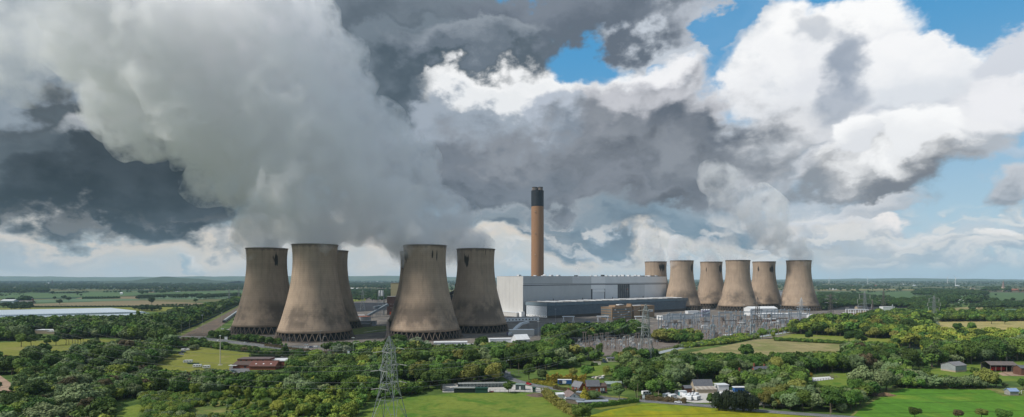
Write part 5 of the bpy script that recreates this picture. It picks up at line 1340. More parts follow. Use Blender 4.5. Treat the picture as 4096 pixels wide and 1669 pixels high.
def person(p, label, top, rz=0):
    t = thing('person', p, rz, label, 'person')
    bm_pts = {}
    me = bpy.data.meshes.new('body')
    V = [(0,0,0.95),(0,0,1.2),(0,0,1.42),(0,0,1.54),(0,0,1.66),(0.1,0,0.9),(0.13,0.02,0.48),(0.14,-0.02,0.06),(0.14,0.12,0.03),(-0.1,0,0.9),(-0.12,0.02,0.48),(-0.13,-0.02,0.06),(-0.13,0.12,0.03),(0.2,0,1.4),(0.27,0.02,1.12),(0.28,0.1,0.88),(-0.2,0,1.4),(-0.27,0.02,1.12),(-0.28,0.1,0.88)]
    E = [(0,1),(1,2),(2,3),(3,4),(0,5),(5,6),(6,7),(7,8),(0,9),(9,10),(10,11),(11,12),(2,13),(13,14),(14,15),(2,16),(16,17),(17,18)]
    Rr = [0.15,0.14,0.14,0.06,0.11,0.1,0.075,0.05,0.045,0.1,0.075,0.05,0.045,0.075,0.055,0.04,0.075,0.055,0.04]
    me.from_pydata(V, E, []); me.materials.append(top)
    o = link('body', me, t); sm = o.modifiers.new('skin', 'SKIN')
    for i, r in enumerate(Rr): me.skin_vertices[0].data[i].radius = (r, r)
    me.skin_vertices[0].data[0].use_root = True
    ss = o.modifiers.new('smooth', 'SUBSURF'); ss.levels = 1; ss.render_levels = 1
    MB().add(ICO[0] * 0.115 + np.array((0, -0.015, 1.71)), ICO[1]).build('hair', material('dark_hair', (0.03, 0.022, 0.018)), o)
    return t
def icos(sub=2):
    bm = bmesh.new(); bmesh.ops.create_icosphere(bm, subdivisions=sub, radius=1.0)
    v = np.array([x.co[:] for x in bm.verts]); f = [tuple(x.index for x in p.verts) for p in bm.faces]
    bm.free(); return v, f
ICO = icos(2)
dark_cloth = material('dark_clothes', (0.03, 0.03, 0.035))
person(G(748, 1419), 'person in dark clothes standing beside the parked cars on the field', dark_cloth)
person(G(756, 1418), 'person in dark clothes facing the other on the field', dark_cloth, 2.6)
ms = thing('flood_mast', G(881, 1461), 0, 'very tall cream mast with a white foot on the camping field', 'mast')
MB().cyl(0, 0, 0, 55, 0.42, 0.22, n=9).build('pole', material('cream_pole', (0.62, 0.58, 0.48)), ms)
MB().cyl(0, 0, 55, 56.2, 0.7, n=9).build('head', grey_b, ms)
MB().box(-1.6, 1.6, -1.2, 1.2, 0, 0.35).build('foot', concrete, ms)
for s in (-1, 1): MB().bar((s * 2.2, 0.4, 0), (0, 0, 3.0), 0.25).build('stay', sheetw, ms)
ms.scale = (1, 1, 0.45)
# red brick club house
brick_r = material('red_brick', (0.26, 0.085, 0.05), (0.21, 0.072, 0.045), scale=0.6)
tile_r = material('red_brown_tiles', (0.155, 0.065, 0.05), (0.12, 0.052, 0.042), scale=0.8)
tile_b = material('brown_tiles', (0.11, 0.075, 0.065), (0.085, 0.06, 0.052), scale=0.8)
flat_g = material('felt_roof', (0.11, 0.085, 0.085), (0.15, 0.115, 0.11), scale=0.3)
ck = thing('club_house', G(1000, 1474), 0.0, 'sprawling red brick club house with flat and tiled roofs beside the field', 'building')
MB().box(-14, 12, 8, 20, 0, 6.2).build('upper_block', brick_r, ck); MB().box(-14.3, 12.3, 7.7, 20.3, 6.2, 6.7).build('upper_roof', flat_g, ck)
MB().box(-17, -9, 14, 22, 0, 5.2).build('left_block', brick_r, ck); MB().box(-17.3, -8.7, 13.7, 22.3, 5.2, 5.6).build('left_roof', M('galvanised'), ck)
MB().prism([(0, 0), (7.6, 0), (7.6, 4.6), (0, 2.8)], -14, 2).build('porch', brick_r, ck); MB().prism([(-0.5, 2.85), (7.7, 4.7), (7.7, 4.95), (-0.5, 3.1)], -14.4, 2.3).build('porch_roof', tile_b, ck)
MB().box(-16.5, -10, -2.5, 1.0, 2.5, 2.8).build('entrance_canopy', sheetw, ck)
for i in range(5): MB().box(-12 + i * 4.6, -10.4 + i * 4.6, 7.9, 8.05, 5.0, 5.9).build('window', wscreen, ck)
MB().prism([(-8, 0), (4, 0), (4, 3), (-2, 6.2), (-8, 3)], 3, 24).build('front_wing', brick_r, ck)
MB().add([(2.6, -8.6, 2.8), (24.4, -8.6, 2.8), (24.4, -2, 6.35), (2.6, -2, 6.35), (2.6, -8.6, 3.05), (24.4, -8.6, 3.05), (24.4, -2, 6.6), (2.6, -2, 6.6)], [(0,1,2,3),(4,7,6,5),(0,4,5,1),(1,5,6,2),(2,6,7,3),(3,7,4,0)]).build('front_roof_slope', tile_r, ck)
MB().add([(2.6, 4.6, 2.8), (24.4, 4.6, 2.8), (24.4, -1.9, 6.35), (2.6, -1.9, 6.35), (2.6, 4.6, 3.05), (24.4, 4.6, 3.05), (24.4, -1.9, 6.6), (2.6, -1.9, 6.6)], [(3,2,1,0),(5,6,7,4),(1,5,4,0),(2,6,5,1),(3,7,6,2),(0,4,7,3)]).build('back_roof_slope', tile_r, ck)
for x in (7, 13, 19): MB().add([(x, -6.1, 4.42), (x + 1.1, -6.1, 4.42), (x + 1.1, -5.2, 4.9), (x, -5.2, 4.9)], [(0, 1, 2, 3)]).build('roof_light', sheetw, ck)
MB().box(8, 23, 14, 24, 0, 4.6).build('side_hall', brick_r, ck); MB().box(7.6, 23.4, 13.6, 24.4, 4.6, 5.0).build('side_hall_roof', sheetw, ck)
MB().box(23.5, 38, 2, 12, 0, 5.6).build('white_hall', brick_r, ck); MB().box(23.2, 38.4, 1.6, 12.4, 5.6, 6.2).build('white_hall_roof', sheetw, ck)
for i in range(3): MB().box(-5, -3, -0.06, 0.02, 0.6, 2.0).build('window', wscreen, ck) if i == 0 else None
# ------------------------------------------------------------------ storage yard
cont_m = material('container_grey_green', (0.045, 0.065, 0.065), (0.06, 0.08, 0.08), scale=0.6)
cont_roof = material('container_roof', (0.27, 0.285, 0.28), (0.22, 0.235, 0.23), scale=0.4)
dl = material('door_label', (0.55, 0.58, 0.57))
proto = thing('storage_container', (0, 0, 0), 0, 'x', 'container')
MB().box(-1.22, 1.22, 0, 6.0, 0.1, 2.6).build('body', cont_m, proto); MB().box(-1.25, 1.25, -0.05, 6.05, 2.6, 2.72).build('roof', cont_roof, proto)
for s in (-1, 1):
    d_ = MB().box(s * 0.6 - 0.55, s * 0.6 + 0.55, -0.06, -0.005, 0.25, 2.5).build('door', cont_m, proto)
    MB().box(s * 0.3 - 0.04, s * 0.3 + 0.04, -0.12, -0.065, 0.3, 2.45).build('locking_bar', dl, d_)
    MB().box(s * 0.75 - 0.16, s * 0.75 + 0.16, -0.1, -0.065, 1.5, 1.85).build('label_plate', dl, d_)
a_, b_ = G(1838, 1553), G(2020, 1549)
nC = 14
for i in range(nC):
    place(proto, a_.lerp(b_, i / (nC - 1)), 0.02, f'dark storage container, {ORD[i]} from the left in the long row', 'row of storage containers')
tk = shed('green_store', G(1816, 1572), 0.0, 13.5, 3.4, 2.9, 0, material('black_green_paint', (0.012, 0.025, 0.025)), cont_roof, 'long dark green store with a grey roof at the yard front', 'container')
shed('green_container', G(1901, 1573), 0.0, 8.0, 2.6, 2.9, 0, green_p, green_p, 'bottle green container at the front of the storage yard', 'container')
shed('green_container', G(2062, 1560), -0.25, 6.0, 3.0, 3.4, 0, cont_m, material('pale_green_roof', (0.22, 0.30, 0.27)), 'dark container with a pale green roof beside the yard gate', 'container', doors=((2.5, 3.6, 2.4, dl),))
shed('green_cabinet', G(2131, 1570), 0, 1.9, 1.6, 2.7, 0, green_p, green_p, 'small upright green cabinet at the yard gate', 'cabinet')
for k, (px, py) in enumerate(((1960, 1569), (1966, 1570), (1972, 1569))):
    t = thing('red_drum', G(px, py), 0, f'low red drum, {ORD[k]} of three beside the green container', 'drum', 'red drums in the yard'); MB().cyl(0, 0, 0, 0.9, 0.45, n=10).build('body', R_, t); MB().cyl(0, 0, 0.9, 0.96, 0.47, n=10).build('lid', rust, t)
# ------------------------------------------------------------------ bungalow and the brick house
white_r = material('white_render', (0.78, 0.79, 0.80), (0.72, 0.73, 0.74), scale=0.5)
slate = material('grey_slate', (0.13, 0.135, 0.15), (0.10, 0.105, 0.12), scale=1.2)
tile_w = material('weathered_tiles', (0.20, 0.155, 0.145), (0.155, 0.12, 0.115), scale=1.0)
blue_felt = material('blue_grey_felt', (0.27, 0.31, 0.35), (0.23, 0.27, 0.31), scale=0.5)
def house(name, loc, rz, L, D, H, R, wall, roof, label, chimneys=(), wins=(), cat='house'):
    t = shed(name, loc, rz, L, D, H, R, wall, roof, label, cat)
    rs = [c for c in t.children if c.name.startswith('roof_slope')]
    for x, y in chimneys:
        z = H + R * (1 - abs(y - D/2) / (D/2))
        cc_ = MB().box(x - 0.45, x + 0.45, y - 0.4, y + 0.4, z - 0.8, z + (2.6 if cat == 'house' and 'red_house' in name else 1.3)).build('chimney', brick_r, rs[0] if rs else t)
    for side, x, z, w, h in wins:
        if side == 'f': b = (x, x + w, -0.07, 0.04, z, z + h)
        elif side == 'b': b = (x, x + w, D - 0.04, D + 0.07, z, z + h)
        elif side == 'l': b = (-0.07, 0.04, x, x + w, z, z + h)
        else: b = (L - 0.04, L + 0.07, x, x + w, z, z + h)
        wo = MB().box(*b).build('window', white_f, t)
        e = 0.12
        b2 = list(b)
        if side in 'fb': b2[0] += e; b2[1] -= e; b2[2] -= 0.03; b2[3] += 0.03
        else: b2[2] += e; b2[3] -= e; b2[0] -= 0.03; b2[1] += 0.03
        b2[4] += e; b2[5] -= e
        MB().box(*b2).build('pane', glass, wo)
    return t
# ridge runs away to the upper left; the white gable looks to the right
bl = G(2320, 1604)
bu = house('bungalow', bl + Vector((0.0, 0.0, 0)), math.radians(104), 11, 7.2, 2.4, 2.5, white_r, tile_w, 'white bungalow with a weathered tiled roof beside the lane', chimneys=((10.0, 3.6),), wins=(('l', 4.2, 0.1, 1.1, 1.9), ('l', 2.0, 0.8, 1.0, 1.1), ('l', 3.0, 2.6, 1.1, 1.0), ('b', 2.5, 0.8, 1.4, 1.1), ('b', 6.5, 0.8, 1.4, 1.1)))
shed('flat_garage', G(2232, 1597), math.radians(12), 7, 5, 2.6, 0, white_r, sheetw, 'small white flat roofed annexe with a red door behind the bungalow', 'garage', doors=((4.2, 5.2, 2.1, R_),))
shed('garden_store', G(2262, 1612), math.radians(-30), 11, 4, 2.4, 0, ftim, material('dark_corrugated', (0.13, 0.145, 0.165), (0.17, 0.185, 0.205), scale=0.6), 'low shed with a dark corrugated roof against the bungalow')
shed('garden_store', G(2312, 1625), math.radians(8), 19, 4.2, 2.0, 0, ftim, blue_felt, 'long low shed with a blue grey felt roof before the bungalow')
shed('garden_store', G(2305, 1585), math.radians(-25), 5, 3, 2.3, 0, ftim, blue_felt, 'small garden shed between bungalow and golden conifer')
hs_ = house('brick_house', G(2347, 1567), math.radians(2), 8.4, 6.6, 3.6, 3.2, brick_r, slate, 'red brick house with a slate roof beyond the lane', wins=(('f', 6.0, 0.5, 1.2, 1.2), ('f', 1.2, 1.6, 1.0, 1.1)))
house('brick_house_wing', G(2347, 1563) + Vector((-1.0, 0, 0)), math.radians(130), 7, 5.4, 2.9, 2.9, brick_r, material('pale_slate', (0.19, 0.195, 0.21), (0.16, 0.165, 0.18), scale=1.0), 'brick wing with a pale slate roof left of the red brick house', wins=(('b', 1.0, 0.8, 0.9, 1.5), ('b', 3.6, 0.8, 0.9, 1.5)))
cons = thing('conservatory', G(2399, 1567), 0.05, 'white framed conservatory on the end of the red brick house', 'conservatory')
MB().box(0, 4.6, 0, 4, 0, 3.2).build('wall', brick_r, cons); MB().prism([(-0.3, 3.2), (4.2, 3.2), (4.2, 5.0), (-0.3, 3.4)], -0.3, 4.9).build('roof', tile_b, cons)
for i in range(4): MB().box(0.4 + i * 0.8, 1.1 + i * 0.8, -0.08, 0.05, 0.3, 2.4).build('pane', [white_f, glass][i % 2], cons)
tl = thing('box_trailer', G(2231, 1542), math.radians(-3), 'blue box trailer with a white panel behind the golden hedge', 'trailer')
MB().box(0, 9.5, 0, 2.5, 1.0, 3.8).build('body', blue_p, tl); MB().box(-0.05, 9.55, -0.05, 2.55, 3.8, 3.9).build('roof', grey_c, tl)
MB().add([(3.2, -0.02, 1.3), (5.4, -0.02, 1.3), (6.0, -0.02, 2.4), (5.4, -0.02, 3.4), (3.2, -0.02, 3.4)], [(0, 1, 2, 3, 4)]).build('white_panel', sheetw, tl)
MB().box(0.6, 2.8, -0.03, -0.005, 1.3, 3.4).build('dark_panel', steel_d, tl)
wheels(tl, (1.6, 2.8, 8.0), 0.0, 0.45)
for c in [c for c in tl.children if c.name.startswith('wheel')]: c.location.y += 1.25
# mobile home by the green fence
mh = shed('mobile_home', G(2429, 1448), 0.1, 11, 4, 3.0, 0.9, material('cream_render', (0.72, 0.66, 0.56)), slate, 'cream mobile home behind the dark trees below the substation', 'mobile home')
for x in (1.0, 4.4, 7.2): MB().box(x, x + 1.1, -0.07, 0.04, 1.1, 2.2).build('window', brown_c, mh)
shed('garden_wall', G(2371, 1458), -0.1, 7, 0.4, 1.8, 0, M('cream_render'), M('cream_render'), 'cream garden wall beside the mobile home', 'wall')
shed('fuel_tank', G(2411, 1451), 0, 2, 1.8, 2.8, 0, material('slate_plastic', (0.10, 0.13, 0.16)), M('slate_plastic'), 'upright slate coloured tank beside the mobile home', 'tank')
# barn and caravan storage along the lane
barn_w = material('cream_brick', (0.42, 0.35, 0.26), (0.36, 0.30, 0.22), scale=0.5)
asb = material('lichened_sheet', (0.36, 0.31, 0.26), (0.28, 0.24, 0.205), scale=0.4)
house('barn', G(2778, 1566), math.radians(3), 12.4, 7, 3.2, 3.8, barn_w, slate, 'barn with a steep slate roof beside the caravan yard', cat='barn')
t = thing('lean_to', G(2786, 1574), math.radians(3), 'lean-to with a streaked pale sheet roof before the slate barn', 'shed')
MB().box(0, 13.4, 0, 5.0, 0, 2.5).build('wall', barn_w, t)
for i in range(9):
    x0 = -0.3 + i * 1.56
    MB().prism([(-0.5, 2.45), (5.1, 3.4), (5.1, 3.6), (-0.5, 2.65)], x0 + 0.03, x0 + 1.53).build('roof_sheet', asb if i % 2 else material('pale_sheet', (0.44, 0.40, 0.35), scale=0.5), t)
shed('brick_hut', G(2740, 1573), 0.1, 4.6, 5, 3.2, 1.2, M('red_brown_brick'), slate, 'small dark roofed brick hut left of the slate barn')
shed('tin_store', G(2874, 1563), 0.1, 7.0, 6, 3.4, 0, grey_b, grey_b, 'pale flat store right of the slate barn')
CV = 'caravans stored beside the lane'
spots = [(2752, 1598, 0.9), (2764, 1600, 0.9), (2776, 1598, 0.9), (2788, 1600, 0.85), (2758, 1590, 0.9), (2770, 1589, 0.9), (2782, 1588, 0.9), (2742, 1590, 0.9), (2733, 1584, 0.9), (2892, 1584, 0.4), (2918, 1584, 1.3), (2945, 1588, 0.2), (2668, 1590, 0.6), (2690, 1594, 0.6), (3002, 1592, 0.3), (3022, 1596, 0.3), (3044, 1600, 0.3), (2585, 1580, 0.3), (2966, 1592, 0.3), (3145, 1606, 0.2)]
for k, (px, py, rz) in enumerate(sorted(spots)):
    caravan(G(px, py), rz + math.pi / 2 * (k % 2 if px > 2800 else 0), f'white stored caravan, {ORD[k]} from the left in the lane yard', CV, 5.8)
shed('blue_lorry_body', G(2938, 1574), 0.05, 9, 3, 3.6, 0, blue_p, sheetw, 'dark blue lorry box with a white top in the caravan yard', 'trailer')
shed('teal_store', G(2722, 1586), 0.2, 4, 2.5, 2.8, 0, M('teal_paint'), sheetw, 'teal box van body left of the stored caravans', 'trailer')
shed('glasshouse', G(2424, 1552), 0.05, 14, 5, 2.6, 1.2, material('old_glass', (0.30, 0.36, 0.34), rough=0.3), M('old_glass'), 'pale green glasshouse behind the willow by the brick house', 'glasshouse')
shed('glasshouse', G(2545, 1545), 0.05, 6, 3, 2.2, 0.8, M('old_glass'), M('old_glass'), 'small pale glasshouse peeping out of the trees', 'glasshouse')
# scrap heap near lawn
rr = random.Random(8)
for k, (px, py) in enumerate(((2378, 1512), (2388, 1515), (2398, 1512), (2406, 1518), (2412, 1510))):
    t = thing('scrap_heap', G(px, py), rr.uniform(0, 3), f'pile of pale scrap boards, {ORD[k]} from the left behind the brick house', 'pile', 'scrap piles')
    for i in range(5): MB().box(-1.6 + rr.uniform(-1, 1), 1.0 + rr.uniform(-0.5, 1), -0.8, 0.8, 0.3 * i, 0.3 * i + 0.28).build('board', [M('cream_render'), grey_b, M('tan_paint'), asb][rr.randrange(4)], t)
# the gabled red house with tall chimneys
rh = G(2962, 1532)
house('red_house', G(3024, 1522), math.radians(8), 10, 7, 5.6, 3.8, brick_r, slate, 'red brick house with tall chimneys rising out of the wood', chimneys=((0.6, 3.5), (9.2, 4.5)), wins=(('f', 2.0, 3.2, 1.0, 1.3),))
house('red_house_wing', G(2962, 1526), math.radians(6), 12, 6, 3.8, 2.8, brick_r, slate, 'lower slate roofed wing left of the red house with chimneys', chimneys=((0.8, 3.0),))
# riding arena
ar = [(3250, 1527), (3336, 1517), (3318, 1507), (3248, 1511)]
sheet('arena_sand', ar, material('white_sand', (0.62, 0.62, 0.61), (0.56, 0.56, 0.55), scale=0.4), 0.12)
fence(ar + [ar[0]], 1.5, 'timber rail fence round the white riding arena', ftim, step=2.6, rails=3)
fence([(3170, 1511), (3248, 1508), (3318, 1504), (3360, 1515)], 1.8, 'grey rail fence behind the white riding arena', ftim, step=3.0, rails=3)
# right hand farm
zinc = material('zinc_sheet', (0.30, 0.325, 0.335), (0.25, 0.27, 0.28), scale=0.4)
t = shed('grey_barn', G(3822, 1490), math.radians(20), 13, 11, 5.0, 2.2, zinc, material('old_sheet_roof', (0.17, 0.165, 0.175), (0.22, 0.215, 0.22), scale=0.5), 'grey tin barn with a dark roof on the right hand farm', 'barn')
MB().box(-0.08, 13.08, -0.06, 11.06, 0, 1.2).build('block_base', barn_w, t)
t = thing('hay_barn', G(3962, 1488), math.radians(-4), 'long open barn with a dark sheet roof on the right hand farm', 'barn')
for i in range(6):
    for y in (0, 10): MB().box(i * 4.0 - 0.15, i * 4.0 + 0.15, y - 0.15, y + 0.15, 0, 5.4).build('post', ftim, t)
for s in (0, 1):
    for i in range(10):
        x0 = -0.5 + i * 2.1
        y0, y1 = ((-0.6, 5.0) if s == 0 else (10.6, 5.0))
        MB().add([(x0, y0, 5.3), (x0 + 2.06, y0, 5.3), (x0 + 2.06, y1, 7.6), (x0, y1, 7.6), (x0, y0, 5.45), (x0 + 2.06, y0, 5.45), (x0 + 2.06, y1, 7.75), (x0, y1, 7.75)], [(0,1,2,3),(4,7,6,5),(0,4,5,1),(1,5,6,2),(2,6,7,3),(3,7,4,0)]).build('roof_sheet', material('dark_fibre_sheet', (0.125, 0.105, 0.10), (0.155, 0.13, 0.12), scale=0.5), t)
MB().box(0, 20, 9.8, 10.1, 0, 5.3).build('back_wall', steel_d, t); MB().prism([(0, 0), (10, 0), (10, 5.3), (5, 7.5), (0, 5.3)], 20, 20.3).build('end_wall', M('dark_fibre_sheet'), t)
rt = thing('red_trailer', G(3978, 1487), math.radians(-3), 'bright red farm trailer under the open barn', 'trailer')
MB().box(0, 9, 0, 2.4, 0.9, 3.4).build('body', material('farm_red', (0.42, 0.02, 0.025), rough=0.5), rt)
for i in range(7): MB().box(0.5 + i * 1.35, 0.62 + i * 1.35, -0.1, -0.005, 0.9, 3.4).build('rib', M('farm_red'), rt)
wheels(rt, (1.8, 7.0), 0.0, 0.5)
for c in [c for c in rt.children if c.name.startswith('wheel')]: c.location.y += 1.2
rt.location.y += 1.0
shed('brick_store', G(4085, 1502), math.radians(-5), 12, 8, 5.5, 1.6, M('red_brown_brick'), slate, 'brick store cut by the right edge of the view')
shed('field_shelter', G(4040, 1582), math.radians(2), 5.6, 4.0, 2.6, 1.4, material('grey_boards', (0.33, 0.32, 0.30)), material('blue_roof', (0.24, 0.33, 0.50), (0.21, 0.29, 0.44), scale=0.5), 'small grey shelter with a blue roof in the right hand paddock')
gp = thing('football_goal', G(4086, 1576), 0.2, 'white goal frame at the right edge of the paddock', 'goal')
for x in (0, 4.5): MB().bar((x, 0, 0), (x, 0, 2.2), 0.14).build('post', sheetw, gp); MB().bar((x, 1.8, 0), (x, 0, 2.2), 0.1).build('stay', sheetw, gp)
MB().bar((0, 0, 2.2), (4.5, 0, 2.2), 0.14).build('crossbar', sheetw, gp)
mk = thing('muck_heap', G(3538, 1583), 0, 'brown muck heap at the edge of the young crop field', 'heap')
def mound(rx, ry, h, n=18, m=7, seed=1):
    r_ = random.Random(seed); mb = MB(); v = []
    for j in range(m):
        t_ = j / (m - 1)
        for i in range(n):
            k = 1 + r_.uniform(-0.16, 0.16); a = 2 * math.pi * i / n
            v.append((rx * (1 - t_) * math.cos(a) * k, ry * (1 - t_) * math.sin(a) * k, h * (1 - (1 - t_) ** 2) * (1 + r_.uniform(-.15, .15)) if j else -0.05))
    return mb.add(v, [(j*n+i, j*n+(i+1) % n, (j+1)*n+(i+1) % n, (j+1)*n+i) for j in range(m-1) for i in range(n)])
MB.add(mound(7, 3.5, 1.8), [], []).build('straw', material('straw_muck', (0.28, 0.17, 0.09), (0.16, 0.095, 0.06), scale=0.8), mk)
o = mound(5, 3, 1.6, seed=5).build('dark_muck', material('dark_muck', (0.06, 0.04, 0.035)), mk); o.location = (-6, 0.5, 0)
tag(mound(9, 6, 1.0, seed=7).build('soil_heap', material('turned_earth', (0.15, 0.105, 0.08), (0.10, 0.07, 0.055), scale=0.5)), 'low patch of turned earth at the corner of the near meadow', 'heap').location = G(2155, 1582)
tag(mound(11, 8, 2.6, seed=9).build('grass_mound', rough_g), 'grassy mound in the scrub clearing', 'mound').location = G(910, 1612)
# road signs
def road_sign(p, w, h, label, m, z=1.6):
    t = thing('road_sign', p, 0, label, 'sign')
    for x in (-w * 0.3, w * 0.3): MB().bar((x, 0.05, 0), (x, 0.05, z + h), 0.14).build('post', lamp_post_m, t)
    MB().box(-w/2, w/2, -0.05, 0.0, z, z + h).build('panel', m, t); MB().box(-w/2 + 0.15, w/2 - 0.15, -0.056, -0.051, z + h * 0.25, z + h * 0.75).build('legend', sheetw, t)
sgn = material('pale_blue_sign', (0.45, 0.55, 0.60)); sgg = material('sign_grey', (0.42, 0.48, 0.48))
road_sign(G(904, 1366), 3.6, 4.0, 'grey backed direction sign beside the main road', sgg)
road_sign(G(1394, 1428), 2.0, 4.0, 'tall pale sign at the end of the main road', sgn)
road_sign(G(2574, 1605), 1.5, 2.2, 'blue and white sign beside the lane before the crop', sgn)
road_sign(G(3682, 1236), 6, 7, 'white sign board on the far road right of the woods', sheetw)
road_sign(G(2934, 1636), 0.7, 0.7, 'small round white sign beside the dark conifers', sheetw)
# bridge over the railway
br = thing('road_bridge', G(735, 1352), math.radians(-14), 'grey concrete road bridge over the railway', 'bridge')
MB().box(-26, 26, -8.4, -7.9, 0.4, 1.3).build('parapet', grey_end, br); MB().box(-26, 26, 7.9, 8.4, 0.4, 1.3).build('parapet', grey_end, br)
for x in (-22, 18): MB().box(x, x + 3, -8.2, -7.0, -0.2, 0.42).build('abutment', concrete, br)
# train of covered hopper wagons
tg = thing('freight_train', (0, 0, 0), 0, 'long train of pale covered hopper wagons on the sidings', 'train')
Q = [q for q in RAIL_Q]
def along(px, off):
    best = min(range(len(Q) - 1), key=lambda i: abs(CX + Q[i].x * F / Q[i].y - px)); a, b = Q[best], Q[best+1]
    d = (b - a).normalized(); return a + Vector((-d.y, d.x, 0)) * off, d
wm = material('wagon_silver', (0.46, 0.48, 0.49), (0.38, 0.40, 0.41), scale=0.3, rough=0.5)
p0, d0 = along(868, -11.5); p1, d1 = along(985, -11.5)
nW = int((p1 - p0).length / 19)
dd = (p1 - p0).normalized(); ang_ = math.atan2(dd.y, dd.x)
wag = MB().prism([(-1.4, 1.0), (1.4, 1.0), (1.5, 3.4), (1.0, 4.1), (-1.0, 4.1), (-1.5, 3.4)], -8.8, 8.8).mesh('wagon', wm)
bog = MB().box(-7.6, -5.0, -1.1, 1.1, 0.25, 0.98).box(5.0, 7.6, -1.1, 1.1, 0.25, 0.98).mesh('bogie', steel_d)
for i in range(nW):
    w = link('wagon', wag, tg); w.location = p0.lerp(p1, (i + 0.5) / nW) + Vector((0, 0, 0.2)); w.rotation_euler = (0, 0, ang_)
    link('bogie', bog, w)
lo = MB().prism([(-1.4, 0.8), (1.4, 0.8), (1.45, 3.6), (0.9, 4.0), (-0.9, 4.0), (-1.45, 3.6)], -9, 9).build('locomotive', steel_d, tg); lo.location = p0 - dd * 9.5 + Vector((0, 0, 0.2)); lo.rotation_euler = (0, 0, ang_)
conveyor('ash_conveyor', p0 + Vector((14, 6, 4)), p1 + Vector((16, 10, 7)), 4, 3, 'long dark enclosed conveyor beside the wagon train', steel_d, legs=8)
# ------------------------------------------------------------------ polytunnels, farm and far landmarks
film = material('polythene', (0.50, 0.56, 0.60), (0.44, 0.50, 0.55), scale=0.05, rough=0.35)
hoop = material('tunnel_hoop', (0.20, 0.24, 0.27))
arc = [(4.0 * math.cos(a), 3.4 * math.sin(a)) for a in [math.pi * i / 8 for i in range(9)]]
LFT = 0
tun_rows = [((-60, 1282), (560, 1252), (-60, 1252), (430, 1238))]
nT = 62
for i in range(nT):
    s = i / (nT - 1)
    f_ = G(-40, 1268).lerp(G(575, 1253), s); b_ = G(-40, 1247).lerp(G(440, 1237), s)
    f_ = f_ + (f_ - b_) * 0.0
    L = (b_ - f_).length; t = thing('polytunnel', (f_.x, f_.y, 0), math.atan2((b_ - f_).y, (b_ - f_).x), f'long pale polytunnel, one of the dense block beyond the left wood, number {i + 1} from its left end', 'polytunnel', 'block of polytunnels')
    t['label'] = 'long pale polytunnel beyond the left hand wood'
    k = max(2, int(L / 60))
    m2 = MB(); m2.add([(x, y, z) for x in (0, L) for y, z in arc], [(q, q + 1, 9 + q + 1, 9 + q) for q in range(8)] + [tuple(range(8, -1, -1)), tuple(range(9, 18))]); m2.build('cover', film, t)
    MB().add([(-0.05, y * 1.01, z * 1.01) for y, z in arc] + [(0.5, y * 1.02, z * 1.02) for y, z in arc], [(q, q + 1, 9 + q + 1, 9 + q) for q in range(8)]).build('end_hoop', hoop, t)
sheet('fleece_field', [(-200, 1296), (-200, 1271), (420, 1258), (600, 1252), (470, 1272), (120, 1288)], material('crop_fleece', (0.42, 0.48, 0.52), (0.37, 0.43, 0.47), scale=0.03, rough=0.5), 0.13)
shed('farm_barn', G(2, 1216), 0.1, 34, 20, 9, 3, material('pale_blue_sheet', (0.40, 0.46, 0.50)), grey_b, 'pale blue farm barn at the left edge beyond the polytunnels', 'barn')
shed('farm_barn', G(40, 1215), 0.0, 60, 16, 6, 2, ftim, roof_m, 'long low farm sheds beside the pale blue barn', 'barn')
house('farm_house', G(106, 1209), 0.1, 14, 10, 8, 4, brick_r, slate, 'farm house among round trees on the left plain', chimneys=((1, 5), (13, 5)))
shed('scout_hut', G(140, 1335), 0.0, 26, 12, 4.5, 0, barn_w, sheetw, 'white roofed hut among the trees behind the park lawn', 'hut')
shed('scout_hut', G(188, 1337), 0.0, 18, 10, 3.5, 0, barn_w, sheetw, 'second lower white roofed hut behind the park lawn', 'hut')
shed('scout_hut', G(36, 1340), 0.0, 6, 6, 4.0, 0, barn_w, sheetw, 'tiny white roofed hut in the trees at the left', 'hut')
farm_spots = [(3330, 1160, 22, 'white'), (3405, 1147, 20, 'red'), (3500, 1144, 18, 'red'), (3310, 1160, 16, 'white'), (3655, 1144, 24, 'white'), (3610, 1140, 14, 'white'), (3840, 1212, 18, 'white'), (3948, 1152, 34, 'white'), (3825, 1145, 26, 'white'), (3885, 1157, 26, 'tan'), (4030, 1164, 60, 'red'), (4080, 1166, 50, 'red'), (4050, 1162, 40, 'red'), (1500, 1128, 60, 'white'), (1545, 1126, 30, 'white'), (1402, 1158, 20, 'white'), (1424, 1158, 14, 'white'), (700, 1168, 22, 'white'), (585, 1171, 40, 'tan'), (655, 1147, 18, 'red'), (190, 1134, 60, 'white'), (480, 1178, 10, 'white'), (3430, 1240, 16, 'tan')]
for k, (px, py, L, c_) in enumerate(farm_spots):
    shed('distant_house', G(px, py), rr.uniform(-0.3, 0.3), L, L * 0.5 if L < 30 else 14, 6, 3, {'white': sheetw, 'red': brick_r, 'tan': barn_w}[c_], {'white': sheetw, 'red': material('orange_tiles', (0.34, 0.13, 0.08)), 'tan': slate}[c_], f'distant {c_} building on the plain, {ORD[k % 20]} listed' , 'house', group='houses on the plain')['label'] = f'{c_} farm building far off on the ' + ('left hand plain' if px < 1000 else 'plain between the towers' if px < 2000 else 'right hand plain') 
cs = thing('church', G(4013, 1166), 0, 'distant church with a needle spire on the right hand plain', 'church')
MB().box(-6, 6, -6, 6, 0, 24).build('tower', barn_w, cs); MB().cyl(0, 0, 24, 62, 6.5, 0.2, n=8).build('spire', material('spire_stone', (0.26, 0.19, 0.165)), cs); MB().prism([(-7, 0), (7, 0), (7, 9), (0, 15), (-7, 9)], 6.2, 36).build('nave', slate, cs)
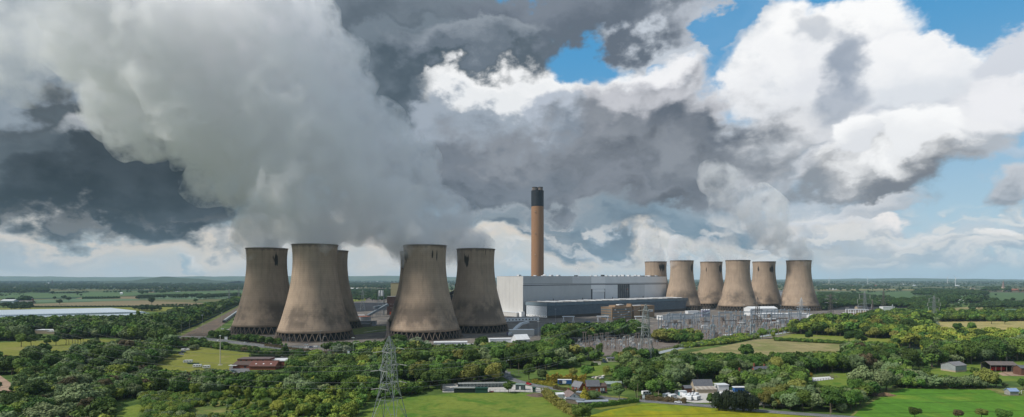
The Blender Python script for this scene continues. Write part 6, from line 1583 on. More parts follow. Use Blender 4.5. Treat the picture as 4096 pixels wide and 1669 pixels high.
for k, (px, d, H) in enumerate(((3316, 6500, 70), (3471, 6900, 70), (3790, 7300, 75), (3822, 5200, 70))):
    wt = thing('wind_turbine', A(px, d), 0, f'distant white wind turbine, {ORD[k]} from the left on the right skyline', 'wind turbine', 'wind turbines on the skyline')
    MB().cyl(0, 0, 0, H, 3.2, 1.8, n=8).build('tower', sheetw, wt); MB().box(-2, 2, -4, 4, H, H + 4).build('nacelle', sheetw, wt)
    for i in range(3):
        a = 0.5 + i * 2.094 + k; MB().bar((0, -4.5, H + 2), (34 * math.sin(a), -4.5, H + 2 + 34 * math.cos(a)), 2.4, 0.8).build('blade', sheetw, wt)

# ------------------------------------------------------------------ trees
def leaf_material(name, c1, c2, vary=0.32):
    m = bpy.data.materials.new(name); m.use_nodes = True; nt = m.node_tree; bs = nt.nodes['Principled BSDF']
    bs.inputs['Roughness'].default_value = 0.7; bs.inputs['Specular IOR Level'].default_value = 0.15
    oi = NN(nt, 'ShaderNodeObjectInfo'); tc = NN(nt, 'ShaderNodeTexCoord')
    n1 = NN(nt, 'ShaderNodeTexNoise', {'Vector': tc.outputs['Object'], 'Scale': 5.0, 'Detail': 4.0, 'Roughness': 0.7}).outputs[0]
    c1, c2 = (tuple(1.2 * q for q in k) for k in (c1, c2))
    c = MIX(nt, MR(nt, n1, 0.35, 0.65), c1, c2)
    v = MR(nt, oi.outputs['Random'], 0, 1, 1 - vary, 1 + vary, smooth=False)
    r2 = NN(nt, 'ShaderNodeTexWhiteNoise', {1: oi.outputs['Random']}, noise_dimensions='1D').outputs[0]
    h = MR(nt, r2, 0, 1, 0.472, 0.516, smooth=False)
    hs = NN(nt, 'ShaderNodeHueSaturation', {'Color': c, 'Value': v, 'Hue': h})
    nt.links.new(hs.outputs[0], bs.inputs['Base Color'])
    return m
LEAF = {
    'dark':   leaf_material('oak_leaves', (0.030, 0.066, 0.014), (0.058, 0.105, 0.020)),
    'mid':    leaf_material('ash_leaves', (0.062, 0.122, 0.022), (0.100, 0.165, 0.030)),
    'light':  leaf_material('sycamore_leaves', (0.125, 0.185, 0.026), (0.175, 0.225, 0.038)),
    'lime':   leaf_material('lime_leaves', (0.17, 0.215, 0.028), (0.22, 0.25, 0.05)),
    'willow': leaf_material('willow_leaves', (0.105, 0.150, 0.062), (0.150, 0.195, 0.088)),
    'silver': leaf_material('white_willow_leaves', (0.155, 0.19, 0.12), (0.215, 0.25, 0.165)),
    'birch':  leaf_material('birch_leaves', (0.070, 0.115, 0.036), (0.105, 0.155, 0.050)),
    'olive':  leaf_material('olive_leaves', (0.125, 0.135, 0.028), (0.165, 0.175, 0.045)),
    'gold':   leaf_material('golden_leaves', (0.19, 0.165, 0.022), (0.25, 0.21, 0.03)),
    'brown':  leaf_material('copper_leaves', (0.075, 0.062, 0.030), (0.105, 0.088, 0.042)),
    'pine':   leaf_material('pine_needles', (0.016, 0.026, 0.014), (0.028, 0.04, 0.02)),
    'far':    leaf_material('far_leaves', (0.026, 0.055, 0.020), (0.050, 0.088, 0.030), 0.35),
}
bark = material('bark', (0.085, 0.068, 0.052), (0.13, 0.105, 0.08), scale=3.0)
pale_bark = material('pale_bark', (0.32, 0.28, 0.23), (0.24, 0.20, 0.165), scale=3.0)
ICO1 = icos(1)
SHAPE = {  # lobes, half width, half height, centre, lobe size, trunk top, leaf count factor, core
    'oak':     (26, 0.38, 0.28, 0.63, (0.095, 0.17), 0.55, 1.15, 0.74),
    'willow':  (28, 0.46, 0.33, 0.54, (0.10, 0.17), 0.50, 1.25, 0.74),
    'poplar':  (13, 0.10, 0.42, 0.54, (0.08, 0.125), 0.85, 0.8, 0.80),
    'birch':   (14, 0.22, 0.34, 0.58, (0.09, 0.14), 0.80, 0.7, 0.60),
    'shrub':   (14, 0.52, 0.26, 0.48, (0.20, 0.32), 0.30, 0.8, 0.86),
    'conifer': (0, 0.26, 0.5, 0.5, (0, 0), 0.95, 0.9, 0.7),
    'pine':    (11, 0.30, 0.15, 0.76, (0.12, 0.18), 0.75, 0.7, 0.80),
    'weeping': (15, 0.44, 0.22, 0.62, (0.14, 0.20), 0.60, 1.1, 0.75),
}
def make_crown(kind, seed, nleaf, size):
    r = np.random.RandomState(seed)
    nl, hw, hh, cz, (l0, l1), tt, fac, core = SHAPE[kind]
    if kind == 'conifer':
        C = np.array([(0, 0, 0.14 + 0.82 * i / 11) for i in range(12)]); C[:, :2] += r.uniform(-0.02, 0.02, (12, 2))
        Rr = np.array([0.25 * (1 - i / 11.6) + 0.015 for i in range(12)]); sq = 0.55
    else:
        d = r.normal(size=(nl, 3)); d /= np.linalg.norm(d, axis=1)[:, None]
        rad = r.uniform(0.35, 1.0, nl) ** 0.6
        C = d * rad[:, None] * np.array([hw, hw, hh]) * 0.80; C[:, 2] += cz
        Rr = r.uniform(l0, l1, nl); sq = 0.85
        # fill the middle
        C = np.vstack([C, [(0, 0, cz), (hw * 0.3, 0, cz - hh * 0.2), (-hw * 0.3, hw * 0.2, cz - hh * 0.1)]]); Rr = np.append(Rr, [min(hw, hh) * 0.7] * 3)
    n = int(nleaf * fac)
    k = r.choice(len(C), n * 2, p=Rr ** 2 / (Rr ** 2).sum())
    d = r.normal(size=(n * 2, 3)); d[:, 2] += 0.25; d /= np.linalg.norm(d, axis=1)[:, None]
    P = C[k] + d * (Rr[k] * (r.uniform(0.80, 1.12, n * 2) + 0.22 * r.rand(n * 2) ** 4))[:, None] * np.array([1, 1, sq])
    dist = np.linalg.norm((P[:, None, :] - C[None]) / np.array([1, 1, sq]), axis=2) / Rr[None]
    keep = (dist.min(axis=1) > 0.78) & (P[:, 2] > 0.02)
    P, d = P[keep][:n], d[keep][:n]; n = len(P)
    if kind == 'weeping':
        low = r.rand(n) < 0.5; P[low, 2] -= r.uniform(0, 0.35, low.sum()); P[:, 2] = np.maximum(P[:, 2], 0.06)
    nr = d + r.normal(size=(n, 3)) * 0.45; nr[:, 2] += 0.25; nr /= np.linalg.norm(nr, axis=1)[:, None]
    t = np.cross(nr, r.normal(size=(n, 3))); t /= np.linalg.norm(t, axis=1)[:, None]; b = np.cross(nr, t)
    s = size * r.uniform(0.6, 1.35, n)[:, None]
    st = 0.75
    if kind == 'weeping': t = np.tile((0.15, 0.1, 1.0), (n, 1)); b = np.cross(nr, t); st = 0.4
    V = np.stack([P - t * s - b * s * st * 0.6, P + t * s * 0.3 - b * s * st, P + t * s + b * s * st * 0.4, P - t * s * 0.2 + b * s * st], axis=1).reshape(-1, 3)
    Fc = np.arange(n * 4).reshape(-1, 4)
    verts = [V]; faces = [tuple(f) for f in Fc.tolist()]; o = n * 4
    iv, if_ = ICO1
    for c, rr_ in zip(C, Rr):
        q = iv * (rr_ * core) * np.array([1, 1, sq]) * (1 + r.uniform(-0.12, 0.12, (len(iv), 1))) + c
        verts.append(q); faces += [tuple(i + o for i in f) for f in if_]; o += len(iv)
    return np.vstack(verts), faces, C
def trunk_mesh(kind, C, seed, mat):
    r = random.Random(seed); tt = SHAPE[kind][5]; mb = MB()
    if kind == 'shrub':
        for i in range(4):
            a = i * 1.57 + r.uniform(-0.4, 0.4); mb.tube([(0, 0, -0.02), (0.1*math.cos(a), 0.1*math.sin(a), 0.2), (0.22*math.cos(a), 0.22*math.sin(a), 0.42)], 0.025, 0.01)
        return mb.mesh('trunk', mat)
    mb.tube([(0, 0, -0.02), (0.005, 0, 0.12), (r.uniform(-.02, .02), r.uniform(-.02, .02), tt * 0.6), (r.uniform(-.03, .03), r.uniform(-.03, .03), tt)], 0.032, 0.012, 7)
    if kind != 'conifer':
        for c in list(C)[:7]:
            z = tt * r.uniform(0.45, 0.85); m = ((c[0]) * 0.5, c[1] * 0.5, z + (c[2] - z) * 0.35)
            mb.tube([(0, 0, z), m, tuple(c)], 0.014, 0.005, 5)
    return mb.mesh('trunk', mat)
CROWN, LOW = {}, {}
def crown_mesh(kind, leaf, var):
    k = (kind, leaf, var)
    if k not in CROWN:
        base = (kind, None, var)
        if base not in CROWN:
            CROWN[base] = make_crown(kind, 100 + var * 17 + len(kind), 2000, 0.030 if kind != 'shrub' else 0.042)
        v, f, C = CROWN[base]
        me = bpy.data.meshes.new('crown'); me.from_pydata(v.tolist(), [], f); me.materials.append(LEAF[leaf]); me.update()
        tm = trunk_mesh(kind, C, var, pale_bark if kind in ('birch',) else bark)
        CROWN[k] = (me, tm)
    return CROWN[k]
LAND = [(10, 1540, 'the bare soil field'), (185, 1335, 'the white roofed huts'), (300, 1380, 'the park pine row'), (362, 1460, 'the pale silvery willow'), (318, 1630, 'the great foreground willow'), (150, 1690, 'the bottom left corner'), (510, 1650, 'the grass ride'), (560, 1480, 'the lower camping field corner'), (700, 1405, 'the parked field cars'), (740, 1350, 'the road bridge'), (850, 1290, 'the freight train'), (930, 1230, 'the white dome'), (790, 1475, 'the field caravans'), (881, 1455, 'the tall cream mast'), (900, 1612, 'the grassy mound'), (1040, 1475, 'the club house'), (1120, 1442, 'the club car park'), (1040, 1620, 'the bright scrub tree'), (1210, 1680, 'the yellow-green bottom trees'), (1350, 1620, 'the access track'), (1413, 1450, 'the floodlight mast'), (1370, 1412, 'the silvery willow pair'), (1557, 1560, 'the closest pylon'), (1700, 1490, 'the wood road lamps'), (1760, 1560, 'the massive dark oak'), (1930, 1538, 'the twin olive trees'), (1850, 1370, 'the modular office'), (2070, 1350, 'the gabled tent'), (2028, 1500, 'the lane junction'), (2170, 1420, 'the yard road mast'), (2290, 1500, 'the weeping willow'), (2320, 1400, 'the brown gantries'), (2400, 1345, 'the office block'), (2430, 1450, 'the mobile home'), (2590, 1450, 'the substation pylon'), (2390, 1560, 'the brick house'), (2510, 1603, 'the picket fence'), (2290, 1620, 'the bungalow'), (2770, 1597, 'the stored caravans'), (2820, 1560, 'the slate barn'), (2940, 1640, 'the blackish evergreens'), (3010, 1515, 'the red house chimneys'), (2984, 1440, 'the tall round oak'), (2820, 1432, 'the tan field edge'), (3290, 1515, 'the riding arena'), (3480, 1545, 'the great right willows'), (3230, 1655, 'the lane bend pole'), (3640, 1475, 'the pale trunked tree'), (3850, 1478, 'the grey barn'), (4000, 1472, 'the open barn'), (3760, 1545, 'the young crop hedge'), (3538, 1583, 'the muck heap'), (3645, 1392, 'the dark ditch'), (3860, 1334, 'the ripe field oaks'), (4060, 1370, 'the sunny right edge'), (3420, 1376, 'the tan field oaks'), (3500, 1330, 'the pale willow stand'), (3240, 1318, 'the switchyard end'), (3050, 1352, 'the service road tree'), (2700, 1366, 'the switchyard clump'), (3736, 1285, 'the hooked corner pylon'), (1000, 1370, 'the main road sign'), (330, 1430, 'the park lawn edge'), (690, 1560, 'the caravan scrub'), (1270, 1530, 'the club wood middle'), (4000, 1280, 'the ripe field pair'), (3560, 1280, 'the short pale mast'), (2700, 1500, 'the lane wood middle'), (450, 1330, 'the polytunnels')]
NAME = {'oak': 'broadleaf_tree', 'willow': 'willow_tree', 'poplar': 'poplar_tree', 'birch': 'birch_tree', 'shrub': 'bush', 'conifer': 'conifer_tree', 'pine': 'pine_tree', 'weeping': 'weeping_willow'}
NOUN = {'oak': 'broadleaf tree', 'willow': 'willow', 'poplar': 'poplar', 'birch': 'birch', 'shrub': 'bush', 'conifer': 'conifer', 'pine': 'pine', 'weeping': 'weeping willow'}
ADJ = {'dark': 'dark green', 'mid': 'mid green', 'light': 'light green', 'lime': 'yellow-green', 'willow': 'grey-green', 'silver': 'silvery', 'birch': 'soft green', 'olive': 'olive', 'gold': 'golden', 'brown': 'brownish', 'pine': 'blackish', 'far': 'dark'}
rt_ = random.Random(77)
def tree(p, h, w, kind, leaf, label, group=None, var=None, rz=None):
    me, tm = crown_mesh(kind, leaf, rt_.randrange(3) if var is None else var)
    t = thing(NAME[kind], p, rt_.uniform(0, 6.28) if rz is None else rz, label, 'bush' if kind == 'shrub' else 'tree', group)
    t.scale = (h * w, h * w, h)
    link('crown', me, t); link('trunk', tm, t)
    return t
# trees that stand out one by one: photo foot, height in metres, breadth, kind, leaf, label
SPECIAL = [
    (2034, 1573, 7.6, 1.15, 'oak', 'dark', 'lone dark tree in front of the storage yard'),
    (3660, 1676, 6.6, 1.15, 'oak', 'dark', 'dark small tree at the bottom of the young crop field, left of three others'),
    (3836, 1678, 5.6, 1.15, 'oak', 'brown', 'brownish narrow tree at the bottom of the young crop field'),
    (3926, 1677, 6.0, 1.35, 'oak', 'olive', 'broad olive tree at the bottom of the young crop field'),
    (4012, 1690, 7.4, 1.2, 'oak', 'mid', 'green pointed tree at the bottom right of the young crop field'),
    (1888, 1540, 16.0, 1.0, 'oak', 'olive', 'big olive tree behind the container row, left of its twin'),
    (1972, 1540, 16.5, 0.95, 'oak', 'olive', 'big olive tree behind the container row, right of its twin'),
    (1765, 1562, 15.0, 1.2, 'oak', 'dark', 'massive dark oak at the left end of the storage yard'),
    (1715, 1556, 13.0, 1.1, 'oak', 'dark', 'dark oak left of the massive one by the storage yard'),
    (2116, 1520, 13.0, 0.95, 'oak', 'mid', 'tall green tree at the lane junction'),
    (2170, 1522, 10.0, 0.95, 'willow', 'birch', 'rounded soft green tree left of the golden hedge'),
    (2292, 1510, 8.0, 1.0, 'weeping', 'olive', 'weeping willow on the green lawn'),
    (2344, 1510, 10.5, 1.05, 'willow', 'mid', 'round dark green tree beside the weeping willow on the lawn'),
    (2424, 1505, 9.0, 0.9, 'weeping', 'olive', 'second weeping willow at the right of the lawn'),
    (2374, 1484, 4.0, 0.8, 'conifer', 'dark', 'small conifer on the lawn below the mobile home'),
    (2338, 1602, 8.5, 1.35, 'conifer', 'gold', 'golden conifer beside the bungalow'),
    (2375, 1598, 6.5, 1.2, 'shrub', 'birch', 'rounded garden tree before the brick house'),
    (2355, 1594, 5.5, 0.9, 'oak', 'brown', 'brownish garden tree right of the golden conifer'),
    (2330, 1682, 10.0, 1.3, 'willow', 'mid', 'broad tree at the bottom edge below the bungalow sheds'),
    (2476, 1604, 12.0, 1.15, 'birch', 'birch', 'broad soft green tree right of the brick house garden'),
    (2545, 1590, 11.5, 1.0, 'oak', 'dark', 'dark tree beside the lane right of the brick house'),
    (2876, 1642, 12.5, 0.55, 'shrub', 'pine', 'blackish evergreen, first of the dense row beside the lane'),
    (2908, 1644, 14.0, 0.55, 'shrub', 'pine', 'blackish evergreen, second of the dense row beside the lane'),
    (2940, 1646, 13.5, 0.55, 'shrub', 'pine', 'blackish evergreen, third of the dense row beside the lane'),
    (2972, 1648, 14.5, 0.55, 'shrub', 'pine', 'blackish evergreen, fourth of the dense row beside the lane'),
    (3004, 1650, 12.5, 0.55, 'shrub', 'pine', 'blackish evergreen, last of the dense row beside the lane'),
    (2984, 1446, 17.0, 1.0, 'oak', 'dark', 'tall round dark oak rising before the tan field'),
    (3448, 1560, 19.0, 1.0, 'willow', 'willow', 'great grey-green willow left of the young crop field'),
    (3520, 1566, 16.5, 1.1, 'willow', 'willow', 'great grey-green willow at the corner of the young crop field'),
    (3642, 1482, 19.0, 0.9, 'oak', 'dark', 'tall dark tree with a pale trunk behind the hedge of the young crop field'),
    (3950, 1550, 15.0, 1.0, 'willow', 'olive', 'olive willow in front of the open barn'),
    (3894, 1508, 8.0, 1.0, 'oak', 'dark', 'dark tree between the grey barn and the open barn'),
    (3704, 1500, 6.0, 1.0, 'shrub', 'mid', 'round clipped bush in the paddock left of the grey barn'),
    (4092, 1560, 8.0, 0.9, 'oak', 'dark', 'dark tree at the right edge behind the goal frame'),
    (3966, 1297, 13.0, 1.2, 'oak', 'mid', 'lone spreading tree in the ripe field, left of the pair'),
    (4019, 1297, 11.0, 1.3, 'oak', 'dark', 'lone spreading tree in the ripe field, right of the pair'),
    (3833, 1332, 14.5, 1.2, 'oak', 'dark', 'broad dark tree at the lower edge of the ripe field'),
    (3887, 1336, 17.0, 0.85, 'oak', 'mid', 'taller open tree right of the broad one at the edge of the ripe field'),
    (3236, 1364, 12.0, 1.0, 'oak', 'dark', 'dark tree in the hedge between tan field and lime pasture'),
    (3396, 1376, 16.0, 0.9, 'oak', 'dark', 'dark spreading oak at the corner of the tan field, left of its neighbour'),
    (3432, 1378, 17.0, 0.95, 'oak', 'dark', 'dark spreading oak at the corner of the tan field, right of its neighbour'),
    (3458, 1376, 10.0, 0.9, 'oak', 'mid', 'smaller tree right of the two oaks by the tan field'),
    (3050, 1356, 14.0, 1.0, 'oak', 'mid', 'large round tree where the service road meets the hedge'),
    (3092, 1357, 10.0, 0.7, 'oak', 'light', 'slim light tree right of the round one by the service road'),
    (2696, 1432, 10.0, 0.85, 'willow', 'birch', 'rounded tree before the end of the pale service road'),
    (2592, 1458, 12.0, 0.9, 'conifer', 'pine', 'narrow dark evergreen at the foot of the pylon by the substation'),
    (2398, 1428, 14.0, 0.62, 'oak', 'dark', 'slim dark tree standing before the near substation'),
    (2322, 1440, 13.0, 0.85, 'oak', 'birch', 'rounded tree at the left front of the near substation'),
    (1352, 1424, 13.5, 0.9, 'willow', 'silver', 'silvery willow behind the cream mast, left of its twin'),
    (1386, 1424, 12.5, 0.85, 'willow', 'silver', 'silvery willow behind the cream mast, right of its twin'),
    (2690, 1364, 18.0, 0.8, 'willow', 'light', 'tall light willow in front of the big switchyard'),
    (2638, 1364, 13.0, 1.0, 'oak', 'olive', 'olive tree left of the tall light willow'),
    (2738, 1370, 15.0, 1.0, 'oak', 'dark', 'dark tree right of the tall light willow'),
    (2790, 1376, 13.5, 0.75, 'oak', 'mid', 'green tree at the right end of the clump before the switchyard'),
    (3228, 1526, 7.5, 1.1, 'oak', 'gold', 'golden bushy tree at the corner of the white riding arena'),
    (318, 1652, 18.5, 1.35, 'willow', 'willow', 'great grey-green willow in the left hand foreground'),
    (190, 1716, 15.0, 1.35, 'willow', 'willow', 'broad grey-green willow at the bottom left edge'),
    (262, 1600, 12.0, 1.1, 'willow', 'willow', 'grey-green willow behind the great one in the left foreground'),
    (362, 1468, 9.0, 1.0, 'willow', 'silver', 'pale silvery willow in the left hand wood'),
    (402, 1486, 12.5, 1.5, 'oak', 'dark', 'wide dark oak beside the pale silvery willow'),
    (485, 1528, 15.5, 1.3, 'willow', 'light', 'bright willow in the wood below the camping field'),
    (560, 1482, 13.0, 0.95, 'oak', 'mid', 'round green tree at the lower left corner of the camping field'),
    (140, 1606, 13.0, 1.4, 'oak', 'dark', 'wide dark oak beside the bare soil field'),
    (70, 1566, 8.5, 0.95, 'willow', 'willow', 'rounded bush-like willow at the edge of the bare soil field'),
    (940, 1606, 13.0, 0.8, 'birch', 'light', 'light tree with a bare stem left of the grassy mound'),
    (1040, 1622, 11.0, 1.0, 'oak', 'light', 'bright green tree in the scrub right of the mound'),
    (990, 1612, 11.5, 0.7, 'birch', 'light', 'slim light tree between the two in the scrub clearing'),
    (1110, 1668, 9.5, 0.95, 'oak', 'lime', 'yellow-green tree at the bottom edge left of the pylon'),
    (1160, 1676, 9.5, 0.9, 'oak', 'dark', 'dark rounded tree at the bottom edge beside the yellow-green one'),
    (1210, 1686, 10.0, 1.0, 'oak', 'lime', 'yellow-green tree near the pole at the bottom edge'),
    (1300, 1690, 10.5, 1.1, 'oak', 'mid', 'broad tree at the bottom edge beside the access track'),
    (1400, 1690, 11.5, 1.1, 'oak', 'light', 'bright broad tree at the bottom edge left of the closest pylon'),
    (1360, 1626, 11.5, 0.9, 'birch', 'light', 'light tree beside the access track'),
    (1322, 1598, 9.5, 0.9, 'willow', 'light', 'bright willow above the access track'),
    (1140, 1432, 12.0, 0.8, 'oak', 'dark', 'dark tree beside the club car park'),
    (1122, 1446, 11.0, 1.0, 'oak', 'dark', 'spreading dark tree over the club car park'),
    (785, 1398, 6.0, 1.1, 'shrub', 'willow', 'pale rounded bush at the top of the camping field'),
    (768, 1402, 6.0, 1.1, 'shrub', 'willow', 'grey-green bush beside the motorhome on the camping field'),
    (219, 1200, 13.0, 1.1, 'oak', 'far', 'small round tree on the left plain, left of a larger one'),
    (256, 1200, 17.0, 1.1, 'oak', 'far', 'round dark tree alone on the left plain'),
    (606, 1222, 26.0, 0.85, 'oak', 'far', 'tall pointed dark tree at the end of a hedge on the left plain'),
    (310, 1182, 10.0, 1.0, 'oak', 'far', 'tiny round tree at the edge of the brown field on the left plain'),
    (85, 1388, 15.5, 0.9, 'oak', 'mid', 'rounded park tree left of the white hut'),
    (125, 1386, 14.0, 0.95, 'oak', 'dark', 'dark rounded park tree on the left lawn'),
    (190, 1384, 9.0, 1.0, 'oak', 'mid', 'small round park tree before the white hut'),
    (224, 1382, 12.0, 0.95, 'oak', 'dark', 'park tree right of the white hut'),
]
for k, px in enumerate((264, 276, 290, 300, 312, 322, 333)):
    SPECIAL.append((px, 1381 - (k % 3), 13.0 - (k % 3), 0.85, 'pine', 'pine', f'blackish pine, {ORD[k]} from the left in the park row'))
for px, py, h, w, kind, leaf, lab in SPECIAL:
    tree(G(px, py), h, w, kind, leaf, lab)
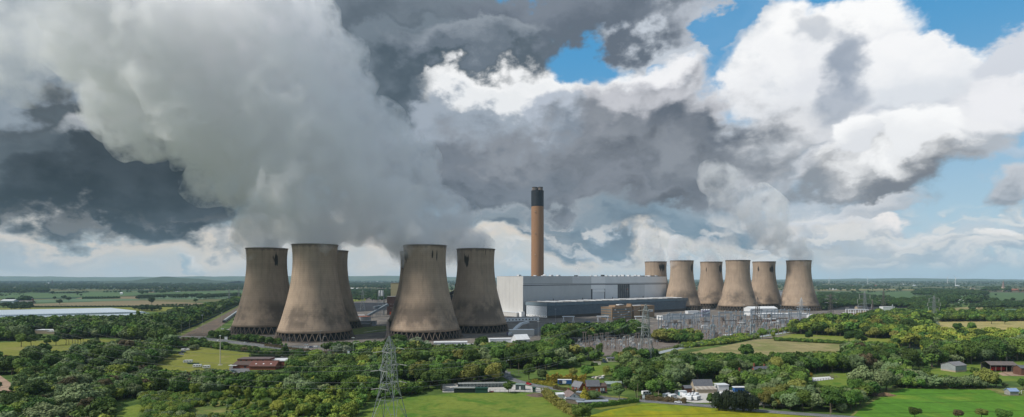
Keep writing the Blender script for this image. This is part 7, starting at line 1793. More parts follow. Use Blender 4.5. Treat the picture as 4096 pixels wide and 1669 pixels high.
# woods: photo outline of the feet, kinds (kind, leaf, weight), heights, spacing share, where
WOODS = [
    ([(-200, 1502), (-200, 1440), (120, 1432), (300, 1425), (560, 1402), (640, 1400), (696, 1412), (652, 1444), (575, 1482), (300, 1505)], [('oak', 'dark', 3), ('oak', 'mid', 2), ('willow', 'willow', 4), ('birch', 'birch', 2), ('oak', 'brown', .5)], (9, 13), 0.62, 'in the wood between the park lawn and the camping field'),
    ([(-220, 1312), (300, 1296), (560, 1290), (650, 1304), (695, 1342), (690, 1400), (600, 1366), (400, 1352), (-220, 1374)], [('oak', 'dark', 3), ('oak', 'mid', 3), ('willow', 'willow', 3), ('poplar', 'dark', 2), ('poplar', 'mid', 1), ('birch', 'birch', 1)], (11, 15), 0.62, 'in the wood behind the park lawn'),
    ([(560, 1294), (760, 1252), (880, 1224), (945, 1200), (1002, 1190), (1002, 1204), (930, 1226), (830, 1272), (700, 1334), (690, 1330)], [('oak', 'dark', 3), ('oak', 'mid', 2), ('oak', 'far', 2), ('willow', 'willow', 1)], (11, 15), 0.62, 'along the railway fence'),
    ([(75, 1512), (300, 1508), (560, 1504), (760, 1518), (930, 1512), (930, 1580), (700, 1592), (600, 1580), (440, 1612), (420, 1740), (-220, 1740), (-220, 1600), (62, 1580)], [('oak', 'dark', 3), ('oak', 'mid', 2), ('willow', 'willow', 4), ('oak', 'brown', .7), ('birch', 'birch', 1), ('willow', 'light', 1)], (7, 11), 0.60, 'in the left hand foreground wood'),
    ([(560, 1580), (720, 1590), (940, 1566), (960, 1588), (800, 1612), (740, 1650), (660, 1740), (560, 1740), (590, 1630)], [('shrub', 'mid', 3), ('shrub', 'light', 3), ('shrub', 'willow', 1)], (3.0, 5.5), 0.55, 'in the scrub below the camping field'),
    ([(760, 1625), (1000, 1600), (1120, 1630), (1100, 1740), (720, 1740)], [('shrub', 'mid', 3), ('shrub', 'light', 2), ('shrub', 'willow', 1), ('shrub', 'lime', .6)], (1.3, 4.6), 1.15, 'in the scrub clearing left of the yellow-green tree'),
    ([(930, 1508), (1010, 1500), (1140, 1490), (1250, 1470), (1400, 1446), (1640, 1450), (1650, 1478), (1640, 1520), (1480, 1590), (1380, 1600), (1250, 1600), (1000, 1590), (940, 1560)], [('oak', 'dark', 4), ('oak', 'mid', 3), ('birch', 'birch', 2), ('willow', 'willow', 1), ('oak', 'light', .8)], (9, 14), 0.60, 'in the wood between the club house and the closest pylon'),
    ([(1060, 1600), (1260, 1592), (1480, 1600), (1440, 1660), (1400, 1740), (1240, 1740), (1120, 1680)], [('shrub', 'mid', 2), ('oak', 'light', 2), ('oak', 'mid', 2), ('willow', 'light', 1)], (5, 9), 0.75, 'left of the closest pylon near the bottom edge'),
    ([(1480, 1590), (1600, 1562), (1680, 1555), (1690, 1572), (1560, 1600)], [('shrub', 'mid', 2), ('oak', 'mid', 2)], (5, 9), 0.6, 'at the left end of the near meadow'),
    ([(1500, 1432), (1640, 1420), (1900, 1410), (2100, 1400), (2150, 1395), (2300, 1440), (2330, 1470), (2180, 1482), (2040, 1478), (1660, 1470)], [('oak', 'dark', 4), ('oak', 'mid', 4), ('willow', 'willow', 1), ('oak', 'olive', 1), ('willow', 'silver', .6)], (11, 16), 0.60, 'in the central wood below the towers'),
    ([(1650, 1496), (1860, 1500), (2010, 1500), (2000, 1530), (1850, 1535), (1700, 1548), (1640, 1530)], [('oak', 'dark', 3), ('oak', 'mid', 3), ('oak', 'olive', 1)], (11, 14), 0.62, 'behind the storage yard'),
    ([(1560, 1402), (1700, 1392), (1850, 1400), (1960, 1398), (2130, 1386), (2140, 1394), (1900, 1412), (1560, 1428)], [('willow', 'willow', 3), ('willow', 'silver', 2), ('oak', 'dark', 2), ('oak', 'mid', 1)], (11, 15), 0.62, 'in the row below the tower behind the pylon'),
    ([(1290, 1404), (1420, 1400), (1560, 1400), (1560, 1430), (1420, 1440), (1300, 1420)], [('oak', 'dark', 3), ('oak', 'mid', 2), ('willow', 'silver', 1)], (8, 11), 0.7, 'beside the silvery willows'),
    ([(2160, 1378), (2175, 1348), (2260, 1336), (2450, 1334), (2580, 1338), (2600, 1352), (2420, 1356), (2280, 1372), (2220, 1392)], [('oak', 'dark', 5), ('oak', 'mid', 2), ('oak', 'olive', .4)], (12, 17), 0.58, 'in the dark clump before the office block'),
    ([(2100, 1392), (2160, 1385), (2215, 1392), (2330, 1432), (2400, 1440), (2400, 1452), (2250, 1440), (2120, 1405)], [('oak', 'dark', 2), ('oak', 'mid', 2), ('shrub', 'willow', 1), ('conifer', 'pine', 1)], (9, 12), 0.62, 'left of the near substation'),
    ([(2440, 1470), (2520, 1452), (2700, 1436), (2900, 1444), (3100, 1432), (3320, 1420), (3500, 1410), (3560, 1440), (3520, 1500), (3430, 1490), (3240, 1494), (3150, 1512), (2950, 1512), (2830, 1520), (2700, 1548), (2560, 1572), (2480, 1560), (2440, 1510)], [('oak', 'dark', 4), ('oak', 'mid', 3), ('willow', 'willow', 3), ('birch', 'birch', 2), ('oak', 'brown', .5), ('oak', 'olive', .5)], (10, 14), 0.58, 'in the wood between the lane and the tan field'),
    ([(2885, 1552), (2900, 1516), (3150, 1516), (3235, 1532), (3190, 1562), (3010, 1598), (2990, 1556)], [('oak', 'dark', 2), ('oak', 'mid', 3), ('willow', 'willow', 3), ('birch', 'birch', 1)], (8, 11), 0.60, 'round the red house with chimneys'),
    ([(2614, 1368), (2630, 1352), (2720, 1350), (2798, 1366), (2794, 1380), (2650, 1372)], [('oak', 'dark', 3), ('oak', 'mid', 2), ('oak', 'olive', 1)], (9, 12), 0.6, 'in the clump before the big switchyard'),
    ([(2560, 1588), (2700, 1598), (2735, 1600), (2720, 1560), (2600, 1572)], [('oak', 'mid', 2), ('birch', 'birch', 2), ('oak', 'dark', 1), ('willow', 'willow', 1)], (8, 11), 0.62, 'along the lane left of the stored caravans'),
    ([(2800, 1612), (2860, 1600), (2870, 1630), (2805, 1622)], [('oak', 'mid', 2), ('oak', 'brown', 1), ('oak', 'dark', 1)], (7, 10), 0.6, 'along the lane right of the stored caravans'),
    ([(3010, 1600), (3150, 1560), (3280, 1560), (3400, 1545), (3430, 1560), (3560, 1556), (3500, 1585), (3420, 1640), (3340, 1664), (3040, 1648)], [('oak', 'dark', 2), ('oak', 'mid', 3), ('willow', 'willow', 4), ('birch', 'birch', 1), ('oak', 'olive', 1)], (8, 12), 0.60, 'between the riding arena and the lane'),
    ([(3500, 1412), (3700, 1424), (4300, 1408), (4300, 1436), (3990, 1450), (3800, 1462), (3700, 1478), (3640, 1500), (3560, 1530), (3540, 1470)], [('oak', 'dark', 4), ('oak', 'mid', 3), ('birch', 'birch', 2), ('willow', 'willow', 1)], (13, 18), 0.60, 'in the tall wood behind the right hand farm'),
    ([(3560, 1552), (3600, 1530), (3720, 1522), (3860, 1536), (3990, 1545), (4020, 1552), (3900, 1556), (3640, 1556)], [('willow', 'willow', 3), ('oak', 'dark', 2), ('shrub', 'willow', 2), ('oak', 'mid', 1)], (6, 9), 0.62, 'in the hedge above the young crop field'),
    ([(3520, 1404), (3560, 1386), (3650, 1352), (3740, 1336), (3900, 1350), (4000, 1352), (4300, 1352), (4300, 1404), (3720, 1420), (3580, 1412)], [('oak', 'lime', 3), ('willow', 'light', 3), ('oak', 'light', 3), ('oak', 'dark', 1.2), ('willow', 'silver', .6)], (9, 13), 0.64, 'in the sunny wood above the right hand farm'),  # sun patch on this wood is put into its yellow-green and light leaves
    ([(3140, 1336), (3260, 1304), (3440, 1298), (3640, 1304), (3720, 1316), (3740, 1336), (3640, 1352), (3560, 1372), (3470, 1352), (3200, 1338)], [('oak', 'dark', 3), ('oak', 'mid', 3), ('oak', 'light', 2), ('oak', 'olive', .7)], (12, 16), 0.60, 'in the wood right of the switchyard'),
    ([(3420, 1322), (3560, 1316), (3570, 1336), (3440, 1342)], [('willow', 'silver', 1)], (12, 15), 0.7, 'in the pale stand within the wood right of the switchyard'),
    ([(3630, 1306), (3740, 1302), (3745, 1322), (3650, 1326)], [('willow', 'silver', 1), ('willow', 'willow', 1)], (12, 15), 0.7, 'beside the corner of the ripe field'),
    ([(2640, 1422), (2700, 1396), (2900, 1378), (3030, 1354), (3020, 1346), (2900, 1364), (2760, 1380), (2680, 1396)], [('shrub', 'mid', 2), ('shrub', 'light', 2), ('shrub', 'willow', 1)], (3.5, 6), 0.55, 'on the bank above the pale service road'),
    ([(2860, 1366), (2960, 1350), (3130, 1326), (3160, 1316), (3160, 1324), (3040, 1342), (2900, 1364)], [('shrub', 'light', 2), ('shrub', 'lime', 1), ('shrub', 'mid', 1)], (4, 6.5), 0.6, 'in the bright scrub before the big switchyard'),
    ([(845, 1350), (985, 1362), (1160, 1390), (1140, 1394), (960, 1372), (835, 1356)], [('oak', 'dark', 3), ('oak', 'mid', 1)], (6, 9), 0.55, 'in the dark belt below the first tower'),
    ([(700, 1372), (830, 1372), (1000, 1398), (1180, 1420), (1300, 1432), (1280, 1442), (1140, 1428), (1000, 1412), (880, 1398), (800, 1386), (720, 1396)], [('shrub', 'dark', 3), ('shrub', 'mid', 2), ('oak', 'dark', .6), ('shrub', 'brown', .5)], (4, 7), 0.6, 'in the roadside belt above the camping field'),
    ([(2440, 1436), (2560, 1420), (2640, 1424), (2620, 1440), (2500, 1458)], [('shrub', 'willow', 2), ('shrub', 'mid', 2), ('oak', 'birch', 1)], (4, 8), 0.65, 'below the near substation fence'),
    ([(2680, 1432), (2860, 1438), (3000, 1432), (2990, 1444), (2700, 1446)], [('oak', 'dark', 2), ('oak', 'brown', 1), ('shrub', 'willow', 1)], (5, 8), 0.7, 'along the lower edge of the tan field'),
    ([(3100, 1358), (3240, 1366), (3400, 1374), (3560, 1380), (3560, 1384), (3300, 1374), (3100, 1364)], [('shrub', 'dark', 2), ('shrub', 'mid', 1)], (2.5, 4), 0.75, 'in the hedge between the tan field and the lime pasture'),
    ([(2440, 1536), (2560, 1540), (2560, 1560), (2450, 1558)], [('shrub', 'light', 2), ('shrub', 'mid', 1)], (3, 5), 0.6, 'behind the brick house'),
    ([(3415, 1286), (3480, 1268), (3640, 1262), (4300, 1266), (4300, 1284), (3720, 1288), (3560, 1294)], [('oak', 'mid', 3), ('oak', 'dark', 3), ('oak', 'light', 1), ('birch', 'birch', 1)], (9, 13), 0.62, 'in the belt above the ripe field'),
    ([(3280, 1228), (3480, 1212), (3700, 1206), (3790, 1228), (3740, 1258), (3640, 1262), (3660, 1232), (3400, 1226), (3290, 1244)], [('oak', 'far', 3), ('oak', 'dark', 2)], (9, 12), 0.66, 'in the dark wood beyond the far towers'),
]
KEEP = [  # things the photograph shows clear of trees: photo box and distance
    (655, 1440, 925, 1480, 470), (690, 1394, 1005, 1440, 560), (945, 1448, 1130, 1488, 470), (830, 1348, 930, 1370, 690), (930, 1362, 1040, 1384, 640), (1040, 1380, 1160, 1400, 600),
    (1836, 1534, 2060, 1572, 375), (2225, 1556, 2420, 1622, 335), (2312, 1526, 2425, 1572, 375), (2228, 1528, 2278, 1546, 395), (2200, 1474, 2290, 1500, 440), (2395, 1476, 2440, 1496, 440), (2350, 1440, 2470, 1462, 490),
    (2772, 1526, 2872, 1572, 370), (2745, 1584, 2796, 1612, 350), (2885, 1566, 2955, 1588, 370), (3245, 1506, 3345, 1528, 410), (3290, 1528, 3390, 1540, 400),
    (3560, 1562, 4096, 1669, 330), (3740, 1482, 3820, 1500, 440), (3822, 1460, 3890, 1492, 445), (3950, 1450, 4060, 1492, 445), (4000, 1490, 4096, 1505, 440),
    (2800, 1380, 3350, 1408, 580), (3140, 1344, 3240, 1350, 700), (3480, 1346, 3560, 1364, 700), (3760, 1290, 4096, 1312, 860), (2330, 1345, 2700, 1392, 620), (2815, 1290, 3130, 1340, 760),
    (0, 1515, 40, 1572, 400), (10, 1396, 80, 1424, 560), (200, 1384, 280, 1402, 600), (0, 1236, 500, 1262, 1100), (2440, 1598, 2770, 1625, 345), (2770, 1616, 3080, 1650, 325), (3080, 1650, 3340, 1669, 312),
    (800, 1240, 1000, 1330, 850), (1700, 1344, 1890, 1380, 600), (1960, 1330, 2130, 1366, 660), (138, 1322, 215, 1340, 800), (470, 1628, 560, 1669, 320), (770, 1612, 900, 1660, 330), (1140, 1330, 1400, 1370, 700), (950, 1300, 1130, 1340, 780),
    (2100, 1330, 2160, 1366, 700), (1480, 1640, 2300, 1669, 310), (2640, 1390, 3030, 1412, 600), (2014, 1490, 2030, 1530, 420), (2090, 1532, 2160, 1552, 395), (1405, 1300, 1560, 1340, 760), (2030, 1528, 2060, 1570, 370), (3600, 1388, 3680, 1398, 620),
]
for px_, py_, h_, w_, k_, l_, b_ in SPECIAL:       # the trees that stand out stay clear of those before them
    if h_ > 8.5 and py_ > 1400:
        s_ = (py_ - CY) / EYE; hw2 = SHAPE[k_][1] * h_ * w_ * s_ * 1.05
        KEEP.append((px_ - hw2, py_ - h_ * s_, px_ + hw2, py_ - 0.42 * h_ * s_, G(px_, py_).y - 1))
def blocked(p, h, hw):
    s = F / p.y; x = CX + p.x * s; yb = CY + EYE * s; yt = CY + (EYE - h) * s
    for x0, y0, x1, y1, d in KEEP:
        if p.y < d and x + hw * s * 0.8 > x0 and x - hw * s * 0.8 < x1 and yt < y1 - 0.25 * (y1 - y0) and yb > y0 - 2: return True
    return False
foot = [(o.location.x, o.location.y, 7.0) for o in COL.objects if o.parent is None and o.get('category') in ('house', 'barn', 'shed', 'building', 'garage', 'container', 'caravan', 'car', 'van', 'mobile home', 'trailer', 'glasshouse', 'conservatory') and o.location.y < 700]
roads = [(q, 5.5) for q in LANE_Q] + [(q, 9.5) for q in MAIN_Q] + [(q, 5) for q in SITE_Q] + [(q, 15) for q in RAIL_Q]
all_trees = []
rs = random.Random(5)
occ = {}
for o in [G(s[0], s[1]) for s in SPECIAL]:
    occ.setdefault((int(o.x // 8), int(o.y // 8)), []).append((o.x, o.y, 3.4))
for wi, (poly, kinds, (h0, h1), dens, where) in enumerate(WOODS):
    P = [G(*p) for p in poly]; PP = [(p.x, p.y) for p in P]
    x0, x1 = min(p.x for p in P), max(p.x for p in P); y0, y1 = min(p.y for p in P), max(p.y for p in P)
    tot = sum(k[2] for k in kinds)
    big = 1.22 if 'wood' in where or 'central' in where or 'lane' in where else 1.1
    if h1 < 7: big = 1.0
    h0, h1 = h0 * big * 0.92, h1 * big
    hm = (h0 + h1) / 2; sp = hm * dens * (0.85 if 'shrub' not in kinds[0] else 1.0)
    tries = int((x1 - x0) * (y1 - y0) / (sp * sp) * 5.0)
    for _ in range(min(tries, 26000)):
        x, y = rs.uniform(x0, x1), rs.uniform(y0, y1)
        if not in_poly(x, y, PP) or abs(x) > y * 0.93 + 8: continue
        u = rs.random() * tot; k = kinds[-1]
        for kk in kinds:
            u -= kk[2]
            if u <= 0: k = kk; break
        v_ = rs.random(); h = rs.uniform(h0, h1) * (0.62 if v_ < 0.25 else 1.28 if v_ > 0.86 else 1.0)
        hw_ = {'oak': .5, 'willow': .58, 'poplar': .2, 'birch': .33, 'shrub': .75, 'conifer': .26, 'pine': .42}[k[0]] * h
        rad = hw_ * dens * 1.05 if k[0] != 'poplar' else h * 0.2
        gx, gy = int(x // 8), int(y // 8); bad = False
        for ax in (-1, 0, 1):
            for ay in (-1, 0, 1):
                for (qx, qy, qr) in occ.get((gx + ax, gy + ay), ()):
                    if (qx - x) ** 2 + (qy - y) ** 2 < (max(qr, rad)) ** 2: bad = True; break
                if bad: break
            if bad: break
        if bad: continue
        if any((q.x - x) ** 2 + (q.y - y) ** 2 < w_ * w_ for q, w_ in roads): continue
        if any((qx - x) ** 2 + (qy - y) ** 2 < qr * qr for qx, qy, qr in foot): continue
        p = Vector((x, y, 0))
        if blocked(p, h, hw_):
            if rs.random() < 0.5 and k[0] != 'shrub':
                h *= 0.45; hw_ *= 0.45
                if blocked(p, h, hw_): continue
            else: continue
        occ.setdefault((gx, gy), []).append((x, y, rad))
        all_trees.append((h / y, p, h, k[0], k[1], where))
all_trees.sort(key=lambda t: -t[0])
cap = {'oak': 300, 'willow': 220, 'birch': 120, 'poplar': 60, 'shrub': 200, 'conifer': 40, 'pine': 20}
used = {}; rest = []
for s, p, h, kind, leaf, where in all_trees:
    vis = abs(p.x) < p.y * 0.90
    if vis and used.get(kind, 0) < cap[kind] and p.y < 1100 and p.y > 285:
        used[kind] = used.get(kind, 0) + 1
        size = 'tall ' if h > 12 else 'small ' if h < 6 else ''
        qx, qy = CX + p.x * F / p.y, CY + EYE * F / p.y
        lm = min(LAND, key=lambda l: (l[0] - qx) ** 2 + 4 * (l[1] - qy) ** 2)[2]
        tree(p, h, rt_.uniform(0.9, 1.15), kind, leaf, f'{size}{ADJ[leaf]} {NOUN[kind]} near {lm}', 'trees ' + where if kind != 'shrub' else 'bushes ' + where)
    else: rest.append((p, h, kind, leaf))
print('TREES', len(all_trees), used, len(rest))
# ------------------------------------------------------------------ hedges, each one thing
def hedge(pts, h, w, leaf, label, leafsize=0.45, dens=9, group='hedges', px=True):
    P = [G(*p) for p in pts]; o0 = P[0]; r = np.random.RandomState(abs(hash(label)) % 9999 if False else len(label) * 7 + int(h * 10))
    V = []; core = MB()
    for a, b in zip(P, P[1:]):
        L = (b - a).length; d = (b - a).normalized(); nrm = Vector((-d.y, d.x, 0)); n = int(L * (2 * h + w) * dens)
        t = r.uniform(0, L, n); s = r.uniform(-1, 1, n); q = r.rand(n); side = r.rand(n)
        bulge = 1 + 0.16 * np.sin(t * 0.7 + len(label)) + 0.1 * np.sin(t * 1.9)
        hh = h * bulge * (1 + r.uniform(-0.1, 0.1, n))
        top = side < w / (w + 2 * h)
        off = np.where(top, s * w / 2, np.sign(s) * w / 2 * (1 + r.uniform(-0.12, 0.18, n)) * bulge); z = np.where(top, hh, q * hh)
        base = np.array(a - o0)[None] + np.array(d)[None] * t[:, None] + np.array(nrm)[None] * off[:, None]; base[:, 2] = z
        N3 = np.where(top[:, None], np.array((0, 0, 1.0))[None], np.array(nrm)[None] * np.sign(s)[:, None]) + r.normal(size=(n, 3)) * 0.5
        N3 /= np.linalg.norm(N3, axis=1)[:, None]
        T = np.cross(N3, r.normal(size=(n, 3))); T /= np.linalg.norm(T, axis=1)[:, None]; B = np.cross(N3, T)
        sz = leafsize * r.uniform(0.5, 1.2, n)[:, None]
        V.append(np.stack([base - T * sz, base - B * sz * 0.7, base + T * sz, base + B * sz * 0.7], axis=1).reshape(-1, 3))
        core.bar(a - o0 + Vector((0, 0, h * 0.44)), b - o0 + Vector((0, 0, h * 0.44)), w * 0.86, h * 0.86)
    V = np.vstack(V); n = len(V) // 4
    t = thing('hedge', (o0.x, o0.y, 0), 0, label, 'hedge', group)
    me = bpy.data.meshes.new('foliage'); me.from_pydata(V.tolist(), [], [tuple(range(4*i, 4*i+4)) for i in range(n)]); me.materials.append(LEAF[leaf])
    link('foliage', me, t); core.build('stems', LEAF[leaf], t)
hedge([(1000, 1442), (1060, 1435), (1118, 1430)], 5.2, 3.2, 'dark', 'tall clipped dark hedge behind the club house', 0.3, 14)
hedge([(1165, 1444), (1230, 1448)], 4.5, 3.0, 'dark', 'shorter clipped dark hedge right of the club car park', 0.3, 14)
hedge([(2186, 1530), (2240, 1531), (2300, 1533), (2345, 1535)], 5.0, 4.0, 'gold', 'tall golden brown hedge behind the blue trailer', 0.5)
hedge([(2130, 1531), (2190, 1541), (2225, 1550)], 2.4, 2.2, 'gold', 'lower golden hedge along the far side of the lane')
hedge([(2215, 1555), (2290, 1572), (2350, 1578)], 2.0, 1.8, 'brown', 'clipped brown-green hedge between the lane and the brick house')
hedge([(2180, 1578), (2196, 1598), (2230, 1622), (2270, 1650), (2310, 1668)], 3.4, 4.0, 'olive', 'thick olive hedge between the near meadow and the bungalow', 0.5)
hedge([(2330, 1634), (2400, 1628), (2480, 1618), (2552, 1608)], 2.2, 2.4, 'mid', 'field hedge between the bungalow garden and the crop')
hedge([(2562, 1597), (2640, 1605), (2745, 1614)], 2.4, 2.4, 'brown', 'dark roadside hedge in front of the caravan yard')
hedge([(1062, 1384), (1180, 1400), (1300, 1414), (1360, 1420)], 1.8, 2.4, 'brown', 'long trimmed hedge along the main road verge')
hedge([(2366, 1462), (2390, 1464)], 2.2, 2.0, 'dark', 'short dark hedge before the mobile home')
hedge([(100, 1231), (330, 1230), (560, 1229), (830, 1227)], 3.5, 4.0, 'far', 'long dark field hedge beyond the polytunnels', 1.2, 1.2)
hedge([(330, 1196), (480, 1194)], 6.0, 18.0, 'far', 'oblong dark thicket in the fields of the left plain', 1.8, 0.6)
# ------------------------------------------------------------------ woods beyond counting
def scatter(name, pts, label):
    """pts: (position, height, width factor, index) -> one object that carries the far trees"""
    me = bpy.data.meshes.new(name); me.from_pydata([tuple(p[0]) for p in pts], [], [])
    n = len(pts)
    for an, ty, vals in (('idx', 'INT', [p[3] for p in pts]), ('turn', 'FLOAT', [rs.uniform(0, 6.28) for p in pts])):
        at = me.attributes.new(an, ty, 'POINT'); at.data.foreach_set('value', vals)
    at = me.attributes.new('size', 'FLOAT_VECTOR', 'POINT'); at.data.foreach_set('vector', [c for p in pts for c in (p[1] * p[2], p[1] * p[2], p[1])])
    o = link(name, me); stuff(o, label, 'wood')
    ng = bpy.data.node_groups.new('far_trees', 'GeometryNodeTree')
    ng.interface.new_socket('Geometry', in_out='INPUT', socket_type='NodeSocketGeometry'); ng.interface.new_socket('Geometry', in_out='OUTPUT', socket_type='NodeSocketGeometry')
    gi, go = ng.nodes.new('NodeGroupInput'), ng.nodes.new('NodeGroupOutput')
    ip_ = ng.nodes.new('GeometryNodeInstanceOnPoints'); ci = ng.nodes.new('GeometryNodeCollectionInfo')
    ci.inputs['Collection'].default_value = LOWCOL; ci.inputs['Separate Children'].default_value = True; ci.inputs['Reset Children'].default_value = True
    def attr(nm, ty):
        a = ng.nodes.new('GeometryNodeInputNamedAttribute'); a.data_type = ty; a.inputs[0].default_value = nm
        return a.outputs['Attribute']
    cx = ng.nodes.new('ShaderNodeCombineXYZ'); ng.links.new(attr('turn', 'FLOAT'), cx.inputs[2])
    ng.links.new(gi.outputs[0], ip_.inputs['Points']); ng.links.new(ci.outputs[0], ip_.inputs['Instance'])
    ip_.inputs['Pick Instance'].default_value = True
    ng.links.new(attr('idx', 'INT'), ip_.inputs['Instance Index']); ng.links.new(cx.outputs[0], ip_.inputs['Rotation']); ng.links.new(attr('size', 'FLOAT_VECTOR'), ip_.inputs['Scale'])
    ng.links.new(ip_.outputs[0], go.inputs[0])
    md = o.modifiers.new('far_trees', 'NODES'); md.node_group = ng
    return o
LOWCOL = bpy.data.collections.new('far_tree_kinds')
low_keys = []
def low_index(kind, leaf, nleaf=420, size=0.07):
    k = (kind, leaf)
    if k not in low_keys:
        v, f, C = make_crown(kind, 31 + len(low_keys), nleaf, size if kind != 'shrub' else 0.1)
        mb = MB(); mb.tube([(0, 0, -0.02), (0, 0, SHAPE[kind][5])], 0.03, 0.012, 5); o = len(v)
        me = bpy.data.meshes.new('far_tree'); me.from_pydata(v.tolist() + mb.v, [], list(f) + [tuple(i + o for i in q) for q in mb.f])
        me.materials.append(LEAF[leaf]); me.materials.append(bark)
        for pl in me.polygons[len(f):]: pl.material_index = 1
        ob_ = bpy.data.objects.new('far_tree_%02d' % len(low_keys), me); LOWCOL.objects.link(ob_); low_keys.append(k)
    return low_keys.index(k)
if rest:
    scatter('woodland', [(p, h, rs.uniform(0.9, 1.15), low_index(k, l)) for p, h, k, l in rest], 'trees too many to count filling the woods round the power station')
# plain beyond: copses, hedgerow trees and woods fading to the horizon
far_i = low_index('oak', 'far', 200, 0.11)
vv, ff, CC = make_crown('oak', 900, 60, 0.2)
far_pts = []
def wood_line(a, b, n, h, jit):
    pa, pb = G(*a), G(*b)
    for _ in range(n):
        t = rs.random(); p = pa.lerp(pb, t)
        far_pts.append((p + Vector((rs.uniform(-jit, jit), rs.uniform(-jit, jit), 0)), h * rs.uniform(0.7, 1.2), rs.uniform(1.0, 1.4), far_i))
def wood_patch(poly, n, h0, h1):
    P = [G(*p) for p in poly]; PP = [(p.x, p.y) for p in P]; c = 0
    x0, x1 = min(p.x for p in P), max(p.x for p in P); y0, y1 = min(p.y for p in P), max(p.y for p in P)
    for _ in range(n * 6):
        x, y = rs.uniform(x0, x1), rs.uniform(y0, y1)
        if in_poly(x, y, PP) and abs(x) < y * 0.94:
            far_pts.append((Vector((x, y, 0)), rs.uniform(h0, h1), rs.uniform(1.0, 1.5), far_i)); c += 1
            if c >= n: break
wood_patch([(-400, 1180), (-400, 1166), (185, 1162), (195, 1172), (0, 1175)], 420, 16, 22)
wood_patch([(-500, 1160), (-500, 1142), (400, 1139), (980, 1142), (980, 1156), (500, 1164), (150, 1160)], 1500, 15, 22)
wood_patch([(-500, 1141), (-500, 1128), (980, 1127), (980, 1141)], 1400, 16, 26)
wood_patch([(540, 1176), (760, 1160), (980, 1156), (980, 1162), (700, 1170), (560, 1180)], 240, 12, 18)
wood_patch([(1390, 1156), (1390, 1136), (1600, 1136), (1600, 1156)], 420, 15, 22)
wood_patch([(1390, 1206), (1390, 1168), (1600, 1166), (1600, 1200), (1500, 1210)], 420, 12, 18)
wood_patch([(1380, 1136), (1380, 1124), (2000, 1124), (2000, 1136)], 700, 15, 24)
wood_patch([(1800, 1170), (1800, 1136), (2020, 1136), (2020, 1170)], 300, 14, 20)
wood_patch([(3270, 1212), (3270, 1178), (3420, 1180), (3560, 1196), (3560, 1206), (3420, 1212)], 420, 10, 15)
wood_patch([(3640, 1182), (3700, 1166), (3950, 1174), (3955, 1186), (3800, 1186)], 420, 15, 20)
wood_patch([(3780, 1206), (3800, 1198), (3830, 1198), (3830, 1210)], 60, 16, 22)
wood_patch([(3700, 1212), (3740, 1196), (3830, 1198), (3810, 1216)], 120, 14, 20)
wood_patch([(3850, 1212), (3890, 1200), (3950, 1206), (3920, 1216)], 60, 15, 22)
wood_patch([(3930, 1238), (3950, 1222), (4100, 1220), (4400, 1214), (4400, 1230), (4100, 1234)], 180, 10, 15)
wood_patch([(2660, 1150), (2660, 1132), (3300, 1132), (3300, 1154)], 500, 14, 20)
wood_patch([(3270, 1164), (3270, 1146), (3560, 1148), (3560, 1158)], 240, 12, 18)
wood_patch([(3930, 1166), (3940, 1158), (4040, 1156), (4040, 1168)], 120, 16, 24)
wood_patch([(2640, 1140), (2640, 1124), (4600, 1126), (4600, 1142)], 1700, 12, 20)
for a_, b_, n_, h_ in (((545, 1198), (700, 1192), 50, 14), ((700, 1194), (790, 1192), 40, 16), ((800, 1198), (960, 1186), 70, 15), ((90, 1212), (100, 1204), 14, 18), ((0, 1232), (110, 1228), 30, 13), ((50, 1240), (120, 1238), 18, 12), ((10, 1204), (50, 1202), 16, 9), ((210, 1176), (280, 1174), 20, 8), ((290, 1174), (350, 1172), 20, 9), ((400, 1172), (520, 1170), 14, 11), ((640, 1224), (820, 1222), 40, 5), ((830, 1232), (900, 1222), 24, 12), ((560, 1240), (620, 1246), 26, 12), ((3700, 1238), (3930, 1222), 36, 8), ((3860, 1248), (3920, 1236), 8, 10), ((3300, 1176), (3600, 1168), 16, 9), ((3560, 1160), (4096, 1172), 20, 9)):
    wood_line(a_, b_, n_, h_, 12)
for _ in range(2600):   # odd hedgerow trees and copses all over the plain
    d = 1500 * (9.0 ** rs.random()); x = rs.uniform(-0.93, 0.93) * d
    py = CY + EYE * F / d; px = CX + x * F / d
    if 850 < px < 3300 and py > 1165: continue
    if in_poly(px, py, [(-60, 1300), (-60, 1164), (980, 1160), (980, 1300)]) and rs.random() < 0.93: continue
    if in_poly(px, py, [(3230, 1206), (3230, 1164), (4300, 1172), (4300, 1206)]) and rs.random() < 0.93: continue
    far_pts.append((Vector((x, d, 0)), rs.uniform(9, 16), rs.uniform(1.0, 1.6), far_i))
ang0 = rs.random()
for _ in range(230):   # hedge lines
    d = 2200 * (5.5 ** rs.random()); x = rs.uniform(-0.93, 0.93) * d; a = rs.choice([0.1, 0.2, 1.5, -0.1, 1.2]) + rs.uniform(-0.15, 0.15); L = rs.uniform(120, 420)
    py = CY + EYE * F / d; px = CX + x * F / d
    if (850 < px < 3300 and py > 1165) or in_poly(px, py, [(-60, 1300), (-60, 1164), (980, 1160), (980, 1300)]) or in_poly(px, py, [(3230, 1206), (3230, 1164), (4300, 1172), (4300, 1206)]): continue
    for i in range(int(L / 14)):
        far_pts.append((Vector((x + math.cos(a) * i * 14 + rs.uniform(-3, 3), d + math.sin(a) * i * 14, 0)), rs.uniform(4, 9), rs.uniform(1.2, 2.0), far_i))
scatter('distant_woods', far_pts, 'dark woods and hedgerows spread over the plain to the horizon')
print('FAR', len(far_pts))

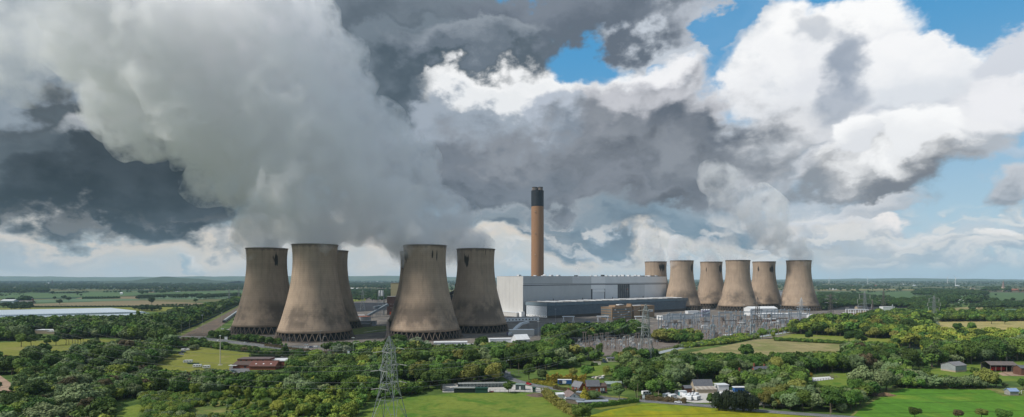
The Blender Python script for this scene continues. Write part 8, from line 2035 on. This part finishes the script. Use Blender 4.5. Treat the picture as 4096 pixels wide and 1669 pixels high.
# ------------------------------------------------------------------ steam from the towers
def steam_material(name, density, aniso=0.15, wisps=0.0):
    m = bpy.data.materials.new(name); m.use_nodes = True; nt = m.node_tree; nt.nodes.clear()
    out = NN(nt, 'ShaderNodeOutputMaterial')
    v = NN(nt, 'ShaderNodeVolumePrincipled', {'Color': (0.998, 0.993, 1.0), 'Density': density, 'Anisotropy': aniso})
    nt.links.new(v.outputs[0], out.inputs['Volume'])
    if wisps:
        pos = NN(nt, 'ShaderNodeNewGeometry').outputs['Position']
        n = NN(nt, 'ShaderNodeTexNoise', {'Vector': pos, 'Scale': 1.0 / wisps, 'Detail': 4.0, 'Roughness': 0.6}).outputs[0]
        nt.links.new(MR(nt, n, 0.42, 0.64, 0.0, density * 3.4), v.inputs['Density'])
        m.cycles.volume_step_rate = 0.35
    return m

def icos(sub=2):
    bm = bmesh.new(); bmesh.ops.create_icosphere(bm, subdivisions=sub, radius=1.0)
    v = np.array([x.co[:] for x in bm.verts]); f = [tuple(x.index for x in p.verts) for p in bm.faces]
    bm.free(); return v, f
ICO = icos(2)

def billow(name, balls, voxel, mat, puffs, parent=None, seed=1):
    """one closed skin round a set of balls, swollen into billows"""
    mb = MB()
    for (c, r) in balls: mb.add(ICO[0] * r + np.array(c), ICO[1])
    o = mb.build(name, None, fix=False)
    rm = o.modifiers.new('skin', 'REMESH'); rm.mode = 'VOXEL'; rm.voxel_size = voxel
    for i, (size, strength, depth) in enumerate(puffs):
        t = bpy.data.textures.new('billow', 'CLOUDS'); t.noise_scale = size; t.noise_depth = depth; t.noise_basis = 'BLENDER_ORIGINAL'
        d = o.modifiers.new('swell', 'DISPLACE'); d.texture = t; d.strength = strength; d.mid_level = 0.45; d.texture_coords = 'GLOBAL'
    r2 = o.modifiers.new('close', 'REMESH'); r2.mode = 'VOXEL'; r2.voxel_size = voxel
    dg = bpy.context.evaluated_depsgraph_get()
    me = bpy.data.meshes.new_from_object(o.evaluated_get(dg))
    me.name = name; me.materials.clear(); me.materials.append(mat)
    me.polygons.foreach_set('use_smooth', [True] * len(me.polygons))
    bpy.data.objects.remove(o)
    return link(name, me, parent)

def plume_balls(path, r0, r1, dy, rng, jit=0.35, n=26, start=3):
    """path: photo points with distance; radius grows from r0 to r1 (metres)"""
    P = [A(px, d, EYE + (CY - py) * d / F) for px, py, d in path]
    seg = [0]
    for a, b in zip(P, P[1:]): seg.append(seg[-1] + (b - a).length)
    out = []; L = seg[-1]; s = 0.0
    while s < L:
        k = max(i for i in range(len(P)) if seg[i] <= s + 1e-6); k = min(k, len(P) - 2)
        t = (s - seg[k]) / max(seg[k+1] - seg[k], 1e-6)
        p = P[k].lerp(P[k+1], t); u = s / L
        r = r0 + (r1 - r0) * u ** 0.8
        m = 1 if u < 0.06 else 3 if u < 0.3 else 4
        for q in range(m):
            j = jit * r * (0 if u < 0.04 else 1) * (1.0 if m == 1 else 1.9)
            c = p + Vector((rng.uniform(-1, 1), rng.uniform(-1, 1) * 0.8, rng.uniform(-1, 1))) * j
            out.append((c, r * (rng.uniform(0.75, 1.0) if m == 1 else rng.uniform(0.42, 0.8))))
        s += r * (0.45 if u < 0.1 else 0.5)
    return out
rng = random.Random(21)
near_balls = []
NEAR_PATHS = [
    ([(1068, 996, 790), (1050, 930, 788), (1010, 810, 780), (920, 660, 765), (790, 510, 750), (640, 370, 735), (500, 270, 725)], 24.5, 66),
    ([(1260, 982, 703), (1235, 900, 702), (1170, 760, 700), (1030, 560, 695), (870, 390, 690), (680, 220, 685), (540, 90, 680), (420, -40, 675)], 24.5, 74),
    ([(1318, 1006, 856), (1290, 940, 855), (1210, 780, 850), (1100, 600, 845), (960, 420, 840), (780, 200, 835), (600, -40, 830)], 24.5, 85),
    ([(1671, 1008, 879), (1610, 950, 877), (1500, 850, 873), (1370, 680, 868), (1230, 480, 862), (1060, 260, 855), (900, -20, 850)], 24.5, 88),
    ([(1700, 986, 719), (1650, 940, 718), (1540, 870, 716), (1400, 740, 714), (1260, 560, 710), (1120, 380, 705), (980, 180, 700), (850, -60, 695)], 24.5, 76),
    ([(1903, 1000, 807), (1860, 960, 806), (1760, 880, 804), (1640, 740, 800), (1530, 590, 797), (1350, 430, 792), (1150, 240, 786), (950, 20, 780)], 24.5, 74),
]
for path, r0, r1 in NEAR_PATHS: near_balls += plume_balls(path, r0, r1, 0, rng)
steam = billow('steam_plume', [(c, r * 1.10 + (2.5 if r > 26 else 0)) for c, r in near_balls], 4.2, steam_material('steam', 0.013, wisps=20.0), [(34.0, 30.0, 1), (12.0, 12.0, 2), (6.0, 5.0, 1)])
billow('dense_core', near_balls, 4.2, steam_material('steam_core', 0.0085), [(30.0, 24.0, 1), (11.0, 10.0, 2)], parent=steam)
mouth = []
for path, r0, r1 in NEAR_PATHS: mouth += plume_balls([path[0], path[1], tuple(0.5 * (a_ + b_) for a_, b_ in zip(path[1], path[2]))], 24.0, 30, 0, rng, jit=0.2)
billow('mouth_steam', mouth, 3.2, steam_material('steam_mouth', 0.020), [(14.0, 9.0, 2)], parent=steam)
drift = plume_balls([(640, 330, 735), (420, 230, 725), (180, 130, 715), (-150, 20, 700)], 62, 105, 0, rng) + plume_balls([(600, 130, 690), (380, 20, 680), (100, -120, 670)], 66, 90, 0, rng)
dr = billow('steam_drift', drift, 6.0, steam_material('steam_drift', 0.0042, wisps=40.0), [(40.0, 36.0, 1), (14.0, 12.0, 2)])
stuff(dr, 'thin grey veil of steam drifting off to the upper left', 'steam')
stuff(steam, 'great grey cloud of steam drifting up off the six nearer cooling towers', 'steam')
FAR_PATHS = [
    ('steam rising straight up from the tallest plume of the far tower row', [(2951, 1048, 1318), (2948, 1000, 1318), (2938, 920, 1316), (2920, 840, 1314), (2890, 760, 1312), (2850, 700, 1310)], 24, 60, 0.006),
    ('steam leaning to the left off the last tower of the far row', [(3195, 1050, 1330), (3180, 1005, 1330), (3120, 950, 1328), (3060, 890, 1326), (3000, 820, 1324)], 24, 58, 0.012),
    ('faint wisp of steam over the far tower half hidden by the boiler house', [(2623, 1052, 1430), (2615, 1010, 1430), (2598, 965, 1430), (2585, 930, 1430)], 23, 32, 0.014),
    ('faint wisp of steam over the second tower of the far row', [(2727, 1050, 1345), (2718, 1012, 1345), (2695, 985, 1345), (2670, 975, 1345)], 23, 28, 0.014),
    ('faint wisp of steam over the third tower of the far row', [(2845, 1054, 1445), (2836, 1015, 1445), (2818, 985, 1445), (2800, 968, 1445)], 22, 28, 0.014),
    ('thin wisp of steam from a vent on the boiler house roof', [(2312, 1108, 1150), (2317, 1088, 1150), (2306, 1066, 1150), (2312, 1048, 1150)], 2.0, 6.0, 0.05),
]
for lab, path, r0, r1, dens in FAR_PATHS:
    st = billow('steam_plume', plume_balls(path, r0, r1, 0, rng, jit=0.28), 5.0 if r0 > 5 else 0.8, steam_material('steam_thin', dens, wisps=30.0 if r0 > 5 else 0.0), [(30.0, 18.0, 1), (12.0, 8.0, 2)] if r0 > 5 else [(4.0, 2.5, 1)])
    stuff(st, lab, 'steam')

# ------------------------------------------------------------------ air
hz = MB().box(-16000, 16000, -400, 15500, -1.5, 610).build('haze', None)
hm = bpy.data.materials.new('air'); hm.use_nodes = True
nt = hm.node_tree; nt.nodes.clear()
_o = NN(nt, 'ShaderNodeOutputMaterial')
_v = NN(nt, 'ShaderNodeVolumePrincipled', {'Color': (0.56, 0.79, 1.0), 'Density': 0.000036, 'Anisotropy': 0.0})
nt.links.new(_v.outputs[0], _o.inputs['Volume'])
hz.data.materials.append(hm)
stuff(hz)

# ------------------------------------------------------------------ every label singles out one thing
ONES = ['', 'first', 'second', 'third', 'fourth', 'fifth', 'sixth', 'seventh', 'eighth', 'ninth', 'tenth', 'eleventh', 'twelfth', 'thirteenth', 'fourteenth', 'fifteenth', 'sixteenth', 'seventeenth', 'eighteenth', 'nineteenth']
TENS = ['', '', 'twent', 'thirt', 'fort', 'fift', 'sixt', 'sevent', 'eight', 'ninet']
def ordinal(n):
    if n < 20: return ONES[n]
    return TENS[n // 10] + ('ieth' if n % 10 == 0 else 'y-' + ONES[n % 10])
by_label = {}
for o in COL.objects:
    if o.parent is None and o.get('label') and o.get('kind') is None: by_label.setdefault(o['label'], []).append(o)
for lab, obs in by_label.items():
    if len(obs) < 2: continue
    obs.sort(key=lambda o: o.location.x / max(o.location.y, 1.0))
    for i, o in enumerate(obs): o['label'] = f'{lab}, {ordinal(i + 1)} from the left'
